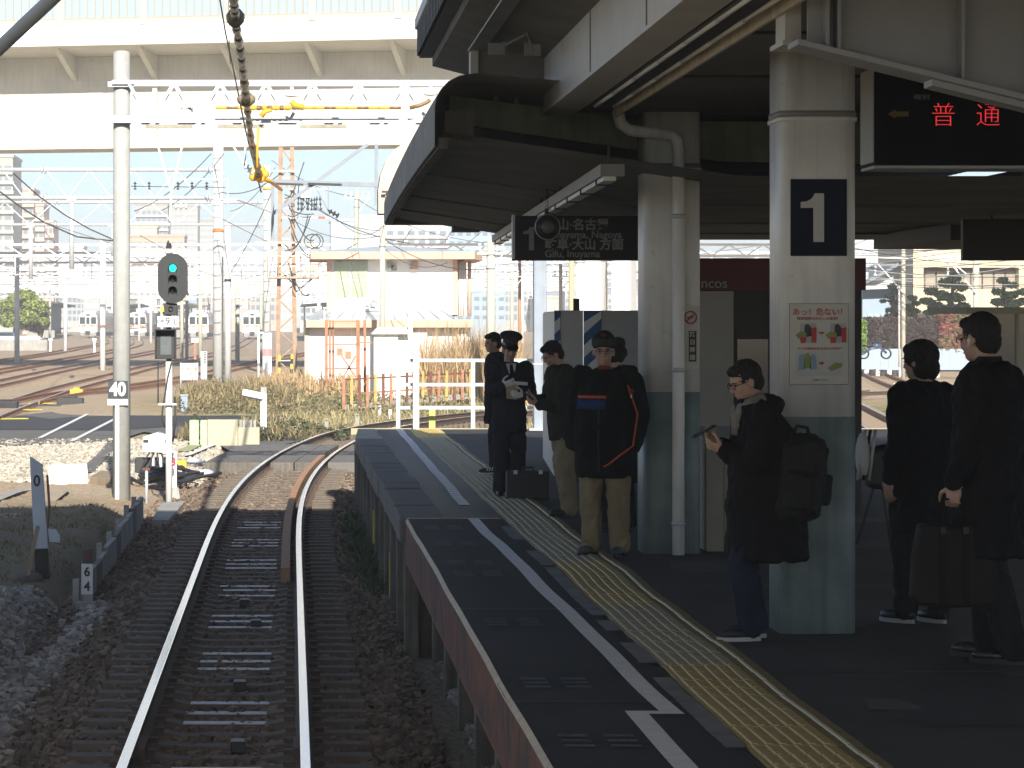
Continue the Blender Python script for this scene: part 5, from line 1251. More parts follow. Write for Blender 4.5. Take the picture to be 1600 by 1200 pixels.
# 64 marker
Y6 = 32.6
t = thing('number_post', 'low white post reading 64 below a red 6 beside the trough', 'post', P(137, 955, Y6)); f_ = lambda x, y: (P(x, y, Y6).x, P(x, y, Y6).z)
MB().prism([f_(127, 929), f_(145, 929), f_(145, 881), f_(127, 881)], 'y', Y6, Y6 + .05).build('plate', m_white, t, .004)
MB().prism([f_(130, 942), f_(145, 942), f_(145, 929), f_(130, 929)], 'y', Y6 + .005, Y6 + .045).build('shaft', m_conc, t)
MB().prism([f_(129, 881), f_(145, 881), f_(145, 858), f_(129, 858)], 'y', Y6 + .005, Y6 + .045).build('dark_top_plate', mat('dark_plate', (.05, .055, .07), .5, .1, 5), t)
MB().prism([f_(119, 957), f_(151, 957), f_(151, 940), f_(119, 940)], 'y', Y6 - .05, Y6 + .12).build('footing', m_conc, t, .01)
text('numeral', '6', .135, m_txt, t, P(136, 894, Y6 - .004), .95, .004); text('numeral', '4', .135, m_txt, t, P(136, 917, Y6 - .004), .95, .004); text('numeral', '6', .13, mat('numeral_dark_red', (.22, .02, .03), .5, .05, 5), t, P(137, 868, Y6 - .004), .95, .004)
# concrete edging of the cable trough: stepped slabs
te = thing('trough_edging', 'stepped concrete trough edging slabs leading away beside the 64 post', 'edging', G(150, 930, -.35))
y = 30.8; k = 0
while y < 45.2:
    z_ = (-.12 if y > 32.7 else -.36) + .015 * (y - 30) + (.03 if k % 3 == 0 else 0)
    MB().box(-2.26, -2.20, y, y + .95, -.6, z_).build('slab', m_conc if k % 4 else m_coping, te, .006)
    if k % 2 == 0: MB().box(-2.33, -2.262, y - .06, y + .06, -.6, z_ + .05).build('stake', m_conc, te, .004)
    y += 1.0; k += 1
# slabs, blocks and cable heap near the pole
def slab(name, label, quad, zt, th, m_, cat='slab'):
    pts = [G(x, y, zt) for x, y in quad]; n = len(pts)
    t = thing(name, label, cat, (sum(p.x for p in pts)/n, sum(p.y for p in pts)/n, zt - th))
    MB().add([(p.x, p.y, zt - th) for p in pts] + [(p.x, p.y, zt) for p in pts], [(0,1,2,3),(4,5,6,7),(0,1,5,4),(1,2,6,5),(2,3,7,6),(3,0,4,7)]).build('block', m_, t, .008); return t
slab('concrete_block', 'white concrete block lying on the path left of the pole', [(75, 735), (137, 734), (136, 724), (80, 725)], .02, .36, m_whitewall, 'block')
slab('concrete_slab', 'flat concrete lid in the shade below the 88 post', [(237, 812), (264, 812), (289, 783), (252, 785)], -.20, .14, m_conc, 'slab')
slab('wooden_board', 'dark wooden board lying between the white block and the pole', [(140, 745), (172, 748), (180, 736), (158, 735)], -.1, .18, m_wood, 'board')
pth = [(120, 738), (146, 738), (182, 698), (180, 690), (168, 691), (150, 712)]
sheet('concrete_path', [G(x, y, -.17) for x, y in pth], m_coping, -.165)
sheet('concrete_path', [G(x, y, -.17) for x, y in ((-80, 800), (-20, 790), (48, 762), (40, 762), (-80, 790))], m_conc, -.165)
sheet('concrete_path', [G(x, y, -.17) for x, y in ((-80, 860), (-10, 860), (48, 815), (110, 765), (95, 760), (40, 790), (-80, 835))], mat('path_earth', (.36, .30, .21), .9, .15, 3, .3), -.16)
hp = thing('cable_heap', 'coils of black cable and a grey junction box lying behind the steel stake', 'cable', G(245, 750, -.25))
rr_ = random.Random(9)
for i in range(7):
    c = G(235 + i * 5, 752 - (i % 3) * 5, -.2); a0 = rr_.uniform(0, 360); rx, ry = rr_.uniform(.25, .55), rr_.uniform(.6, 1.6)
    pts = [c + Vector((rx * math.cos(R(a0 + t)), ry * math.sin(R(a0 + t)), .04 + .02 * i + .03 * math.sin(R(3 * t)))) for t in range(0, 330, 22)]
    MB().tube(pts, .035, 6).build('cable', m_cable, hp)
for i in range(4):
    pts = [G(275 + 14 * k, 745 - 4 * k + i * 4 + 2 * math.sin(k + i), -.2) for k in range(6)]; MB().tube(pts, .03, 6).build('cable', m_cable, hp)
q = G(236, 738, -.2); MB().box(q.x - .3, q.x + .32, q.y - .2, q.y + .3, -.3, .08).build('junction_box', m_dark, hp, .02)
q = G(279, 735, -.2); MB().box(q.x - .16, q.x + .16, q.y - .12, q.y + .12, -.15, 0).build('yellow_coupler', m_orange, hp, .01)
for (px, py) in ((305, 722), (318, 740)): q = G(px, py, -.22); MB().sphere((q.x, q.y, -.2), (.22, .18, .07), 8, 5).build('plastic_scrap', mat('plastic_white', (.6, .65, .72), .4, .1, 6), hp)
sk = thing('steel_stake', 'thin steel stake with flat head standing right of the concrete pole', 'stake', G(229, 785, -.3)); q = G(229, 785, -.3)
MB().cyl((q.x, q.y, -.4), (q.x, q.y, P(0, 735, q.y).z), .025, n=8).build('rod', m_galv, sk); z_ = P(0, 733, q.y).z; MB().box(q.x - .07, q.x + .06, q.y - .03, q.y + .03, z_ - .02, z_ + .02).build('head', m_rust, sk)
# gradient post
Yg = 78; gp = thing('gradient_post', 'white gradient post with drooping arm marked 0 beyond the crossing', 'post', P(412, 676, Yg)); f_ = lambda x, y: (P(x, y, Yg).x, P(x, y, Yg).z)
MB().prism([f_(407, 672), f_(416.5, 672), f_(416.5, 616), f_(407, 620)], 'y', Yg, Yg + .12).build('post', m_white, gp, .005); MB().prism([f_(407, 684), f_(416.5, 684), f_(416.5, 672), f_(407, 672)], 'y', Yg, Yg + .12).build('foot', m_conc, gp)
MB().prism([f_(407.5, 616), f_(416.5, 616), f_(416.5, 605), f_(407.5, 605)], 'y', Yg + .01, Yg + .11).build('post_top', m_conc, gp)
MB().prism([f_(378, 617), f_(416, 625), f_(416, 615), f_(380, 607.5)], 'y', Yg - .04, Yg + .0).build('arm', m_white, gp); MB().prism([f_(378, 617), f_(412, 624), f_(408, 626.5), f_(381, 620)], 'y', Yg - .02, Yg + .3).build('arm_underside', m_dark, gp)
text('numeral', '0', .10, m_conc, gp, P(391, 614, Yg - .05))
# low green and grey concrete bund
bd = thing('concrete_bund', 'low concrete bund with pale green end beside the crossing', 'wall', G(335, 682, -.25)); Ybd = 71
f_ = lambda x, y: (P(x, y, Ybd).x, P(x, y, Ybd).z)
for (x0, x1, y0, y1, m_) in ((296, 311, 657, 681, mat('pale_green', (.42, .52, .32), .7, .08, 4)), (313, 324, 657, 681, MATS['pale_green']), (324, 372, 656, 680, mat('bund_stone', (.44, .40, .29), .85, .15, 4, .3)), (372, 406, 668, 682, MATS['bund_stone'])):
    a, b = f_(x0, y0), f_(x1 - .5, y1); MB().box(a[0], b[0], Ybd, Ybd + .5, -.4, a[1]).build('block', m_, bd, .01)
for px in (376, 381, 387, 392, 398): a = f_(px, 656); MB().box(a[0] - .03, a[0] + .03, Ybd + .1, Ybd + .16, -.3, a[1]).build('baluster', m_conc, bd)
# small white stakes along the curve
for i, (px, yt, yb, w_, lb) in enumerate(((593, 634, 651, 5, 'tallest of the small white stakes on the grass below the rusty fence'), (609.5, 640, 653, 5, 'small white stake just right of the tallest grass stake'), (558, 647, 663, 6, 'pale wooden stake on the grass left of the white stakes'), (510, 654, 672, 5.5, 'grey stone marker in the shade by the curving rail'), (463, 670, 679, 6, 'little pale marker block low beside the curving rail'), (661, 637, 645, 5, 'little white stake partly behind the pale blue fence'))):
    Yk = GY(yb, -.2); s = F / Yk; X = (px - VX) / s; w2 = w_ / s / 2; z1 = HC - (yt - VY) / s
    t = thing('track_stake', lb, 'stake', (X, Yk, -.2), 'small stakes along the curve'); MB().box(X - w2, X + w2, Yk - w2, Yk + w2, -.4, z1).build('stake', m_white if i in (0, 1, 5) else m_conc, t, .004); MB().box(X - w2 * .6, X + w2 * .6, Yk - w2 - .006, Yk - w2, z1 - .06, z1 - .03).build('mark', m_dark, t)
# blue stump in the dark by the signal, notice board, boxes
bs = thing('blue_stump', 'blue grey stump post in the weeds right of the signal post', 'post', G(288, 648, -.2)); q = G(288, 648, -.2); MB().box(q.x - .11, q.x + .11, q.y - .1, q.y + .1, -.3, .38).build('stump', mat('stump_blue', (.25, .32, .40), .6, .1, 4), bs, .02); MB().box(q.x - .13, q.x + .13, q.y - .12, q.y + .12, .38, .43).build('cap', m_conc, bs)
nb = thing('notice_board', 'pale notice board with red writing left of the stout pole', 'sign', G(295, 594, -.1)); Ynb = 128
a, b = P(284, 571, Ynb), P(307, 594, Ynb); MB().box(a.x, b.x, Ynb, Ynb + .05, b.z, a.z).build('board', mat('notice_pale', (.56, .57, .53), .6, .05, 4), nb)
MB().box(a.x, b.x, Ynb - .01, Ynb, a.z, a.z + .1).build('top_rail', m_galv, nb)
for X in (a.x - .04, b.x + .04): MB().cyl((X, Ynb + .02, -.3), (X, Ynb + .02, a.z + .12), .04, n=8).build('post', m_galv, nb)
text('lettering', '危険注意', .17, mat('notice_red', (.75, .2, .15), .6, .05, 4), nb, P(296, 577, Ynb - .01)); text('lettering', '立入禁止', .12, MATS['notice_red'], nb, P(296, 584, Ynb - .01))
# striped and red-banded guard posts
for (px, y0, y1, lb) in ((406, 515, 575, 'thin white pole with a cross top left of the yellow banded pole'),):
    t = thing('slim_post', lb, 'post', P(px, y1, 130)); MB().cyl(P(px - 2, 600, 130), P(px - 2, 518, 130), .055, n=8).build('tube', m_white, t); MB().bar(P(px - 4, 520, 130), P(px + 8, 520, 130), .08, .08).build('arm', m_white, t)
t = thing('cable_guard', 'pair of pale blue cable guards with red checked bands at the yellow banded pole foot', 'guard', P(417, 590, 138))
for px in (413.5, 421.5):
    MB().box(P(px - 3, 0, 138).x, P(px + 3, 0, 138).x, 137.9, 138.1, -.3, P(0, 520, 138).z).build('cover', mat('guard_blue', (.55, .62, .68), .5, .05, 4), t); MB().box(P(px - 3.1, 0, 138).x, P(px + 3.1, 0, 138).x, 137.88, 137.9, P(0, 556, 138).z, P(0, 545, 138).z).build('red_band', mat('guard_red', (.7, .2, .2), .5, .2, 30), t)
t = thing('striped_box', 'small white cabinet with black stripes left of the stout pole', 'cabinet', P(319, 570, 150)); MB().box(P(314, 0, 150).x, P(323.5, 0, 150).x, 149.8, 150.2, -.2, P(0, 549, 150).z).build('case', m_white, t)
for k in range(7): a = P(318, 551 + k * 2.6, 149.78); MB().box(a.x, a.x + .14, 149.77, 149.79, a.z - .02, a.z + .02).build('louvre', m_dark, t)
t = thing('rusty_indicator', 'rusty orange post with small white head left of the stout pole', 'post', P(304, 560, 165)); MB().bar(P(305, 562, 165), P(305, 530, 165), .12, .12).build('post', m_rustred, t); MB().box(P(299, 0, 165).x, P(310, 0, 165).x, 164.9, 165, P(0, 535, 165).z, P(0, 528, 165).z).build('head', m_white, t)
# ================================================================ signal cabin
Yc, Yl = 112.0, 109.5
cb = thing('signal_cabin', 'white two-storey signal cabin with orange trim and wide window', 'building', P(620, 620, Yl))
m_trim = mat('orange_trim', (.60, .40, .30), .7, .06, 3, streak=.08)
def fx_(x, y, Y): q = P(x, y, Y); return q
def fbox(name, x0, x1, y0, y1, Y, d, m_, par, bev=0.0):
    a, b = P(x0, y0, Y), P(x1, y1, Y); return MB().box(a.x, b.x, Y, Y + d, b.z, a.z).build(name, m_, par, bev)
fbox('upper_wall', 517, 708, 405, 492, Yc, 5, m_whitewall, cb)
fbox('corner_pillar', 510.5, 518, 405, 492, Yc - .06, .4, m_trim, cb); fbox('corner_pillar', 708, 715, 405, 492, Yc - .06, .4, m_trim, cb)
fbox('side_wing', 715, 729, 408, 494, Yc + .6, 4, m_whitewall, cb)
for x in (718, 722, 726, 733.5): a, b = P(x, 408, Yc + .5), P(x, 494, Yc + .5); MB().cyl(a, b, .05 if x < 730 else .07, n=8).build('drainpipe', m_white if x != 733.5 else m_trim, cb)
a, b = P(485, 393, Yc - .9), P(742, 405, Yc - .9); MB().box(a.x, b.x, Yc - .9, Yc + 5.6, b.z, a.z).build('roof_fascia', m_trim, cb, .02)
MB().add([(b.x, Yc - .9, b.z), (b.x + .35, Yc + .3, b.z - .04), (b.x + .35, Yc + 5.6, b.z - .04), (b.x, Yc + 5.6, b.z), (b.x, Yc - .9, a.z), (b.x + .35, Yc + .3, a.z - .04), (b.x + .35, Yc + 5.6, a.z - .04), (b.x, Yc + 5.6, a.z)], [(0,3,2,1),(4,5,6,7),(0,1,5,4),(1,2,6,5),(2,3,7,6),(3,0,4,7)]).build('roof_corner', m_trim, cb)
m_roofmetal = mat('roof_metal', (.52, .60, .66), .4, .08, 3, metal=.3)
MB().add([(a.x, Yc - .85, a.z), (b.x, Yc - .85, a.z), (b.x, Yc + 5.6, a.z + .1), (a.x, Yc + 5.6, a.z + .1), ((a.x + b.x) / 2, Yc + 2.5, a.z + .3)], [(0,1,4),(1,2,4),(2,3,4),(3,0,4)]).build('roof', m_roofmetal, cb)
wn = fbox('window', 521, 575, 407, 466, Yc - .05, .06, m_galv, cb)
for (x0, x1, y0, y1) in ((522.5, 547, 408.5, 436), (549.5, 574, 408.5, 436), (522.5, 547, 438, 464), (549.5, 574, 438, 464)):
    fbox('pane', x0, x1, y0, y1, Yc - .075, .02, mat('pane_green', (.36, .42, .30), .12, .12, 1.5, spec=.6, coat=.6), wn)
ac = fbox('air_conditioner', 573, 592, 466, 486, Yc - .5, .35, m_white, cb, .01)
c = P(585, 475, Yc - .52); MB().lathe([(.07, 0), (.075, -.02), (.15, -.02), (.17, 0)], c, 18, axis='y').build('fan_grille', m_conc, ac)
fbox('vent_box', 641, 653, 410, 422, Yc - .2, .2, mat('vent_brown', (.45, .33, .24), .7, .1, 4), cb)
fbox('conduit', 602, 604, 405, 490, Yc - .06, .05, m_white, cb)
for k in range(5):
    a = P(606 + k * 1.8, 414 + k * 1.5, Yc - .06); 
    if k in (0, 3): MB().box(a.x, a.x + .2, Yc - .1, Yc, a.z - .1, a.z + .1).build('junction_box', m_conc, cb)
fbox('lower_wall', 482, 735, 510, 640, Yl, 6, m_whitewall, cb)
fbox('corner_pillar', 476, 483, 512, 640, Yl - .06, .3, m_postbeige, cb)
a, b = P(478, 500, Yl - .6), P(738, 512, Yl - .6); MB().box(a.x, b.x, Yl - .6, Yl + 6, b.z, a.z).build('lower_fascia', mat('pink_trim', (.62, .40, .30), .7, .06, 3), cb, .015)
MB().add([(a.x, Yl - .55, a.z), (b.x - .6, Yl - .55, a.z), (b.x - 1.0, Yc, a.z + .36), (a.x + .6, Yc, a.z + .36)], [(0, 1, 2, 3)]).build('lower_roof', m_roofmetal, cb)
for k in range(11):
    t = k / 10; p = Vector((a.x, Yl - .55, a.z)).lerp(Vector((b.x - .6, Yl - .55, a.z)), t); q = Vector((a.x + .6, Yc, a.z + .36)).lerp(Vector((b.x - 1.0, Yc, a.z + .36)), t)
    MB().bar(p + Vector((0, 0, .02)), q + Vector((0, 0, .02)), .04, .05).build('roof_seam', m_galv, cb)
MB().bar(P(505, 481, Yl), P(643, 481, Yl), .05, .05).build('guard_rail', m_galv, cb)
for x in (507, 643): MB().bar(P(x, 481, Yl), P(x, 500, Yl), .05, .05).build('guard_post', m_galv, cb)
for x in (716, 722, 727): MB().cyl(P(x, 514, Yl - .1), P(x, 610, Yl - .1), .05, n=6).build('drainpipe', m_trim if x == 716 else m_white, cb)
# rusty frame gate
Yg_ = 105.0; fg = thing('rusty_enclosure', 'rust red steel frame enclosure with mesh and cross braces before the cabin', 'frame', P(540, 615, Yg_))
for (x, w_) in ((510, .10), (515.5, .07), (520.5, .07), (559.5, .13), (570, .09)): MB().bar(P(x, 618, Yg_ + (0 if w_ > .09 else .5)), P(x, 500, Yg_ + (0 if w_ > .09 else .5)), w_, w_).build('post', m_rustred, fg)
for (x0, y0, x1, y1) in ((508, 502, 562, 502), (510, 538, 558, 538), (510, 576, 560, 576), (534, 556, 556, 590), (556, 556, 536, 590), (512, 606, 560, 606), (558, 535, 583, 535)):
    MB().bar(P(x0, y0, Yg_), P(x1, y1, Yg_), .06, .05).build('rail', m_rustred if y0 > 540 else m_rustlight, fg)
mbb = MB()
for k in range(13): a = P(522 + k * 2.9, 504, Yg_ + .1); b = P(522 + k * 2.9, 575, Yg_ + .1); mbb.bar(a, b, .008, .008)
for k in range(18): mbb.bar(P(522, 505 + k * 4, Yg_ + .1), P(558, 505 + k * 4, Yg_ + .1), .008, .008)
tag(mbb.build('wire_mesh', m_rustlight, fg), kind='stuff')
for (x, y) in ((531, 550), (544, 555)): a = P(x, y, Yg_ - .05); MB().box(a.x - .1, a.x + .1, a.y - .01, a.y + .01, a.z - .13, a.z + .13).build('notice', m_rustlight, fg)
# white cabinet
wc = thing('equipment_cabinet', 'tall white equipment cabinet behind the rusty fence', 'cabinet', P(610, 620, 101.5)); fbox('case', 584, 622, 520, 625, 101.5, 1.6, m_whitewall, wc, .02); fbox('case_extension', 622, 642, 522, 625, 101.7, 1.4, m_white, wc, .02)
a, b = P(581, 512, 101.35), P(640, 522, 101.35); MB().add([(a.x, 101.3, b.z), (b.x, 101.3, b.z), (b.x, 103.3, b.z), (a.x, 103.3, b.z), (a.x + .2, 101.5, a.z), (b.x - .1, 101.5, a.z), (b.x - .1, 103.1, a.z), (a.x + .2, 103.1, a.z)], [(0,3,2,1),(4,5,6,7),(0,1,5,4),(1,2,6,5),(2,3,7,6),(3,0,4,7)]).build('lid', m_whitewall, wc)
fbox('door_seam', 602.6, 603, 524, 620, 101.485, .012, m_conc, wc); fbox('latch', 590, 591.5, 566, 572, 101.47, .03, m_conc, wc); fbox('back_pole', 638, 645, 487, 560, 103.4, .15, m_galv, wc)
# rusty fence
rf = thing('rusty_fence', 'rusty yellow brown railing of old rails along the grassy bank', 'fence', G(600, 632, 0))
fpts = []
for i in range(17):
    t = i / 16; x = 537 + (735 - 537) * t; yb = 634 - 16 * t; yt = 587 - 10 * t
    Yk = 94 + 4 * t; fpts.append((P(x, yt, Yk), P(x, yb + 6, Yk)))
for i, (a, b) in enumerate(fpts): MB().bar(a, b, .11 if i else .16, .09).build('post', [m_rustred, mat('rust_yellow', (.46, .31, .10), .8, .2, 6), m_rust][(i * 7) % 3], rf)
for k in (.12, .55):
    for i in range(16):
        (a, b), (c, d) = fpts[i], fpts[i + 1]; p, q = a.lerp(b, k), c.lerp(d, k); MB().bar(p, q, .05, .05).build('rail', m_rust if k < .3 else m_rustred, rf)
tag(MB().add([P(536, 641, 94.2), P(740, 622, 98.2), P(740, 614, 98.4), P(536, 633, 94.4)], [(0, 1, 2, 3)]).build('bank_kerb', m_conc), kind='structure')
# ================================================================ dry weeds and grass
def blades(name, X, Y, Z, h, wd, lean, m_, label, cat='weeds', parts=3):
    n = len(X); a = rng.random(n) * 6.283; dx, dy = np.cos(a), np.sin(a)
    lx, ly = rng.normal(0, 1, n) * lean * h, rng.normal(0, 1, n) * lean * h
    V = np.zeros((n, 5, 3)); 
    for k, (t, wk) in enumerate(((0, 1), (.55, .8), (1, 0))):
        cx_, cy_, cz_ = X + lx * t * t, Y + ly * t * t, Z + h * t
        if k < 2:
            V[:, 2*k] = np.stack([cx_ - dx*wd*wk, cy_ - dy*wd*wk, cz_], 1); V[:, 2*k+1] = np.stack([cx_ + dx*wd*wk, cy_ + dy*wd*wk, cz_], 1)
        else: V[:, 4] = np.stack([cx_, cy_, cz_], 1)
    b = np.arange(n)[:, None] * 5
    T = np.concatenate([b + np.array([0, 1, 3]), b + np.array([0, 3, 2]), b + np.array([2, 3, 4])], 0)
    o = from_arrays(name, V.reshape(-1, 3), T, m_, corners=3); return tag(o, label, cat, kind='stuff')
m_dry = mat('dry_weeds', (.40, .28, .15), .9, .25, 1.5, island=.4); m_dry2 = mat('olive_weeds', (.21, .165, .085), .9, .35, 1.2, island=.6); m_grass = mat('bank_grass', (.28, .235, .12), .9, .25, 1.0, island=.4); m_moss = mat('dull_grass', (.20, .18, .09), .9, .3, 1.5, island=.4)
def weed_patch(nm, lb, x0, x1, Ya, Yb, n, h, m_, cl=14, wd=.022, lean=.25):
    cxs = rng.uniform(x0, x1, n // cl); cys = rng.uniform(Ya, Yb, n // cl); hh = h * (.45 + .8 * rng.random(n // cl))
    X = np.repeat(cxs, cl) + rng.normal(0, .16, n // cl * cl); Y = np.repeat(cys, cl) + rng.normal(0, .2, n // cl * cl); H = np.repeat(hh, cl) * (.5 + .6 * rng.random(n // cl * cl))
    return blades(nm, X, Y, gz(X, Y), H, wd, lean, m_, lb)
weed_patch('weeds', 'tall dry olive weeds round the feet of the steel poles', -3.4, .1, 95, 112, 3800, .62, m_dry2)
weed_patch('weeds', 'dry brown weeds at the foot of the rusty tower', -1.2, 2.2, 104, 118, 4000, .8, m_dry)
weed_patch('weeds', 'golden dry reeds in front of the cabin right side', 4.4, 7.6, 101, 107, 4200, 2.3, m_dry, lean=.2, wd=.014)
weed_patch('weeds', 'dry reeds rising behind the platform end fence', 7.2, 11, 92, 100, 3000, 1.5, m_dry, lean=.25, wd=.014)
weed_patch('weeds', 'dark weeds in the shade beside the crossing bund', -2.6, .8, 74, 79, 1600, .4, m_dry2)
n = 6000; Xg = rng.uniform(-1.5, 8, n); Yg2 = rng.uniform(80, 108, n); kp = Xg > cx(Yg2) - 7; kp &= Xg < cx(Yg2) + 8; kp &= np.abs(Xg - cx(Yg2)) > 1.7
blades('grass', Xg[kp], Yg2[kp], gz(Xg[kp], Yg2[kp]), .10 + .16 * rng.random(kp.sum()), .02, .4, m_grass, 'short green grass on the bank beside the curving track', 'grass')
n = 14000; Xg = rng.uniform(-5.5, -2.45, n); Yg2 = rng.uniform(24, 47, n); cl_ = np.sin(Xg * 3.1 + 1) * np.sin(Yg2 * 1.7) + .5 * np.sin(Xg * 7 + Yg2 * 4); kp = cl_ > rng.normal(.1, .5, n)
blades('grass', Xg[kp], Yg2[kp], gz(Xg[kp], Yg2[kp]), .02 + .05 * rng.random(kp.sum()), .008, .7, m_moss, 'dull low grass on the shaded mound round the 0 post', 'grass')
n = 900; Xg = rng.normal(.88, .08, n); Yg2 = rng.uniform(34, 46, n); Yg2 = Yg2 + np.sin(Yg2 * 2) * .6
blades('weeds', Xg, Yg2, np.full(n, -.33), .10 + .2 * rng.random(n), .016, .7, mat('dark_green_weeds', (.06, .10, .045), .9, .3, 2, island=.3), 'dark green weeds growing at the foot of the platform wall')
def scrub(label, x0, x1, Ya, Yb, n, zmax, m_, size=.05):
    X = rng.uniform(x0, x1, n); Y = rng.uniform(Ya, Yb, n); cl = .55 + .45 * np.sin(X * 2.3 + 1) * np.sin(Y * .9); Z = gz(X, Y) + rng.random(n) ** 1.3 * zmax * cl
    C = np.stack([X, Y, Z], 1); A = rng.normal(0, 1, (n, 3)); A /= np.linalg.norm(A, axis=1)[:, None]; B = np.cross(A, rng.normal(0, 1, (n, 3))); B /= np.linalg.norm(B, axis=1)[:, None]; s1 = size * (.5 + rng.random(n))[:, None]
    o = from_arrays('scrub', np.stack([C - A*s1, C + B*s1*.6, C + A*s1, C - B*s1*.6], 1).reshape(-1, 3), np.arange(n * 4).reshape(-1, 4), m_); return tag(o, label, 'weeds', kind='stuff')
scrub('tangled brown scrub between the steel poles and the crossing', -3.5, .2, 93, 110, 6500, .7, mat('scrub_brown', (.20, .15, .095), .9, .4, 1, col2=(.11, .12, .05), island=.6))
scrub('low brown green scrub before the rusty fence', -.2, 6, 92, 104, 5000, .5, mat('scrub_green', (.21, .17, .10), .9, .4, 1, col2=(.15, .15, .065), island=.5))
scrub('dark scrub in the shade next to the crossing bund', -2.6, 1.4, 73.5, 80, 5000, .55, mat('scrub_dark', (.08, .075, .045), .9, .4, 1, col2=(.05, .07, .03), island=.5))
# ================================================================ trees
def leafcloud(centers, radii, per, size, flat_=.8):
    Vs = []; n0 = 0
    C = []; 
    for c, r in zip(centers, radii):
        k = int(per * r * r)
        d = rng.normal(0, 1, (k, 3)); d /= np.linalg.norm(d, axis=1)[:, None]
        rad = r * (.55 + .5 * rng.random(k)) ; p = np.array(c) + d * rad[:, None] * np.array([1, 1, flat_]); C.append(p)
    C = np.concatenate(C); n = len(C)
    a = rng.normal(0, 1, (n, 3)); a /= np.linalg.norm(a, axis=1)[:, None]; b = np.cross(a, rng.normal(0, 1, (n, 3))); b /= np.linalg.norm(b, axis=1)[:, None]
    s1 = size * (.6 + .8 * rng.random(n))[:, None]
    V = np.stack([C - a*s1, C + b*s1*.6, C + a*s1, C - b*s1*.6], 1).reshape(-1, 3)
    return V, np.arange(n * 4).reshape(-1, 4)
def tree(name, label, px, pyb, Y, puffs, m_, size, per, trunk_r, group=None, zb=0.0, flat_=.75):
    # puffs: (px, py, rpx)
    base = P(px, pyb, Y); t = thing(name, label, 'tree', (base.x, Y, base.z), group); s = F / Y
    cs = [tuple(P(x, y, Y + rng.uniform(-1, 1) * r / s)) for x, y, r in puffs]; rs = [r / s for x, y, r in puffs]
    V, Fq = leafcloud(cs, rs, per, size, flat_)
    crown = from_arrays('crown', V, Fq, m_, t)
    top = min(puffs, key=lambda q: q[1]); tp = P(top[0], top[1], Y)
    mb = MB().tube([(base.x, Y, base.z - .3), Vector(base).lerp(tp, .4) + Vector((.1, 0, 0)), tp], [trunk_r, trunk_r * .7, trunk_r * .2], 8); mb.build('trunk', mat('bark', (.12, .09, .06), .9, .2, 6, .3), t)
    for c in cs[::2]:
        q = Vector(base).lerp(tp, random.uniform(.35, .7)); MB().tube([q, Vector(c)], [trunk_r * .4, trunk_r * .1], 6).build('limb', MATS['bark'], t)
    return t
m_leaf1 = mat('leaf_yellowgreen', (.20, .24, .06), .8, .3, .4, island=.5); m_leaf2 = mat('leaf_pine', (.13, .19, .05), .8, .3, .5, island=.5); m_leaf3 = mat('leaf_brownish', (.22, .18, .08), .8, .3, .4, island=.5)
tree('garden_tree', 'round yellow green tree at the left edge behind the yard wall', 22, 524, 300, [(10, 480, 17), (26, 470, 16), (40, 462, 15), (52, 475, 17), (30, 490, 18), (12, 500, 15), (46, 495, 16), (66, 480, 11), (68, 500, 10), (38, 505, 14)], m_leaf1, .17, 900, .35)
tree('garden_tree', 'brownish autumn tree next to the far platform roof', 62, 524, 302, [(55, 492, 13), (66, 505, 12), (58, 512, 11), (72, 490, 7), (48, 510, 10)], m_leaf3, .15, 1000, .25)
def pine(label, px, pyb, Y, puffs, m_, size=.13, per=900): return tree('pine_tree', label, px, pyb, Y, puffs, m_, size, per, .22, 'clipped garden pines across the right-hand track', flat_=.5)
Yn = 185
pine('large clipped pine in front of the yellow building', 1478, 500, Yn, [(1492, 432, 13), (1480, 442, 14), (1500, 448, 12), (1455, 455, 12), (1472, 461, 13), (1494, 466, 14), (1447, 470, 10), (1462, 478, 13), (1484, 482, 14), (1505, 478, 11), (1475, 492, 14), (1452, 488, 9)], m_leaf2)
pine('small slender pine left of the large one', 1394, 500, Yn, [(1394, 448, 7), (1400, 456, 7), (1388, 463, 6), (1396, 472, 8), (1380, 470, 5), (1392, 484, 8), (1402, 492, 8), (1388, 494, 7)], mat('leaf_greygreen', (.11, .15, .07), .8, .3, .5, island=.45))
pine('yellow green bush tree right of the slender pine', 1424, 502, Yn - 2, [(1426, 466, 8), (1432, 474, 7), (1420, 480, 9), (1430, 486, 8), (1412, 492, 9), (1424, 495, 9)], m_leaf1)
pine('pine with layered branches at the right edge', 1572, 500, Yn, [(1566, 438, 9), (1580, 445, 10), (1560, 456, 10), (1578, 462, 12), (1596, 456, 10), (1560, 472, 12), (1582, 476, 13), (1600, 472, 12), (1618, 465, 12)], m_leaf2)
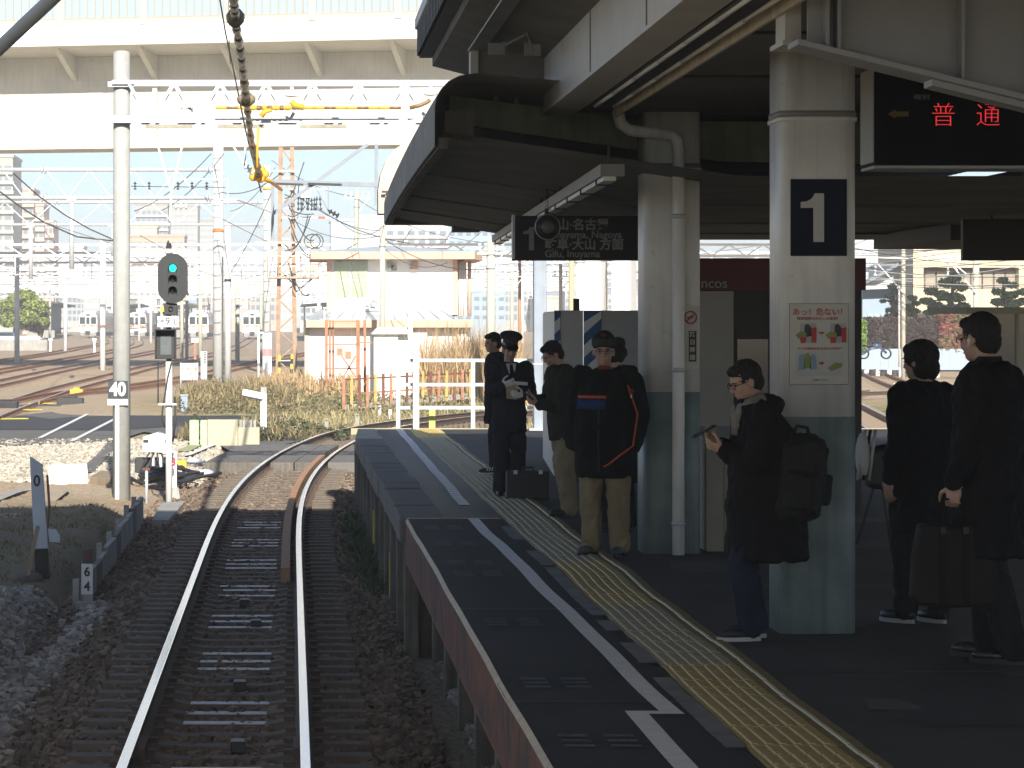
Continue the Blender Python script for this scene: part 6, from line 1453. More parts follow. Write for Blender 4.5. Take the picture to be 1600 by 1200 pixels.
# ================================================================ far station, trains
m_trainw = mat('train_white', (.72, .72, .70), .4, .04, 3); m_stripe_o = mat('train_orange', (.75, .22, .07), .4, .05, 3); m_trainside = mat('train_steel', (.46, .43, .40), .4, .05, 3, metal=.3)
def train_proto(label):
    t = thing('commuter_train', label, 'train', (0, 0, 0), 'trains standing in the far station')
    pr = [(-1.45, .75), (1.45, .75), (1.47, 2.4), (1.40, 3.2), (1.15, 3.62), (.5, 3.78), (-.5, 3.78), (-1.15, 3.62), (-1.40, 3.2), (-1.47, 2.4)]
    MB().prism(pr, 'y', .12, 20).build('body', m_trainside, t); MB().prism([(x * .98, z) for x, z in pr], 'y', 0, .12).build('front', m_trainw, t)
    for (x0, x1) in ((-1.28, -.47), (.47, 1.28)): MB().box(x0, x1, -.03, 0, 2.0, 3.05).build('windscreen', m_glassdark, t)
    d = MB().box(-.36, .36, -.035, 0, 1.0, 3.2).build('end_door', m_trainw, t); MB().box(-.26, .26, -.055, -.035, 2.0, 3.0).build('door_window', m_glassdark, d)
    MB().box(-1.42, 1.42, -.02, 0, 1.62, 1.86).build('front_stripe', m_stripe_o, t); MB().box(-1.42, 1.42, -.021, 0, 1.48, 1.54).build('front_stripe', m_stripe_o, t)
    for x in (-1.1, 1.1): MB().box(x - .18, x + .18, -.045, -.02, 1.66, 1.82).build('headlight', m_galv, t)
    MB().box(-.3, .3, -.04, 0, 3.25, 3.5).build('destination_box', m_dark, t)
    MB().box(-1.3, 1.3, .2, 19.8, .15, .75).build('underframe', m_dark, t); MB().box(-.35, .35, -.45, .2, .55, .95).build('coupler', m_dark, t); MB().box(-1.2, 1.2, .02, .3, .2, .75).build('skirt', m_conc, t)
    for k in range(7): 
        for s_ in (-1, 1): MB().box(s_ * 1.475 - .01, s_ * 1.475 + .01, 1.6 + k * 2.6, 3.1 + k * 2.6, 1.95, 2.85).build('side_window', m_glassdark, t)
    for s_ in (-1, 1): MB().box(s_ * 1.48 - .006, s_ * 1.48 + .006, .2, 20, 1.5, 1.75).build('side_stripe', m_stripe_o, t)
    for k in range(3): MB().box(-.6, .6, 3 + k * 6, 6 + k * 6, 3.75, 4.05).build('roof_unit', m_trainw, t)
    return t
t1 = train_proto('white fronted train with orange stripe, leftmost in the far station')
spots = [((137.5, 527), 468, -9, None), ((214, 527), 462, -7, 'shaded train with dark windows behind the signal, right of the leftmost train'), ((310, 530), 440, -2, 'white train half hidden behind the stout pole'), ((394, 530), 440, -2, 'white train with orange stripe left of the yellow banded pole')]
for i, ((px, py), Yt_, rot, lb) in enumerate(spots):
    o = t1 if i == 0 else copy_tree(t1)
    q = P(px, py, Yt_); o.location = (q.x, Yt_, -.05); o.rotation_euler = (0, 0, R(rot))
    if lb: o['label'] = lb
def far_roof(name, label, x0, x1, Yn_, Yf_, z, posts, m_=m_dark, skew=0):
    t = thing(name, label, 'station roof', (x0, Yn_, 0))
    MB().add([(x0, Yn_, z - .25), (x1, Yn_, z + .35), (x1 + skew, Yf_, z + .35), (x0 + skew, Yf_, z - .25), (x0, Yn_, z - .05), (x1, Yn_, z + .55), (x1 + skew, Yf_, z + .55), (x0 + skew, Yf_, z - .05)], [(0,3,2,1),(4,5,6,7),(0,1,5,4),(1,2,6,5),(2,3,7,6),(3,0,4,7)]).build('roof', m_, t)
    for k in range(posts):
        Yp = Yn_ + (Yf_ - Yn_) * (k + .3) / posts; xx = (x0 + x1) / 2 + skew * (k + .3) / posts
        MB().box(xx - .14, xx + .14, Yp - .14, Yp + .14, 0, z + .1).build('post', m_conc, t); 
    MB().box(x0 + .6, x1 - .6, Yn_, Yn_ + .4, 0, 1.1).build('platform_end', m_conc, t); MB().add([(x0 + .5, Yn_ + .2, 1.1), (x1 - .5, Yn_ + .2, 1.1), (x1 - .5 + skew, Yf_, 1.1), (x0 + .5 + skew, Yf_, 1.1)], [(0, 1, 2, 3)]).build('platform_deck', m_asphalt2, t)
    return t
far_roof('station_canopy', 'dark station canopy behind the leftmost train', -38.5, -33.3, 440, 560, 4.6, 12, skew=-6)
far_roof('station_canopy', 'long dark station canopy between the two left trains', -30, -24.6, 500, 600, 4.7, 8, skew=-3)
far_roof('station_canopy', 'white gabled station canopy behind the signal', -20.6, -15.2, 452, 560, 4.6, 8, m_white)
far_roof('station_canopy', 'grey station canopy right of the rusty tower', 1.5, 9, 400, 520, 4.9, 8, m_galv)
# yard wall on the left with little fence
yw = thing('yard_wall', 'long low concrete yard wall with small white paling at the left edge', 'wall', G(30, 545, 0)); a, b = P(-40, 527, 285), P(73, 545, 285)
MB().box(a.x, b.x, 285, 285.4, -.3, P(0, 531, 285).z).build('wall', m_conc, yw)
for k in range(26): X = a.x + .2 + k * .25; 
for k in range(24): X = P(-5 + k * 2.9, 0, 285).x; MB().box(X - .05, X + .05, 285.1, 285.2, P(0, 531, 285).z, P(0, 525, 285).z).build('pale', m_white, yw)
MB().box(P(-10, 0, 285).x, P(66, 0, 285).x, 285.12, 285.18, P(0, 529, 285).z, P(0, 528, 285).z).build('rail', m_white, yw)
cr = thing('parked_car', 'blue parked car behind the yard wall at the left edge', 'car', P(14, 525, 292))
q = P(14, 527, 292); 
MB().prism([(q.x - 1.7, .3), (q.x + 1.9, .3), (q.x + 1.95, .85), (q.x + 1.0, .98), (q.x + .4, 1.5), (q.x - 1.0, 1.5), (q.x - 1.75, 1.0)], 'y', 291.2, 292.9).build('body', mat('car_blue', (.05, .16, .35), .2, .05, 3, coat=.8), cr, .06)
MB().prism([(q.x + .85, .98), (q.x + .35, 1.42), (q.x - .95, 1.42), (q.x - 1.4, 1.0)], 'y', 291.17, 291.2).build('side_window', m_glassdark, cr)
for X in (q.x - 1.1, q.x + 1.2): MB().lathe([(0, -.02), (.3, -.02), (.31, .2), (0, .2)], (X, 291.25, .3), 12, axis='y').build('wheel', m_black, cr)
for i, (px, yt, yb, lb) in enumerate(((79, 532, 547, 'short white marker post left of the leftmost train'), (147.5, 532, 547, 'white T-topped marker post in front of the leftmost train'), (68, 530, 541, 'white block at the end of the yard wall'))):
    Yk = GY(yb, 0); q = P(px, yt, Yk); t = thing('yard_marker', lb, 'post', (q.x, Yk, 0), 'white yard markers'); MB().box(q.x - .09, q.x + .09, Yk - .08, Yk + .08, -.2, q.z).build('post', m_white, t); MB().box(q.x - .18, q.x + .18, Yk - .1, Yk + .1, q.z, q.z + .2).build('head', m_white, t)
# ================================================================ background buildings
def bldg(name, label, x0, x1, yt, Y, d, m_, rows, cols, wy=(.25, .85), wx=(.15, .85), mw=None, bands=None, yb=503, cat='building', wtop=.04, steps=None):
    a, b = P(x0, yt, Y), P(x1, yb, Y); t = thing(name, label, cat, ((a.x + b.x) / 2, Y, 0))
    MB().box(a.x, b.x, Y, Y + d, min(b.z, -.3), a.z).build('wall', m_, t)
    H = a.z - max(b.z, 0); W = b.x - a.x; fh = H * (1 - wtop) / rows
    wmesh = MB().box(0, W / cols * (wx[1] - wx[0]), -.08, 0, 0, fh * (wy[1] - wy[0])).mesh('window', mats=[mw or m_glassdark])
    for r in range(rows):
        for c in range(cols):
            o = bpy.data.objects.new('window', wmesh); COL.objects.link(o); o.parent = t
            o.location = (a.x + W * (c + wx[0]) / cols - ORG[t.name].x, -.02, max(b.z, 0) + fh * (r + wy[0]))
        if bands:
            z = max(b.z, 0) + fh * r; MB().box(a.x - .2, b.x + .2, Y - bands[1], Y, z - .1, z + fh * bands[0]).build('balcony', bands[2], t)
    MB().box(a.x - .2, b.x + .2, Y - .2, Y + d, a.z, a.z + .5).build('roof_edge', m_, t)
    return t
m_bw1 = mat('facade_greybeige', (.40, .39, .33), .8, .05, .3); m_bw2 = mat('facade_pink', (.52, .40, .33), .8, .05, .3); m_bw3 = mat('facade_white', (.54, .54, .52), .8, .04, .3); m_bw4 = mat('facade_blue', (.30, .38, .46), .7, .05, .3); m_bw6 = mat('facade_tan', (.38, .36, .32), .8, .05, .3); m_bw5 = mat('facade_brick', (.50, .36, .26), .8, .05, .3)
m_win = mat('far_window', (.20, .24, .28), .15, .1, .5); m_win2 = mat('far_window_pale', (.40, .47, .53), .2, .1, .5)
bldg('apartment_tower', 'grey green apartment tower at the left edge with balcony stacks', -40, 20, 246, 560, 18, m_bw1, 16, 4, mw=m_win, bands=(.3, .7, mat('balcony_grey', (.48, .46, .38), .8, .05, .5)))
bldg('apartment_block', 'pink stepped apartment block beside the left tower, tallest step', 20, 52, 298, 585, 14, m_bw2, 12, 4, mw=m_win, bands=(.35, .8, mat('balcony_pink', (.60, .46, .38), .8, .05, .5)))
bldg('apartment_block', 'pink stepped apartment block, middle step right of the tallest', 52, 68, 322, 590, 14, m_bw2, 11, 2, mw=m_win, bands=(.35, .8, MATS['balcony_pink']))
bldg('apartment_block', 'pink stepped apartment block, lowest step toward the concrete pole', 68, 83, 348, 594, 14, m_bw2, 9, 2, mw=m_win, bands=(.35, .8, MATS['balcony_pink']))
bldg('high_rise', 'pale high-rise seen just right of the tall concrete pole', 212, 262, 320, 820, 20, m_bw6, 16, 6, mw=m_win, bands=(.25, .8, m_bw3))
bldg('high_rise', 'pale narrow high-rise above the signal head', 266, 309, 322, 840, 20, m_bw6, 18, 5, mw=m_win2)
bldg('high_rise', 'pale high-rise left of the stout step-iron pole', 309, 334, 345, 860, 20, m_bw6, 15, 4, mw=m_win2)
bldg('brick_block', 'salmon brick block between the concrete pole and the signal', 203, 288, 370, 640, 15, m_bw5, 7, 8, mw=m_win, bands=(.3, .5, MATS['balcony_pink']))
bldg('roof_house', 'beige roof house on top of the salmon brick block', 205, 245, 356, 642, 10, mat('facade_cream', (.58, .48, .36), .8, .05, .3), 1, 3, mw=m_win2, yb=372)
bldg('white_block', 'white low block beyond the yard left of the concrete pole', 85, 130, 387, 700, 12, m_bw3, 7, 6, mw=m_win2)
bldg('apartment_slab', 'white apartment slab with window rows behind the cabin roof', 601, 700, 351, 430, 12, m_bw3, 10, 6, wx=(.2, .85), wy=(.3, .75), mw=m_win, bands=(.22, .4, m_bw3))
bldg('apartment_slab', 'blue grey shaded apartment slab right of the white one', 700, 790, 352, 434, 12, m_bw4, 10, 7, wx=(.2, .8), wy=(.35, .7), mw=m_win)
bldg('office_block', 'pale blue glass office block behind the concrete pole with insulators', 517, 556, 346, 520, 14, mat('facade_glass', (.42, .52, .60), .3, .05, .3), 12, 7, mw=m_win2)
bldg('office_block', 'white office block with dark tank above the cabin left end', 558, 604, 340, 540, 14, m_bw3, 12, 6, mw=m_win2)
rb2 = random.Random(21); low = [m_bw3, m_bw4, mat('facade_sand', (.55, .48, .38), .8, .05, .3), mat('facade_grey', (.42, .43, .42), .8, .05, .3), m_bw2]
x = -60; k = 0
ORD = [('%s from left' % q) for q in 'first,second,third,fourth,fifth,sixth,seventh,eighth,ninth,tenth,eleventh,twelfth,thirteenth,fourteenth,fifteenth,sixteenth,seventeenth,eighteenth,nineteenth,twentieth,twenty-first,twenty-second,twenty-third,twenty-fourth,twenty-fifth,twenty-sixth,twenty-seventh,twenty-eighth,twenty-ninth,thirtieth,thirty-first,thirty-second,thirty-third,thirty-fourth,thirty-fifth,thirty-sixth,thirty-seventh,thirty-eighth,thirty-ninth,fortieth'.split(',')]
where = ('far left', 'left', 'middle', 'right')
names = 'white,blue grey,sand coloured,grey,pink'.split(',')
while x < 1010:
    w_ = rb2.uniform(22, 60); yt = rb2.uniform(436, 474); Yk = rb2.uniform(620, 760); mi = rb2.randrange(5)
    near = 'the left tower' if x < 60 else 'the concrete pole' if x < 215 else 'the signal' if x < 330 else 'the banded pole' if x < 440 else 'the rusty tower' if x < 520 else 'the cabin' if x < 760 else 'the hoarding' if x < 850 else 'the hoarding'
    bldg('low_building', '%s low skyline building %d windows wide near %s, %s' % (names[mi], max(3, int(w_ / 7)), near, ORD[k]), x, x + w_, yt, Yk, 10, low[mi], 4, max(3, int(w_ / 7)), mw=m_win2 if k % 2 else m_win)
    x += w_ * .93; k += 1
# ================================================================ across the right-hand track
yard_track('right_track_far', [(1180, 530), (1250, 545), (1300, 558), (1350, 576), (1386, 591), (1434, 609), (1520, 645), (1640, 700)], m_railrust)
yard_track('right_track_near', [(1200, 580), (1280, 612), (1350, 648), (1395, 672), (1480, 722), (1600, 800)], m_railyard)
gw = thing('garden_wall', 'pale concrete garden wall below the dark hedge across the right-hand track', 'wall', P(1420, 575, 172)); fbox('wall', 1300, 1640, 545, 578, 172, .4, m_bw4, gw)
for k in range(24): fbox('wall_joint', 1340 + k * 12, 1340.6 + k * 12, 546, 576, 171.98, .03, m_conc, gw)
def hedge(label, x0, x1, y0, y1, Y, d, m_, n, size):
    a, b = P(x0, y0, Y), P(x1, y1, Y); X = rng.uniform(a.x, b.x, n); Yy = Y + rng.uniform(0, d, n) ** 1.0 * (rng.random(n) > .35); Z = rng.uniform(b.z, a.z, n) + rng.normal(0, .06, n)
    C = np.stack([X, Yy, Z], 1); A = rng.normal(0, 1, (n, 3)); A /= np.linalg.norm(A, axis=1)[:, None]; B = np.cross(A, rng.normal(0, 1, (n, 3))); B /= np.linalg.norm(B, axis=1)[:, None]; s1 = size * (.6 + .8 * rng.random(n))[:, None]
    t = thing('hedge', label, 'hedge', ((a.x + b.x) / 2, Y, b.z))
    from_arrays('foliage', np.stack([C - A*s1, C + B*s1*.7, C + A*s1, C - B*s1*.7], 1).reshape(-1, 3), np.arange(n * 4).reshape(-1, 4), m_, t)
    MB().box(a.x + .1, b.x - .1, Y + .15, Y + d, b.z, a.z - .12).build('stems', mat('hedge_core', (.035, .035, .022), .9, .2, 2), t); return t
hedge('clipped dark brown hedge on top of the garden wall', 1352, 1470, 498, 545, 172.2, 1.4, mat('hedge_dark', (.06, .042, .035), .9, .3, 1, island=.5), 7000, .12)
hedge('red flowering hedge right of the dark hedge', 1468, 1660, 486, 545, 172.0, 1.4, mat('hedge_red', (.26, .07, .06), .9, .5, .8, col2=(.12, .13, .05), island=.5), 8000, .12)
hedge('bright green hedge beside the kiosk edge', 1300, 1353, 502, 545, 171.6, 1.4, mat('hedge_green', (.16, .26, .04), .9, .3, 1, island=.5), 4000, .12)
yb_ = thing('tiled_building', 'cream tiled building with wide recessed windows behind the pines', 'building', P(1540, 500, 200)); m_tile = mat('cream_tile', (.62, .52, .34), .6, .05, 8)
fbox('wall', 1427, 1443, 374, 505, 200, 12, m_tile, yb_); fbox('wall', 1443, 1640, 374, 418, 200, 12, m_tile, yb_); fbox('wall', 1443, 1640, 452, 505, 200, 12, m_tile, yb_); fbox('wall', 1592, 1640, 418, 452, 200, 12, m_tile, yb_)
fbox('recess', 1443, 1592, 417, 453, 201, 1, mat('recess_brown', (.20, .16, .13), .7, .1, 2), yb_)
for k in range(8): fbox('window', 1446 + k * 18, 1461 + k * 18, 424, 452, 200.8, .1, mat('window_tan', (.34, .30, .24), .2, .1, 2), yb_)
fbox('window_band', 1455, 1500, 374, 381, 199.95, .1, m_win, yb_)
wh = thing('white_house', 'white gabled house with grey roofs behind the slender pine', 'house', P(1390, 500, 210)); f_ = lambda x, y: (P(x, y, 205).x, P(x, y, 205).z)
MB().prism([f_(1330, 500), f_(1428, 500), f_(1428, 420), f_(1400, 412), f_(1352, 437), f_(1330, 437)], 'y', 205, 213).build('wall', m_bw3, wh)
MB().prism([f_(1346, 440), f_(1400, 410), f_(1400, 415), f_(1349, 444)], 'y', 203.8, 213).build('gable_roof', mat('roof_tile_grey', (.20, .22, .25), .6, .1, 2), wh)
MB().prism([f_(1340, 453), f_(1424, 450), f_(1424, 446), f_(1344, 447)], 'y', 203.2, 205).build('eaves_roof', mat('roof_tile_pale', (.45, .50, .56), .6, .1, 2), wh)
MB().prism([f_(1345, 500), f_(1424, 500), f_(1424, 453), f_(1345, 453)], 'y', 204.4, 204.9).build('lower_wall', m_bw4, wh)
for x in (1356, 1366, 1376): fbox('window', x, x + 7, 490, 495, 204.3, .08, m_win2, wh)
fbox('window', 1352, 1357, 425, 436, 204.9, .08, m_win2, wh); fbox('window', 1415, 1424, 418, 432, 204.9, .08, m_win, wh)
bg2 = bldg('white_tower_block', 'white building with small windows above the white house', 1320, 1428, 372, 240, 8, m_bw3, 5, 9, mw=m_win2)
for (px, yb, yt, wp, lb, Yp) in ((1411.5, 574, 372, 7, 'pale pole with red striped conduit across the right-hand track', 150), (1525, 540, 372, 11, 'stout concrete pole with angled arm before the cream building', 150)):
    t, X, Yy, r, zt = pole_thing('line_pole', lb, px, yb, yt, wp, m_cp2, Y=Yp, group='poles across the right-hand track', n=10)
    MB().bar(P(px, yt + 85, Yy - .3), P(px - 42, yt + 38, Yy - .3), .06, .06).build('angled_arm', m_galv, t); MB().cyl(P(px - 6.5, yb, Yy - .2), P(px - 6.5, yt + 75, Yy - .2), .05, n=6).build('conduit', mat('conduit_pinkish', (.6, .5, .46), .5, .1, 3), t)
    insulator((P(px - 44, yt + 36, Yy - .3), P(px - 44, yt + 60, Yy - .3)), .09, m_insul, t, 4); MB().bar(P(px - 60, yt + 30, Yy), P(px + 40, yt + 32, Yy), .06, .06).build('crossarm', m_white, t)
rw = random.Random(8)
for i in range(16):
    y0 = rw.uniform(384, 440); o = wire('wire in the tangle seen under the roof right of the nearer column', [(1330, y0 + rw.uniform(-8, 8), 150), (1640, y0 + rw.uniform(-45, 25), 140)], 1.1, m_wire if i % 3 else m_wirelight, .3, 8, 'wires seen on the right', 'service_wire')
for i in range(6):
    y0 = 376 + i * 6; g = thing('catenary_bracket', 'white catenary bracket above the right-hand track, %s from the left' % ('first,second,third,fourth,fifth,sixth'.split(',')[i]), 'bracket', P(1440 + i * 12, y0, 148), 'white brackets seen on the right'); MB().bar(P(1420 + i * 14, y0 + 6, 148), P(1470 + i * 14, y0 - 4, 148), .07, .07).build('tube', m_white, g); MB().bar(P(1420 + i * 14, y0 + 6, 148), P(1440 + i * 14, y0 + 22, 148), .05, .05).build('stay', m_white, g)
mk = thing('rail_lubricator', 'white box on a post with yellow strip beside the right-hand track', 'post', G(1403, 632, 0)); Ym = 100; a = P(1403, 606, Ym)
MB().box(a.x - .13, a.x + .13, Ym, Ym + .25, P(0, 613, Ym).z, P(0, 599, Ym).z).build('box', m_white, mk, .01); MB().cyl((a.x, Ym + .1, -.3), (a.x, Ym + .1, P(0, 613, Ym).z), .06, n=8).build('leg', m_white, mk); MB().box(a.x + .06, a.x + .14, Ym - .02, Ym, P(0, 627, Ym).z, P(0, 610, Ym).z).build('yellow_strip', m_yellow, mk)
mt = thing('motorcycle', 'dark motorcycle parked below the bright hedge', 'motorcycle', P(1367, 562, 165)); c = P(1367, 562, 165)
for dx in (-.6, .6): MB().lathe([(.22, -.05), (.3, -.05), (.3, .05), (.22, .05)], c + Vector((dx, 0, .32)), 14, axis='y').build('wheel', m_black, mt)
MB().tube([c + Vector((-.6, 0, .35)), c + Vector((-.2, 0, .6)), c + Vector((.3, 0, .65)), c + Vector((.62, 0, .35))], .07, 6).build('frame', mat('cycle_blue', (.04, .06, .12), .3, .1, 5), mt); MB().sphere(c + Vector((.1, 0, .75)), (.3, .13, .14), 8, 6).build('tank', MATS['cycle_blue'], mt); MB().sphere(c + Vector((-.35, 0, .75)), (.32, .12, .07), 8, 6).build('seat', m_black, mt); MB().bar(c + Vector((.45, -.3, 1.0)), c + Vector((.45, .3, 1.0)), .03, .03).build('handlebar', m_galv, mt)
rk = tag(bpy.data.objects.new('right_kerb', None), kind='structure'); COL.objects.link(rk); ORG[rk.name] = Vector((0, 0, 0))
for k in range(14): q = P(1345 + k * 9, 566 + k * 1.4, 160 - k * .4); MB().box(q.x - .14, q.x + .14, q.y - .2, q.y + .2, -.2, .12).build('kerb_block', m_white if k % 2 else m_dark, rk)
# glazed shelter at the right edge
sh = thing('glazed_shelter', 'beige framed waiting shelter with frosted panes behind the tall man', 'shelter', (8.2, 33, PZ)); Yh = 33.0
fbox('roof_rail', 1510, 1720, 480, 490, Yh, 2.0, m_postbeige, sh)
for x in (1535, 1588, 1640): fbox('mullion', x, x + 5, 490, 755, Yh, .06, m_postbeige, sh)
for (x0, x1) in ((1540, 1588), (1593, 1640)): fbox('pane', x0, x1, 490, 700, Yh + .02, .012, mat('frosted_pane', (.36, .37, .36), .25, .35, 1.2, col2=(.30, .24, .18), coat=.3), sh); fbox('lower_panel', x0, x1, 700, 752, Yh + .02, .02, m_beamgrey, sh)
# folding trolley with bags behind column 1
tl = thing('bag_trolley', 'dark bag with pale striped cover on a folding trolley behind the nearer column', 'trolley', (4.5, 22, PZ)); Yt2 = 22.0
for (a, b) in (((1338, 850), (1384, 700)), ((1394, 862), (1372, 720)), ((1345, 700), (1350, 680))): MB().cyl(P(*a, Yt2), P(*b, Yt2), .012, n=8).build('tube', m_dark, tl)
MB().prism([(P(1352, 700, Yt2).x, P(0, 700, Yt2).z), (P(1405, 715, Yt2).x, P(0, 690, Yt2).z), (P(1412, 770, Yt2).x, P(0, 768, Yt2).z), (P(1352, 762, Yt2).x, P(0, 762, Yt2).z)], 'y', Yt2 - .1, Yt2 + .1).build('bag', m_black, tl, .04); MB().sphere(P(1348, 712, Yt2 - .05), (.05, .12, .17), 12, 8).build('pale_cover', mat('cover_pale', (.42, .42, .40), .7, .1, 6), tl)
for k in range(3): MB().tube([P(1352 + k * 8, 672, Yt2 - .05), P(1346 + k * 9, 700, Yt2 - .14), P(1340 + k * 9, 750, Yt2 - .1)], .012, 6).build('strap', m_black if k % 2 else MATS['cover_pale'], tl)
# ================================================================ people
from mathutils import noise as mnoise
def remesh(mb, name, voxel, it=3, wr=0.0, wscale=9.0, fac=.5):
    me = mb.mesh(name); o = bpy.data.objects.new('tmp', me)
    m = o.modifiers.new('r', 'REMESH'); m.mode = 'VOXEL'; m.voxel_size = voxel; m.use_smooth_shade = True
    if it: s = o.modifiers.new('s', 'SMOOTH'); s.factor = fac; s.iterations = it
    out = evaluated_mesh(o); bpy.data.meshes.remove(me)
    if wr:
        n = len(out.vertices); co = np.empty(n * 3, np.float32); out.vertices.foreach_get('co', co); no = np.empty(n * 3, np.float32); out.vertices.foreach_get('normal', no)
        co = co.reshape(-1, 3); no = no.reshape(-1, 3)
        d = np.array([mnoise.noise((p[0] * wscale, p[1] * wscale, p[2] * wscale * .55 + 3)) + .5 * mnoise.noise((p[0] * wscale * 2.3, p[1] * wscale * 2.3, p[2] * wscale * 1.6)) for p in co.tolist()])
        d = 1 - np.abs(d) * 2.2                       # ridged: cloth folds
        out.vertices.foreach_set('co', (co + no * (d * wr)[:, None]).astype(np.float32).ravel()); out.update()
    for p in (out.polygons,): p.foreach_set('use_smooth', np.ones(len(p), bool))
    return out
def put(name, me, mats, parent):
    for v in me.vertices: pass
    me.transform(Matrix.Translation(-wloc(parent)))
    if len(me.materials): me.materials.clear()
    for m in (mats if isinstance(mats, (list, tuple)) else [mats]): me.materials.append(m)
    o = bpy.data.objects.new(name, me); COL.objects.link(o); o.parent = parent; ORG[o.name] = wloc(parent); return o
def cap(mb, p, q, r0, r1, n=12):
    p, q = Vector(p), Vector(q); mb.sphere(p, r0, n, 8); mb.sphere(q, r1, n, 8)
    if (q - p).length > 1e-4: mb.tube([p, q], [r0, r1], n)
    return mb
def chain(mb, pts, rs):
    for i in range(len(pts) - 1): cap(mb, pts[i], pts[i + 1], rs[i], rs[i + 1])
    return mb
class Fig:
    def __init__(s, X, Y, theta, H):
        s.b = Vector((X, Y, float(pz(X, Y)) + .002)); t = R(theta); s.u = H / 1.7
        s.f = Vector((-math.sin(t), -math.cos(t), 0)); s.r = Vector((-math.cos(t), math.sin(t), 0))
        s.M = Matrix((s.r, s.f, Vector((0, 0, 1)))).transposed()
    def L(s, r, f, z): return s.b + (s.r * r + s.f * f + Vector((0, 0, z))) * s.u
    def loft(s, mb, rings, n=22):
        # rings: (z, rx, ry, r_off, f_off)
        vs = []; k = len(rings)
        for (z, rx, ry, ro, fo) in rings:
            for j in range(n):
                a = 2 * math.pi * j / n; c, sn = math.cos(a), math.sin(a)
                c = math.copysign(abs(c) ** .85, c); sn = math.copysign(abs(sn) ** .85, sn)
                vs.append(s.L(ro + rx * c, fo + ry * sn, z))
        fs = [(i*n+j, i*n+(j+1) % n, (i+1)*n+(j+1) % n, (i+1)*n+j) for i in range(k-1) for j in range(n)]
        fs.append(tuple(reversed(range(n)))); fs.append(tuple((k-1)*n + j for j in range(n)))
        return mb.add(vs, fs, 0, True)
    def ell(s, mb, c, rad, tilt=0.0, yaw=0.0):
        M = s.M @ Matrix.Rotation(yaw, 3, 'Z') @ Matrix.Rotation(tilt, 3, 'X')
        return mb.sphere(s.L(*c), tuple(x * s.u for x in rad), 20, 14, 0, M)
def hand(mb, W, d, nrm, side, curl, u=1.0):
    d = d.normalized(); nrm = (nrm - d * nrm.dot(d)).normalized(); lat = d.cross(nrm).normalized() * side
    M = Matrix((lat, d, nrm)).transposed()
    mb.sphere(W + d * .046 * u, (.040 * u, .052 * u, .017 * u), 12, 8, 0, M); cap(mb, W - d * .03 * u, W + d * .02 * u, .026 * u, .027 * u)
    for i, L_ in enumerate((.066, .076, .071, .056)):
        p = W + (d * .086 + lat * (.030 - .020 * i)) * u; a = 0.0
        for k, fr in enumerate((.45, .31, .24)):
            a += curl * (.7, 1.0, .8)[k] + .06 * i
            q = p + (d * math.cos(a) + nrm * math.sin(a)) * L_ * fr * u; cap(mb, p, q, (.0092 - .0008 * k) * u, (.0086 - .0009 * k) * u, 8); p = q
    p = W + (d * .028 + lat * .034) * u
    for k, (dd, L_) in enumerate((((d * .6 + lat * .75 + nrm * .25), .038), ((d * .8 + lat * .25 + nrm * .55), .032), ((d * .85 + nrm * .5), .024))):
        q = p + dd.normalized() * L_ * u; cap(mb, p, q, (.012 - .0015 * k) * u, (.0105 - .0015 * k) * u, 8); p = q
m_skin = mat('skin', (.46, .29, .21), .5, .06, 20, spec=.4); m_hair = mat('hair_black', (.014, .012, .011), .75, .2, 60, .4, bscale=140)
m_glove = mat('glove_white', (.70, .69, .66), .7, .05, 20); m_shirt = mat('shirt_white', (.66, .66, .66), .7, .04, 20)
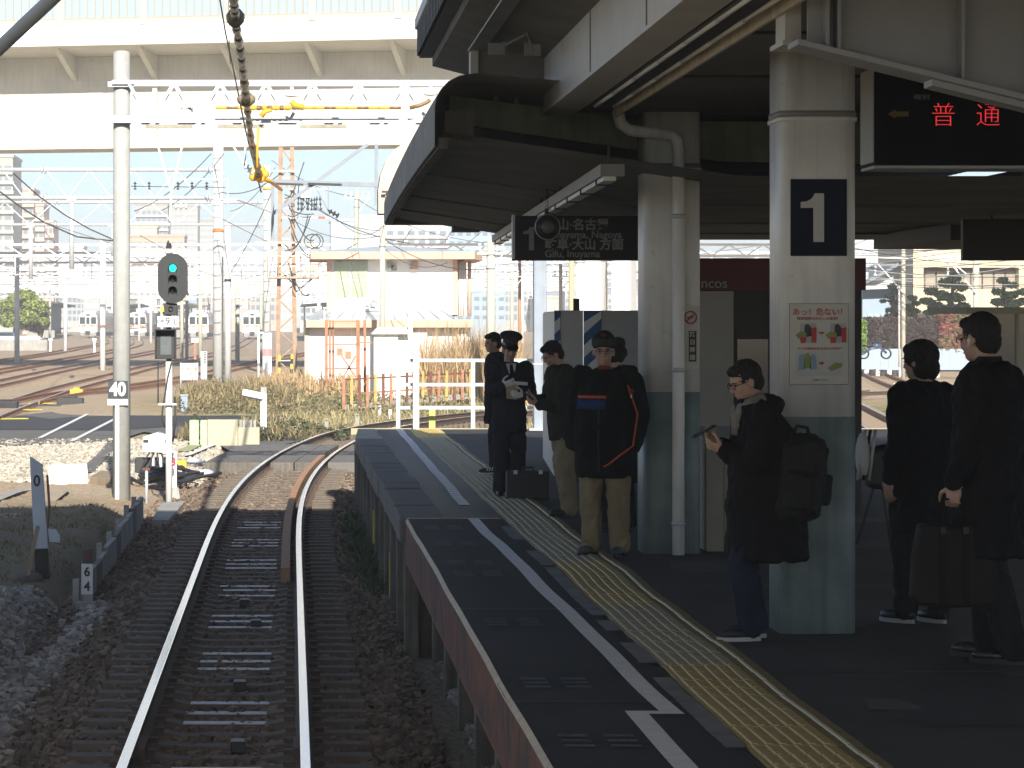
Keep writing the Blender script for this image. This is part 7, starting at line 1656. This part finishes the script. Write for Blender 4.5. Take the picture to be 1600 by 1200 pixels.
def person(label, X, Y, theta, H, coat, trousers, shoes, coat_m, trouser_m, shoe_m, arms, feet, lean=0.0, head=(0.0, 0.0, 0.0, 0.0), hair='short', hand_m=None, build=1.0, skin=m_skin, hunch=0.0, sole_m=None, knees=(.02, .02), collar=None, hairm=m_hair, sleeve=.055):
    g = Fig(X, Y, theta, H); u = g.u
    t = thing('person', label, 'person', g.b)
    # head: (forward, right, pitch down, yaw)
    hf, hr, pitch, yaw = head
    sh_f = lean; sh_z = 1.395
    neck0 = g.L(0, sh_f - .01, 1.40); hc = g.L(hr, sh_f + hf + .025, 1.585 - hunch)
    Mh = g.M @ Matrix.Rotation(yaw, 3, 'Z') @ Matrix.Rotation(-pitch, 3, 'X')
    def hp(x, y, z): return hc + (Mh @ Vector((x, y, z))) * u
    # ---- body: one continuous skin surface
    B = MB()
    B.sphere(hp(0, -.012, .025), (.076 * u, .094 * u, .092 * u), 18, 12, 0, Mh); B.sphere(hp(0, .018, -.035), (.062 * u, .070 * u, .082 * u), 18, 12, 0, Mh)
    B.sphere(hp(0, .05, -.085), (.033 * u, .034 * u, .028 * u), 12, 8, 0, Mh)
    B.sphere(hp(0, .088, -.018), (.013 * u, .018 * u, .026 * u), 10, 8, 0, Mh); B.sphere(hp(0, .098, -.030), (.016 * u, .013 * u, .011 * u), 10, 8, 0, Mh)
    B.sphere(hp(0, .081, -.064), (.024 * u, .010 * u, .010 * u), 10, 6, 0, Mh)
    for s_ in (-1, 1):
        B.sphere(hp(.078 * s_, -.008, -.012), (.010 * u, .022 * u, .032 * u), 8, 8, 0, Mh); B.sphere(hp(.036 * s_, .060, -.030), (.026 * u, .022 * u, .024 * u), 10, 8, 0, Mh)
        B.sphere(hp(.032 * s_, .078, .020), (.024 * u, .010 * u, .007 * u), 8, 6, 0, Mh)
    cap(B, neck0, hp(0, -.02, -.07), .056 * u, .052 * u)
    hd = remesh(B, 'body', .0075 * u, 3)
    B = MB()
    g.loft(B, [(.84, .13 * build, .095 * build, 0, 0), (.95, .15 * build, .11 * build, 0, 0), (1.08, .135 * build, .10 * build, 0, lean * .3), (1.25, .16 * build, .115 * build, 0, lean * .7), (1.38, .15, .09, 0, lean), (1.43, .07, .06, 0, lean)])
    A = {}
    for s_, (el, wr_, hdir, hn, curl) in zip((1, -1), arms):
        S = g.L(s_ * .175 * (1 + (build - 1) * .4), sh_f, sh_z - .02); E = g.L(*el); W = g.L(*wr_); A[s_] = (S, E, W); chain(B, [S, E, W], [.050 * u, .041 * u, .029 * u])
    K = {}
    for s_, ft in zip((1, -1), feet):
        hipj = g.L(s_ * .085 * build, 0, .88); an_ = g.L(ft[0], ft[1] - .04, .085); kn = g.L((s_ * .085 * build + ft[0]) / 2, ft[1] * .5 + knees[0 if s_ > 0 else 1], .48); K[s_] = (hipj, kn, an_)
        chain(B, [hipj, kn, an_], [.085 * u, .055 * u, .037 * u])
    bd = remesh(B, 'torso', .016 * u, 2)
    B = MB()
    for s_, (el, wr_, hdir, hn, curl) in zip((1, -1), arms):
        if hdir is None: continue
        d = (g.M @ Vector(hdir)); nn_ = (g.M @ Vector(hn)); hand(B, A[s_][2], d, nn_, s_, curl, u)
    bm = bmesh.new(); bm.from_mesh(hd); bm.from_mesh(bd)
    nh = len(bm.faces)
    if B.v: hm = remesh(B, 'hands', .0045 * u, 2); bm.from_mesh(hm)
    bm.faces.ensure_lookup_table()
    for i, fc in enumerate(bm.faces): fc.material_index = 1 if i >= nh else 0
    me = bpy.data.meshes.new('body'); bm.to_mesh(me); bm.free()
    body = put('body', me, [skin, hand_m or skin], t)
    # eyes and mouth
    for s_ in (-1, 1):
        MB().sphere(hp(.031 * s_, .079, .002), (.011 * u, .008 * u, .0055 * u), 10, 8, 0, Mh).build('eye', m_ink, t); MB().sphere(hp(.032 * s_, .087, .021), (.018 * u, .005 * u, .0035 * u), 8, 6, 0, Mh).build('eyebrow', hairm, t)
    MB().sphere(hp(0, .0905, -.064), (.021 * u, .003 * u, .0028 * u), 10, 6, 0, Mh).build('lips', mat('lips', (.30, .12, .10), .5, .05, 9), t)
    # ---- hair
    Hm = MB()
    if hair in ('short', 'cap'):
        Hm.sphere(hp(0, -.024, .036), (.083 * u, .094 * u, .090 * u), 18, 12, 0, Mh); Hm.sphere(hp(0, -.055, -.02), (.068 * u, .058 * u, .07 * u), 14, 10, 0, Mh)
        Hm.sphere(hp(0, .040, .078), (.066 * u, .042 * u, .030 * u), 14, 8, 0, Mh)
    elif hair == 'bob':
        Hm.sphere(hp(0, -.022, .030), (.094 * u, .106 * u, .098 * u), 18, 12, 0, Mh); Hm.sphere(hp(0, -.045, -.045), (.092 * u, .075 * u, .085 * u), 16, 10, 0, Mh); Hm.sphere(hp(0, .045, .072), (.068 * u, .042 * u, .034 * u), 12, 8, 0, Mh)
    elif hair == 'fuzzy':
        for k in range(16): v = Vector((random.gauss(0, 1), random.gauss(0, 1) - .3, random.gauss(.3, 1))).normalized(); Hm.sphere(hp(v.x * .075, -.02 + v.y * .075, .02 + v.z * .08), .045 * u, 8, 6)
        Hm.sphere(hp(0, -.03, .0), (.09 * u, .09 * u, .12 * u), 14, 10, 0, Mh)
    if Hm.v: put('hair', remesh(Hm, 'hair', .006 * u, 2, .007, 55), hairm, t)
    # ---- trousers, shoes
    Tm = MB(); wt = trousers
    g.loft(Tm, [(.80, .15 * build, .115 * build, 0, 0), (.90, .165 * build, .125 * build, 0, 0), (1.0, .15 * build, .115 * build, 0, 0)])
    for s_ in (1, -1):
        h_, k_, a_ = K[s_]; chain(Tm, [h_ + Vector((0, 0, -.02)), k_, a_ + Vector((0, 0, .0))], [.098 * u * wt, .078 * u * wt, .066 * u * wt])
    put('trousers', remesh(Tm, 'trousers', .012 * u, 2, .014, 11), trouser_m, t)
    for s_, ft in zip((1, -1), feet):
        dirv = (g.M @ Vector((math.sin(ft[2]), math.cos(ft[2]), 0))).normalized(); ank = g.L(ft[0], ft[1], 0); side = Vector((dirv.y, -dirv.x, 0))
        Ms = Matrix((side, dirv, Vector((0, 0, 1)))).transposed(); Sm = MB()
        Sm.sphere(ank + dirv * .075 * u + Vector((0, 0, .042)), (.046 * u, .095 * u, .038 * u), 14, 8, 0, Ms); Sm.sphere(ank - dirv * .045 * u + Vector((0, 0, .052)), (.040 * u, .062 * u, .050 * u), 14, 8, 0, Ms); cap(Sm, ank - dirv * .04 * u + Vector((0, 0, .05)), ank - dirv * .04 * u + Vector((0, 0, .11)), .046 * u, .045 * u)
        sh = put('shoe', remesh(Sm, 'shoe', .009 * u, 2), shoe_m, t)
        so_ = MB(); outl = []
        for j in range(18):
            a = 2 * math.pi * j / 18; ll = .035 + .140 * math.cos(a) if True else 0; ww = .045 * math.sin(a) * (1 + .12 * math.cos(a)); v = ank + dirv * ll * u + side * ww * u; outl.append((v.x, v.y))
        so_.prism(outl, 'z', g.b.z, g.b.z + .024 * u).build('sole', sole_m or m_black, sh)
    # ---- coat with sleeves
    Cm = MB(); g.loft(Cm, [(z, rx, ry, ro, fo) for (z, rx, ry, ro, fo) in coat])
    for s_ in (1, -1):
        S, E, W = A[s_]; d = (W - E).normalized(); chain(Cm, [S, E, W - d * .012], [(sleeve + .021) * u * (build ** .4), (sleeve + .007) * u, (sleeve - .009) * u])
    cm = put('coat', remesh(Cm, 'coat', .012 * u, 2, .017, 8.5), coat_m, t)
    return t, g, hp, Mh, cm, A, K
def cloth(name, col, v=.2): return mat(name, col, .9, v, 6, .25, bscale=300, spec=.15)
kn_khaki = cloth('khaki_cloth', (.22, .18, .11)); c_navy = cloth('navy_uniform', (.016, .018, .024)); c_black = cloth('black_coat', (.011, .011, .012)); c_olive = cloth('dark_olive_jacket', (.028, .026, .02)); c_jean = cloth('dark_denim', (.016, .024, .042)); c_char = cloth('charcoal_suit', (.016, .016, .018)); c_shoe = mat('dark_shoe', (.014, .014, .016), .35, .2, 12); c_sneak = mat('grey_sneaker', (.07, .075, .08), .7, .6, 22)
HANG = lambda s, o=.0: ((s * .235, o - .02, 1.12), (s * .245, o + .03, .88), (0, .12, -1), (-s, 0, 0), .35)
# --- 1 uniformed man reading notes, facing the camera
ar = [((.215, .06, 1.13), (.125, .235, 1.20), (-.75, .45, .25), (-.1, -.7, .3), .35), ((-.215, .06, 1.12), (-.105, .24, 1.09), (.75, .35, .12), (.1, -.7, .4), .35)]
C = [(.70, .185, .135, 0, 0), (.85, .185, .135, 0, 0), (1.0, .165, .125, 0, 0), (1.10, .162, .125, 0, .0), (1.25, .18, .13, 0, .005), (1.36, .185, .115, 0, .0), (1.41, .125, .09, 0, 0), (1.435, .075, .07, 0, 0)]
p, g, hp, Mh, cm, A, K = person('uniformed man in peaked cap and white gloves reading a paper', 2.245, 31.62, -6, 1.63, C, 1.0, None, c_navy, c_navy, c_shoe, ar, [(.10, .02, .2), (-.10, .0, -.15)], head=(.02, 0, .35, .05), hand_m=m_glove)
u = g.u
cap_ = MB().lathe([(.080*u, -.02), (.081*u, .02), (.092*u, .045*u), (.125*u, .075*u), (.122*u, .085*u), (.08*u, .105*u), (0, .11*u)], (0, 0, 0), 24); me = cap_.mesh('peaked_cap'); me.transform(Matrix.Translation(hp(0, -.01, .072)) @ Mh.to_4x4() @ Matrix.Rotation(-.12, 4, 'X')); hat = put('peaked_cap', me, mat('cap_navy', (.02, .022, .03), .7, .1, 8), p)
bn = MB().lathe([(.0825*u, -.018), (.084*u, 0.0), (.0835*u, .014)], (0, 0, 0), 24); me = bn.mesh('cap_band'); me.transform(Matrix.Translation(hp(0, -.01, .072)) @ Mh.to_4x4()); put('cap_band', me, mat('cap_band_silver', (.28, .27, .22), .4, .2, 30), hat)
vz = MB().sphere(hp(0, .085, .052), (.072*u, .052*u, .008*u), 16, 6, 0, Mh @ Matrix.Rotation(-.45, 3, 'X')).build('visor', m_black, hat)
MB().sphere(hp(0, .10, .105), (.014*u, .006*u, .018*u), 8, 6, 0, Mh).build('cap_badge', mat('badge_dark', (.1, .02, .02), .4, .1, 5), hat)
def front_patch(nm, pts, m_, par, dep):       # pts (r, z) on the chest front
    mb = MB(); a = [g.L(r_, dep[0], z_) for r_, z_ in pts]; b = [g.L(r_, dep[1], z_) for r_, z_ in pts]; n_ = len(pts)
    mb.add(a + b, [tuple(range(n_)), tuple(reversed(range(n_, 2*n_)))] + [(i, (i+1) % n_, n_+(i+1) % n_, n_+i) for i in range(n_)]); return mb.build(nm, m_, par)
mbs = MB(); 
def chest(nm, pts, m_, off=0.0): 
    mb = MB(); mb.add([g.L(r_, f_ + off, z_) for r_, f_, z_ in pts], [tuple(range(len(pts)))]); return mb.build(nm, m_, p)
chest('shirt_front', [(-.055, .098, 1.432), (.055, .098, 1.432), (.040, .128, 1.36), (0, .142, 1.24), (-.040, .128, 1.36)], m_shirt, .004)
chest('tie', [(-.016, .108, 1.425), (.016, .108, 1.425), (.020, .130, 1.36), (.012, .142, 1.25), (-.012, .142, 1.25), (-.020, .130, 1.36)], c_black, .012)
for s_ in (-1, 1): chest('lapel', [(s_*.06, .10, 1.43), (s_*.10, .105, 1.37), (s_*.06, .132, 1.33), (0, .148, 1.23), (s_*.042, .13, 1.37)], c_char, .008)
pa = thing('paper_notes', 'brownish paper and white slip held by the uniformed man', 'paper', g.L(0, .3, 1.18))
MB().add([g.L(.085, .262, 1.235), g.L(-.055, .262, 1.225), g.L(-.045, .235, 1.05), g.L(.07, .225, 1.06)], [(0, 1, 2, 3)]).build('sheet', mat('kraft_paper', (.42, .32, .22), .7, .12, 12), pa)
MB().add([g.L(.04, .27, 1.25), g.L(-.15, .272, 1.235), g.L(-.148, .27, 1.20), g.L(.04, .266, 1.215)], [(0, 1, 2, 3)]).build('slip', m_shirt, pa)
# --- briefcase standing beside him
bc = thing('briefcase', 'black hard briefcase standing on the platform before the uniformed man', 'briefcase', (2.42, 31.2, PZ)); a, b = P(791, 735, 31.2), P(858, 778, 31.2); zb_ = float(pz(2.4, 31.2))
MB().box(a.x, b.x, 31.15, 31.29, zb_, a.z - .005).build('case', mat('briefcase_black', (.012, .012, .013), .5, .2, 8), bc, .012)
MB().box(a.x, b.x, 31.212, 31.228, zb_ + .01, a.z).build('seam', m_dark, bc); MB().tube([((a.x+b.x)/2 - .06, 31.22, a.z - .01), ((a.x+b.x)/2 - .055, 31.22, a.z + .03), ((a.x+b.x)/2 + .055, 31.22, a.z + .03), ((a.x+b.x)/2 + .06, 31.22, a.z - .01)], .009, 8).build('handle', m_black, bc)
for X in (a.x + .09, b.x - .09): MB().box(X - .02, X + .02, 31.145, 31.2, a.z - .035, a.z + .002).build('latch', m_galv, bc)
# --- 2 person behind him walking to the left
C = [(.62, .17, .16, 0, 0), (.85, .175, .155, 0, 0), (1.0, .17, .145, 0, 0), (1.25, .19, .145, 0, .01), (1.37, .18, .125, 0, .02), (1.42, .12, .10, 0, .03), (1.46, .07, .075, 0, .03)]
ar = [((.21, -.07, 1.10), (.19, .06, .90), None, None, 0), ((-.21, -.07, 1.10), (-.19, .06, .90), None, None, 0)]
p2_, g2, hp2, _, _, _, _ = person('person in dark coat and red-heeled trainers partly hidden behind the uniformed man', 2.44, 36.2, 78, 1.66, C, .95, None, c_black, c_char, mat('trainer_black', (.02, .02, .022), .6, .2, 20), ar, [(.08, -.10, .0), (-.08, .10, 0)], head=(.03, 0, .12, .2), hair='short', sole_m=m_white, lean=.02)
q = g2.L(-.08, .02, .05); MB().sphere(q, (.04, .05, .035), 10, 6).build('red_heel', mat('red_fabric', (.45, .03, .03), .6, .1, 8), p2_)
for k in range(3): a = g2.L(-.125, .12 + .03 * k, .045); MB().bar(a, a + Vector((.02, 0, .045)), .006, .008).build('stripe', m_white, p2_)
# --- 3 man bent over a phone
C = [(.74, .185, .15, 0, -.01), (.9, .19, .155, 0, 0), (1.05, .185, .15, 0, .0), (1.25, .195, .15, 0, .02), (1.36, .19, .135, 0, .045), (1.42, .13, .105, 0, .055), (1.45, .085, .085, 0, .06)]
ar = [((.20, .12, 1.10), (.07, .27, 1.115), (-.2, .8, .25), (-.6, 0, .7), .55), ((-.20, .10, 1.06), (-.05, .28, 1.08), (.25, .8, .25), (.5, 0, .8), .5)]
p3_, g3, hp3, Mh3, _, _, _ = person('man in dark olive jacket and khaki trousers looking down at a phone', 2.53, 28.35, 76, 1.64, C, 1.08, None, c_olive, kn_khaki, c_shoe, ar, [(.10, -.05, .15), (-.10, .03, -.1)], lean=.05, head=(.06, 0, .5, .05), hair='short', hunch=.03)
ph = thing('phone', 'dark phone held by the man in the olive jacket', 'phone', g3.L(0, .44, 1.14)); MB().obox(g3.L(.01, .36, 1.145), (.07, .145, .009), g3.M @ Matrix.Rotation(R(38), 3, 'X')).build('case', m_black, ph, .003); MB().obox(g3.L(.01, .357, 1.1505), (.062, .13, .002), g3.M @ Matrix.Rotation(R(38), 3, 'X')).build('screen', m_glassdark, ph)
def glasses(hp, Mh, par, u=1.0, m_=m_black):
    gl = MB()
    for s_ in (-1, 1):
        c = hp(.034 * s_, .094, .0); pts = [c + (Mh @ Vector((.024 * math.cos(R(a)), 0, .017 * math.sin(R(a))))) for a in range(0, 361, 30)]; gl.tube(pts, .0022, 6, caps=False); gl.tube([hp(.058 * s_, .092, .004), hp(.08 * s_, .0, .004)], .0022, 6)
    gl.tube([hp(-.012, .096, .003), hp(.012, .096, .003)], .0022, 6); gl.build('glasses', m_, par)
glasses(hp3, Mh3, p3_)
# --- 4 stout man in beanie and long black jacket
C = [(.62, .225, .195, 0, .0), (.8, .225, .20, 0, .01), (1.0, .222, .20, 0, .02), (1.15, .217, .19, 0, .02), (1.28, .205, .17, 0, .01), (1.36, .185, .14, 0, .0), (1.41, .125, .105, 0, 0), (1.435, .085, .085, 0, .0)]
ar = [((.255, -.02, 1.10), (.245, .06, .86), None, None, 0), ((-.255, -.04, 1.10), (-.245, .05, .86), None, None, 0)]
p4_, g4, hp4, Mh4, cm4, A4, _ = person('stout man in dark beanie, glasses and long black jacket with orange piping', 2.43, 23.72, 24, 1.69, C, 1.08, None, c_black, kn_khaki, c_sneak, ar, [(.11, .05, .25), (-.11, .02, -.15)], build=1.22, head=(.03, 0, .02, .3), hair=None, sleeve=.068)
g = g4; u = g4.u
be = MB(); be.sphere(hp4(0, -.016, .072), (.092*u, .106*u, .092*u), 20, 12, 0, Mh4); bme = remesh(be, 'beanie', .008, 2, .003, 30)
bnie = put('beanie', bme, cloth('beanie_black', (.022, .02, .022)), p4_)
me = MB().lathe([(.094*u, -.022), (.099*u, -.02), (.100*u, .028), (.094*u, .034)], (0, 0, 0), 26).mesh('fold'); me.transform(Matrix.Translation(hp4(0, -.012, .066)) @ Mh4.to_4x4() @ Matrix.Diagonal((.94, 1.09, 1, 1))); put('beanie_fold', me, cloth('beanie_grey', (.05, .048, .05)), bnie)
MB().sphere(hp4(0, .088, .125), (.02, .012, .016), 8, 6, 0, Mh4).build('beanie_emblem', mat('emblem_red', (.14, .025, .02), .6, .1, 8), bnie)
glasses(hp4, Mh4, p4_)
c_org = mat('orange_piping', (.55, .09, .03), .6, .1, 9); c_blu = cloth('blue_band', (.02, .045, .13))
def surf(fig, coatring, ang, z, off=.012):
    # point on the outside of the jacket at angle (0 = front, + to the wearer's left)
    zs = [q[0] for q in coatring]; rx = np.interp(z, zs, [q[1] for q in coatring]); ry = np.interp(z, zs, [q[2] for q in coatring]); fo = np.interp(z, zs, [q[4] for q in coatring])
    a = R(ang); sx, cy = -math.sin(a), math.cos(a); sx = math.copysign(abs(sx) ** .85, sx); cy = math.copysign(abs(cy) ** .85, cy)
    return fig.L((rx + off) * sx, fo + (ry + off) * cy, z)
for (z0, z1, m_, nm) in ((1.245, 1.225, c_org, 'orange_stripe'), (1.215, 1.14, c_blu, 'blue_band')):
    mb = MB(); n_ = 9
    for k in range(n_): a = -48 + 62 * k / (n_ - 1); mb.v += [tuple(surf(g4, C, a, z0, .018)), tuple(surf(g4, C, a, z1, .018))]
    for k in range(n_ - 1): mb.f.append([2*k, 2*k+1, 2*k+3, 2*k+2]); mb.m.append(0); mb.sm.append(True)
    o = mb.build(nm, m_, p4_); o.modifiers.new('t', 'SOLIDIFY').thickness = .008
S, E, W = A4[-1]; side = (-g4.r * .2 + g4.f * .98).normalized()
MB().tube([S + side * .11 + Vector((0, 0, -.05)), E + side * .098, W + side * .085, g4.L(-.20, .22, .80), g4.L(-.10, .235, .72), g4.L(-.06, .235, .70)], .007, 6).build('orange_piping', c_org, p4_)
MB().tube([surf(g4, C, 2, 1.42, .016), surf(g4, C, 2, 1.2, .016), surf(g4, C, 2, .9, .016), surf(g4, C, 2, .66, .016)], .005, 6).build('zip', m_dark, p4_)
MB().sphere(hp4(.0, .06, -.125), (.055, .03, .02), 10, 6, 0, Mh4).build('red_collar', mat('collar_red', (.18, .03, .02), .8, .1, 9), p4_)
q = S.lerp(E, .35) + side * .108; MB().sphere(q, (.022, .008, .022), 8, 6).build('sleeve_badge', mat('badge_red', (.14, .03, .03), .6, .1, 8), p4_); MB().box(q.x - .006, q.x + .006, q.y - .008, q.y + .004, q.z - .05, q.z - .026).build('badge_tab', m_white, p4_)
# --- 5 dark figure behind the stout man
C = [(.45, .20, .16, 0, 0), (.8, .20, .165, 0, 0), (1.05, .195, .155, 0, 0), (1.25, .205, .15, 0, .0), (1.37, .19, .13, 0, .02), (1.42, .13, .10, 0, .03), (1.46, .09, .09, 0, .03)]
ar = [HANG(1), HANG(-1)]
person('figure in long black coat with fuzzy dark hair behind the stout man', 2.80, 26.4, 150, 1.66, C, 1.0, None, c_black, c_char, c_shoe, ar, [(.09, .0, .1), (-.09, .02, -.1)], hair='fuzzy', head=(.03, 0, .2, 0))
# --- 6 woman leaning on the near column with phone
C = [(.49, .235, .24, 0, -.06), (.62, .23, .235, 0, -.06), (.85, .215, .225, 0, -.05), (1.05, .205, .205, 0, -.05), (1.25, .205, .18, 0, -.04), (1.35, .19, .135, 0, .0), (1.41, .14, .115, 0, .01), (1.45, .10, .10, 0, .01)]
ar = [((.215, .04, 1.06), (.06, .215, 1.185), (-.15, .75, .35), (-.7, 0, .6), .6), ((-.215, .06, 1.05), (-.09, .225, 1.15), (.3, .8, .3), (.6, 0, .6), .6)]
p6_, g6, hp6, Mh6, cm6, A6, _ = person('person in long black coat leaning on the nearer column and reading a phone', 2.66, 17.55, 84, 1.60, C, .98, None, c_black, c_jean, mat('sneaker_navy', (.02, .024, .032), .6, .25, 20), ar, [(.09, .02, .0), (-.09, .10, -.05)], head=(.05, 0, .38, .12), hair='short', sole_m=mat('sole_offwhite', (.45, .44, .42), .6, .1, 10), lean=.0, hunch=.02, knees=(.05, .06))
g = g6
hd_ = MB(); hd_.sphere(g6.L(0, -.06, 1.42), (.135, .10, .06), 16, 8, 0, g6.M); hd_.sphere(g6.L(0, .05, 1.43), (.12, .07, .035), 14, 8, 0, g6.M); put('hood', remesh(hd_, 'hood', .011, 3, .01, 14), cloth('hood_black', (.014, .013, .014)), p6_)
sc = MB(); sc.tube([g6.L(-.085, -.02, 1.47), g6.L(-.095, .05, 1.44), g6.L(-.06, .105, 1.40), g6.L(-.02, .125, 1.33), g6.L(0, .12, 1.24)], .034, 10); sc.tube([g6.L(.085, -.02, 1.47), g6.L(.095, .05, 1.44), g6.L(.05, .11, 1.40), g6.L(.0, .125, 1.34)], .032, 10); put('scarf', remesh(sc, 'scarf', .009, 2, .006, 25), cloth('scarf_grey', (.20, .19, .17)), p6_)
glasses(hp6, Mh6, p6_)
ph = thing('phone', 'dark phone held up by the person leaning on the column', 'phone', g6.L(0, .42, 1.25)); MB().obox(g6.L(-.01, .33, 1.262), (.07, .15, .009), g6.M @ Matrix.Rotation(R(-28), 3, 'X')).build('case', m_black, ph, .003); MB().obox(g6.L(-.01, .328, 1.268), (.062, .135, .002), g6.M @ Matrix.Rotation(R(-28), 3, 'X')).build('screen', m_glassdark, ph)
bk = thing('backpack', 'black backpack hanging at the back of the person leaning on the column', 'backpack', g6.L(-.1, -.26, .7))
bb = MB(); c = P(1250, 748, 17.42)
Mb = Matrix.Rotation(.14, 3, 'Y'); bb.obox(c, (.25, .20, .38), Mb); bb.sphere(c + Vector((.02, 0, .17)), (.135, .105, .09), 16, 10); bb.obox(c + Vector((.0, -.10, -.07)), (.20, .10, .20), Mb); bb.sphere(c + Vector((-.03, 0, -.19)), (.14, .12, .07), 16, 10); bb.obox(c + Vector((.13, 0, -.06)), (.07, .14, .16), Mb)
put('bag', remesh(bb, 'bag', .011, 4, .010, 11), mat('nylon_black', (.008, .008, .009), .75, .25, 8, .2), bk)
MB().tube([P(1213, 728, 17.42), P(1216, 712, 17.40), P(1228, 702, 17.38), P(1240, 698, 17.38)], .006, 6).build('zip', m_galv, bk); MB().tube([P(1252, 770, 17.36), P(1270, 776, 17.37), P(1290, 780, 17.42)], .006, 6).build('zip', m_dark, bk)
MB().tube([c + Vector((-.05, -.02, .24)), c + Vector((-.02, -.02, .30)), c + Vector((.04, 0, .29)), c + Vector((.06, 0, .22))], .012, 8).build('strap', m_black, bk)
# --- 7 dark coated person with bob hair, back turned
C = [(.55, .20, .165, 0, 0), (.8, .205, .165, 0, 0), (1.05, .195, .155, 0, 0), (1.25, .215, .155, 0, .0), (1.37, .20, .135, 0, .01), (1.42, .13, .10, 0, .02), (1.46, .075, .08, 0, .02)]
ar = [HANG(1), HANG(-1)]
p7_, g7, hp7, Mh7, _, _, _ = person('person with dark bob hair in black coat standing with back turned', 3.80, 18.45, 150, 1.69, C, .98, None, c_black, c_char, c_shoe, ar, [(.09, .0, .1), (-.09, .10, -.1)], hair='bob', head=(.02, 0, .1, .35), sole_m=mat('sole_pale', (.35, .35, .34), .6, .1, 10))
# --- 8 tall man with briefcase at the right edge
C = [(.52, .225, .175, 0, 0), (.75, .225, .175, 0, 0), (.95, .215, .165, 0, 0), (1.15, .22, .16, 0, .0), (1.30, .235, .155, 0, .0), (1.38, .21, .135, 0, .0), (1.425, .13, .105, 0, .01), (1.46, .085, .085, 0, .01)]
ar = [HANG(1), ((-.255, -.02, 1.12), (-.25, .07, .875), (0, .15, -1), (.9, .2, 0), 1.0)]
p8_, g8, hp8, Mh8, _, A8, _ = person('tall man in dark suit coat and glasses holding a briefcase, back half turned', 3.74, 16.42, 128, 1.85, C, .98, None, c_black, c_char, mat('shoe_polished', (.012, .012, .012), .25, .2, 10), ar, [(.10, .10, .1), (-.10, -.12, -.15)], hair='short', head=(.04, 0, .12, -.18))
glasses(hp8, Mh8, p8_)
cl_ = MB(); cl_.loft = None
me = MB().lathe([(.080, -.02), (.074, .03), (.068, .055)], (0, 0, 0), 18).mesh('collar'); me.transform(Matrix.Translation(g8.L(0, .012, 1.445))); put('shirt_collar', me, c_black, p8_)
S, E, W = A8[-1]; d = (W - E).normalized(); MB().cyl(W - d * .03, W + d * .006, .041, .043, 14).build('shirt_cuff', m_shirt, p8_)
MB().sphere(hp8(-.088, -.004, -.012), (.010, .010, .012), 8, 6).build('earbud', m_white, p8_); MB().tube([hp8(-.088, -.004, -.015), hp8(-.090, .002, -.045)], .005, 6).build('earbud_stem', m_white, p8_)
bg_ = thing('briefcase', 'brown black leather briefcase hanging from the hand of the tall man', 'briefcase', W + d * .5); Yb8 = (W + d * .1).y - .02
hx0 = W + d * .085; w_ = .205; x0 = hx0.x - .20; x1 = hx0.x + .22; zt8 = hx0.z - .13; zb8 = zt8 - .43
MB().prism([(x0 - .015, zb8 + .05), (x0 + .02, zb8), (x0 + .2, zb8 - .012), (x1, zb8 - .005), (x1 + .025, zb8 + .05), (x1 + .01, zb8 + .25), (x1 - .03, zt8), (hx0.x, zt8 - .012), (x0 + .03, zt8 + .006), (x0 - .005, zb8 + .25)], 'y', hx0.y - .06, hx0.y + .05).build('case', mat('briefcase_leather', (.010, .009, .008), .6, .2, 7, .15, spec=.2), bg_, .02)
for (xa, xb) in ((x0 + .13, x0 + .17), (x1 - .17, x1 - .13)):
    MB().box(xa, xb, hx0.y - .066, hx0.y - .058, zb8 + .01, zt8 - .01).build('strap', mat('strap_leather', (.014, .012, .010), .85, .2, 7, spec=.1), bg_); MB().box(xa + .006, xb - .006, hx0.y - .072, hx0.y - .062, zt8 - .05, zt8 - .015).build('buckle', m_dark, bg_)
MB().tube([(x0 + .15, hx0.y - .05, zt8 - .02), (x0 + .165, hx0.y - .035, zt8 + .08), (hx0.x - .04, hx0.y - .01, hx0.z - .0), (hx0.x + .03, hx0.y - .01, hx0.z - .0), (x1 - .165, hx0.y - .03, zt8 + .08), (x1 - .15, hx0.y - .05, zt8 - .02)], .008, 8).build('handle', MATS['strap_leather'], bg_)
# ================================================================ air
hz_o = MB().box(-3100, 3100, -700, 4600, -1.8, 46).build('haze', []); tag(hz_o, 'thin bright haze in the air over the yard', 'haze', kind='stuff')
hm_ = bpy.data.materials.new('haze_air'); hm_.use_nodes = True; hn = hm_.node_tree; hn.nodes.clear()
ho_ = hn.nodes.new('ShaderNodeOutputMaterial'); hv = hn.nodes.new('ShaderNodeVolumePrincipled'); hv.inputs['Color'].default_value = (.93, .96, 1, 1); hv.inputs['Density'].default_value = .0008; hv.inputs['Anisotropy'].default_value = .0
hn.links.new(hv.outputs[0], ho_.inputs['Volume']); hz_o.data.materials.clear(); hz_o.data.materials.append(hm_)
bpy.data.scenes.remove(TMP)
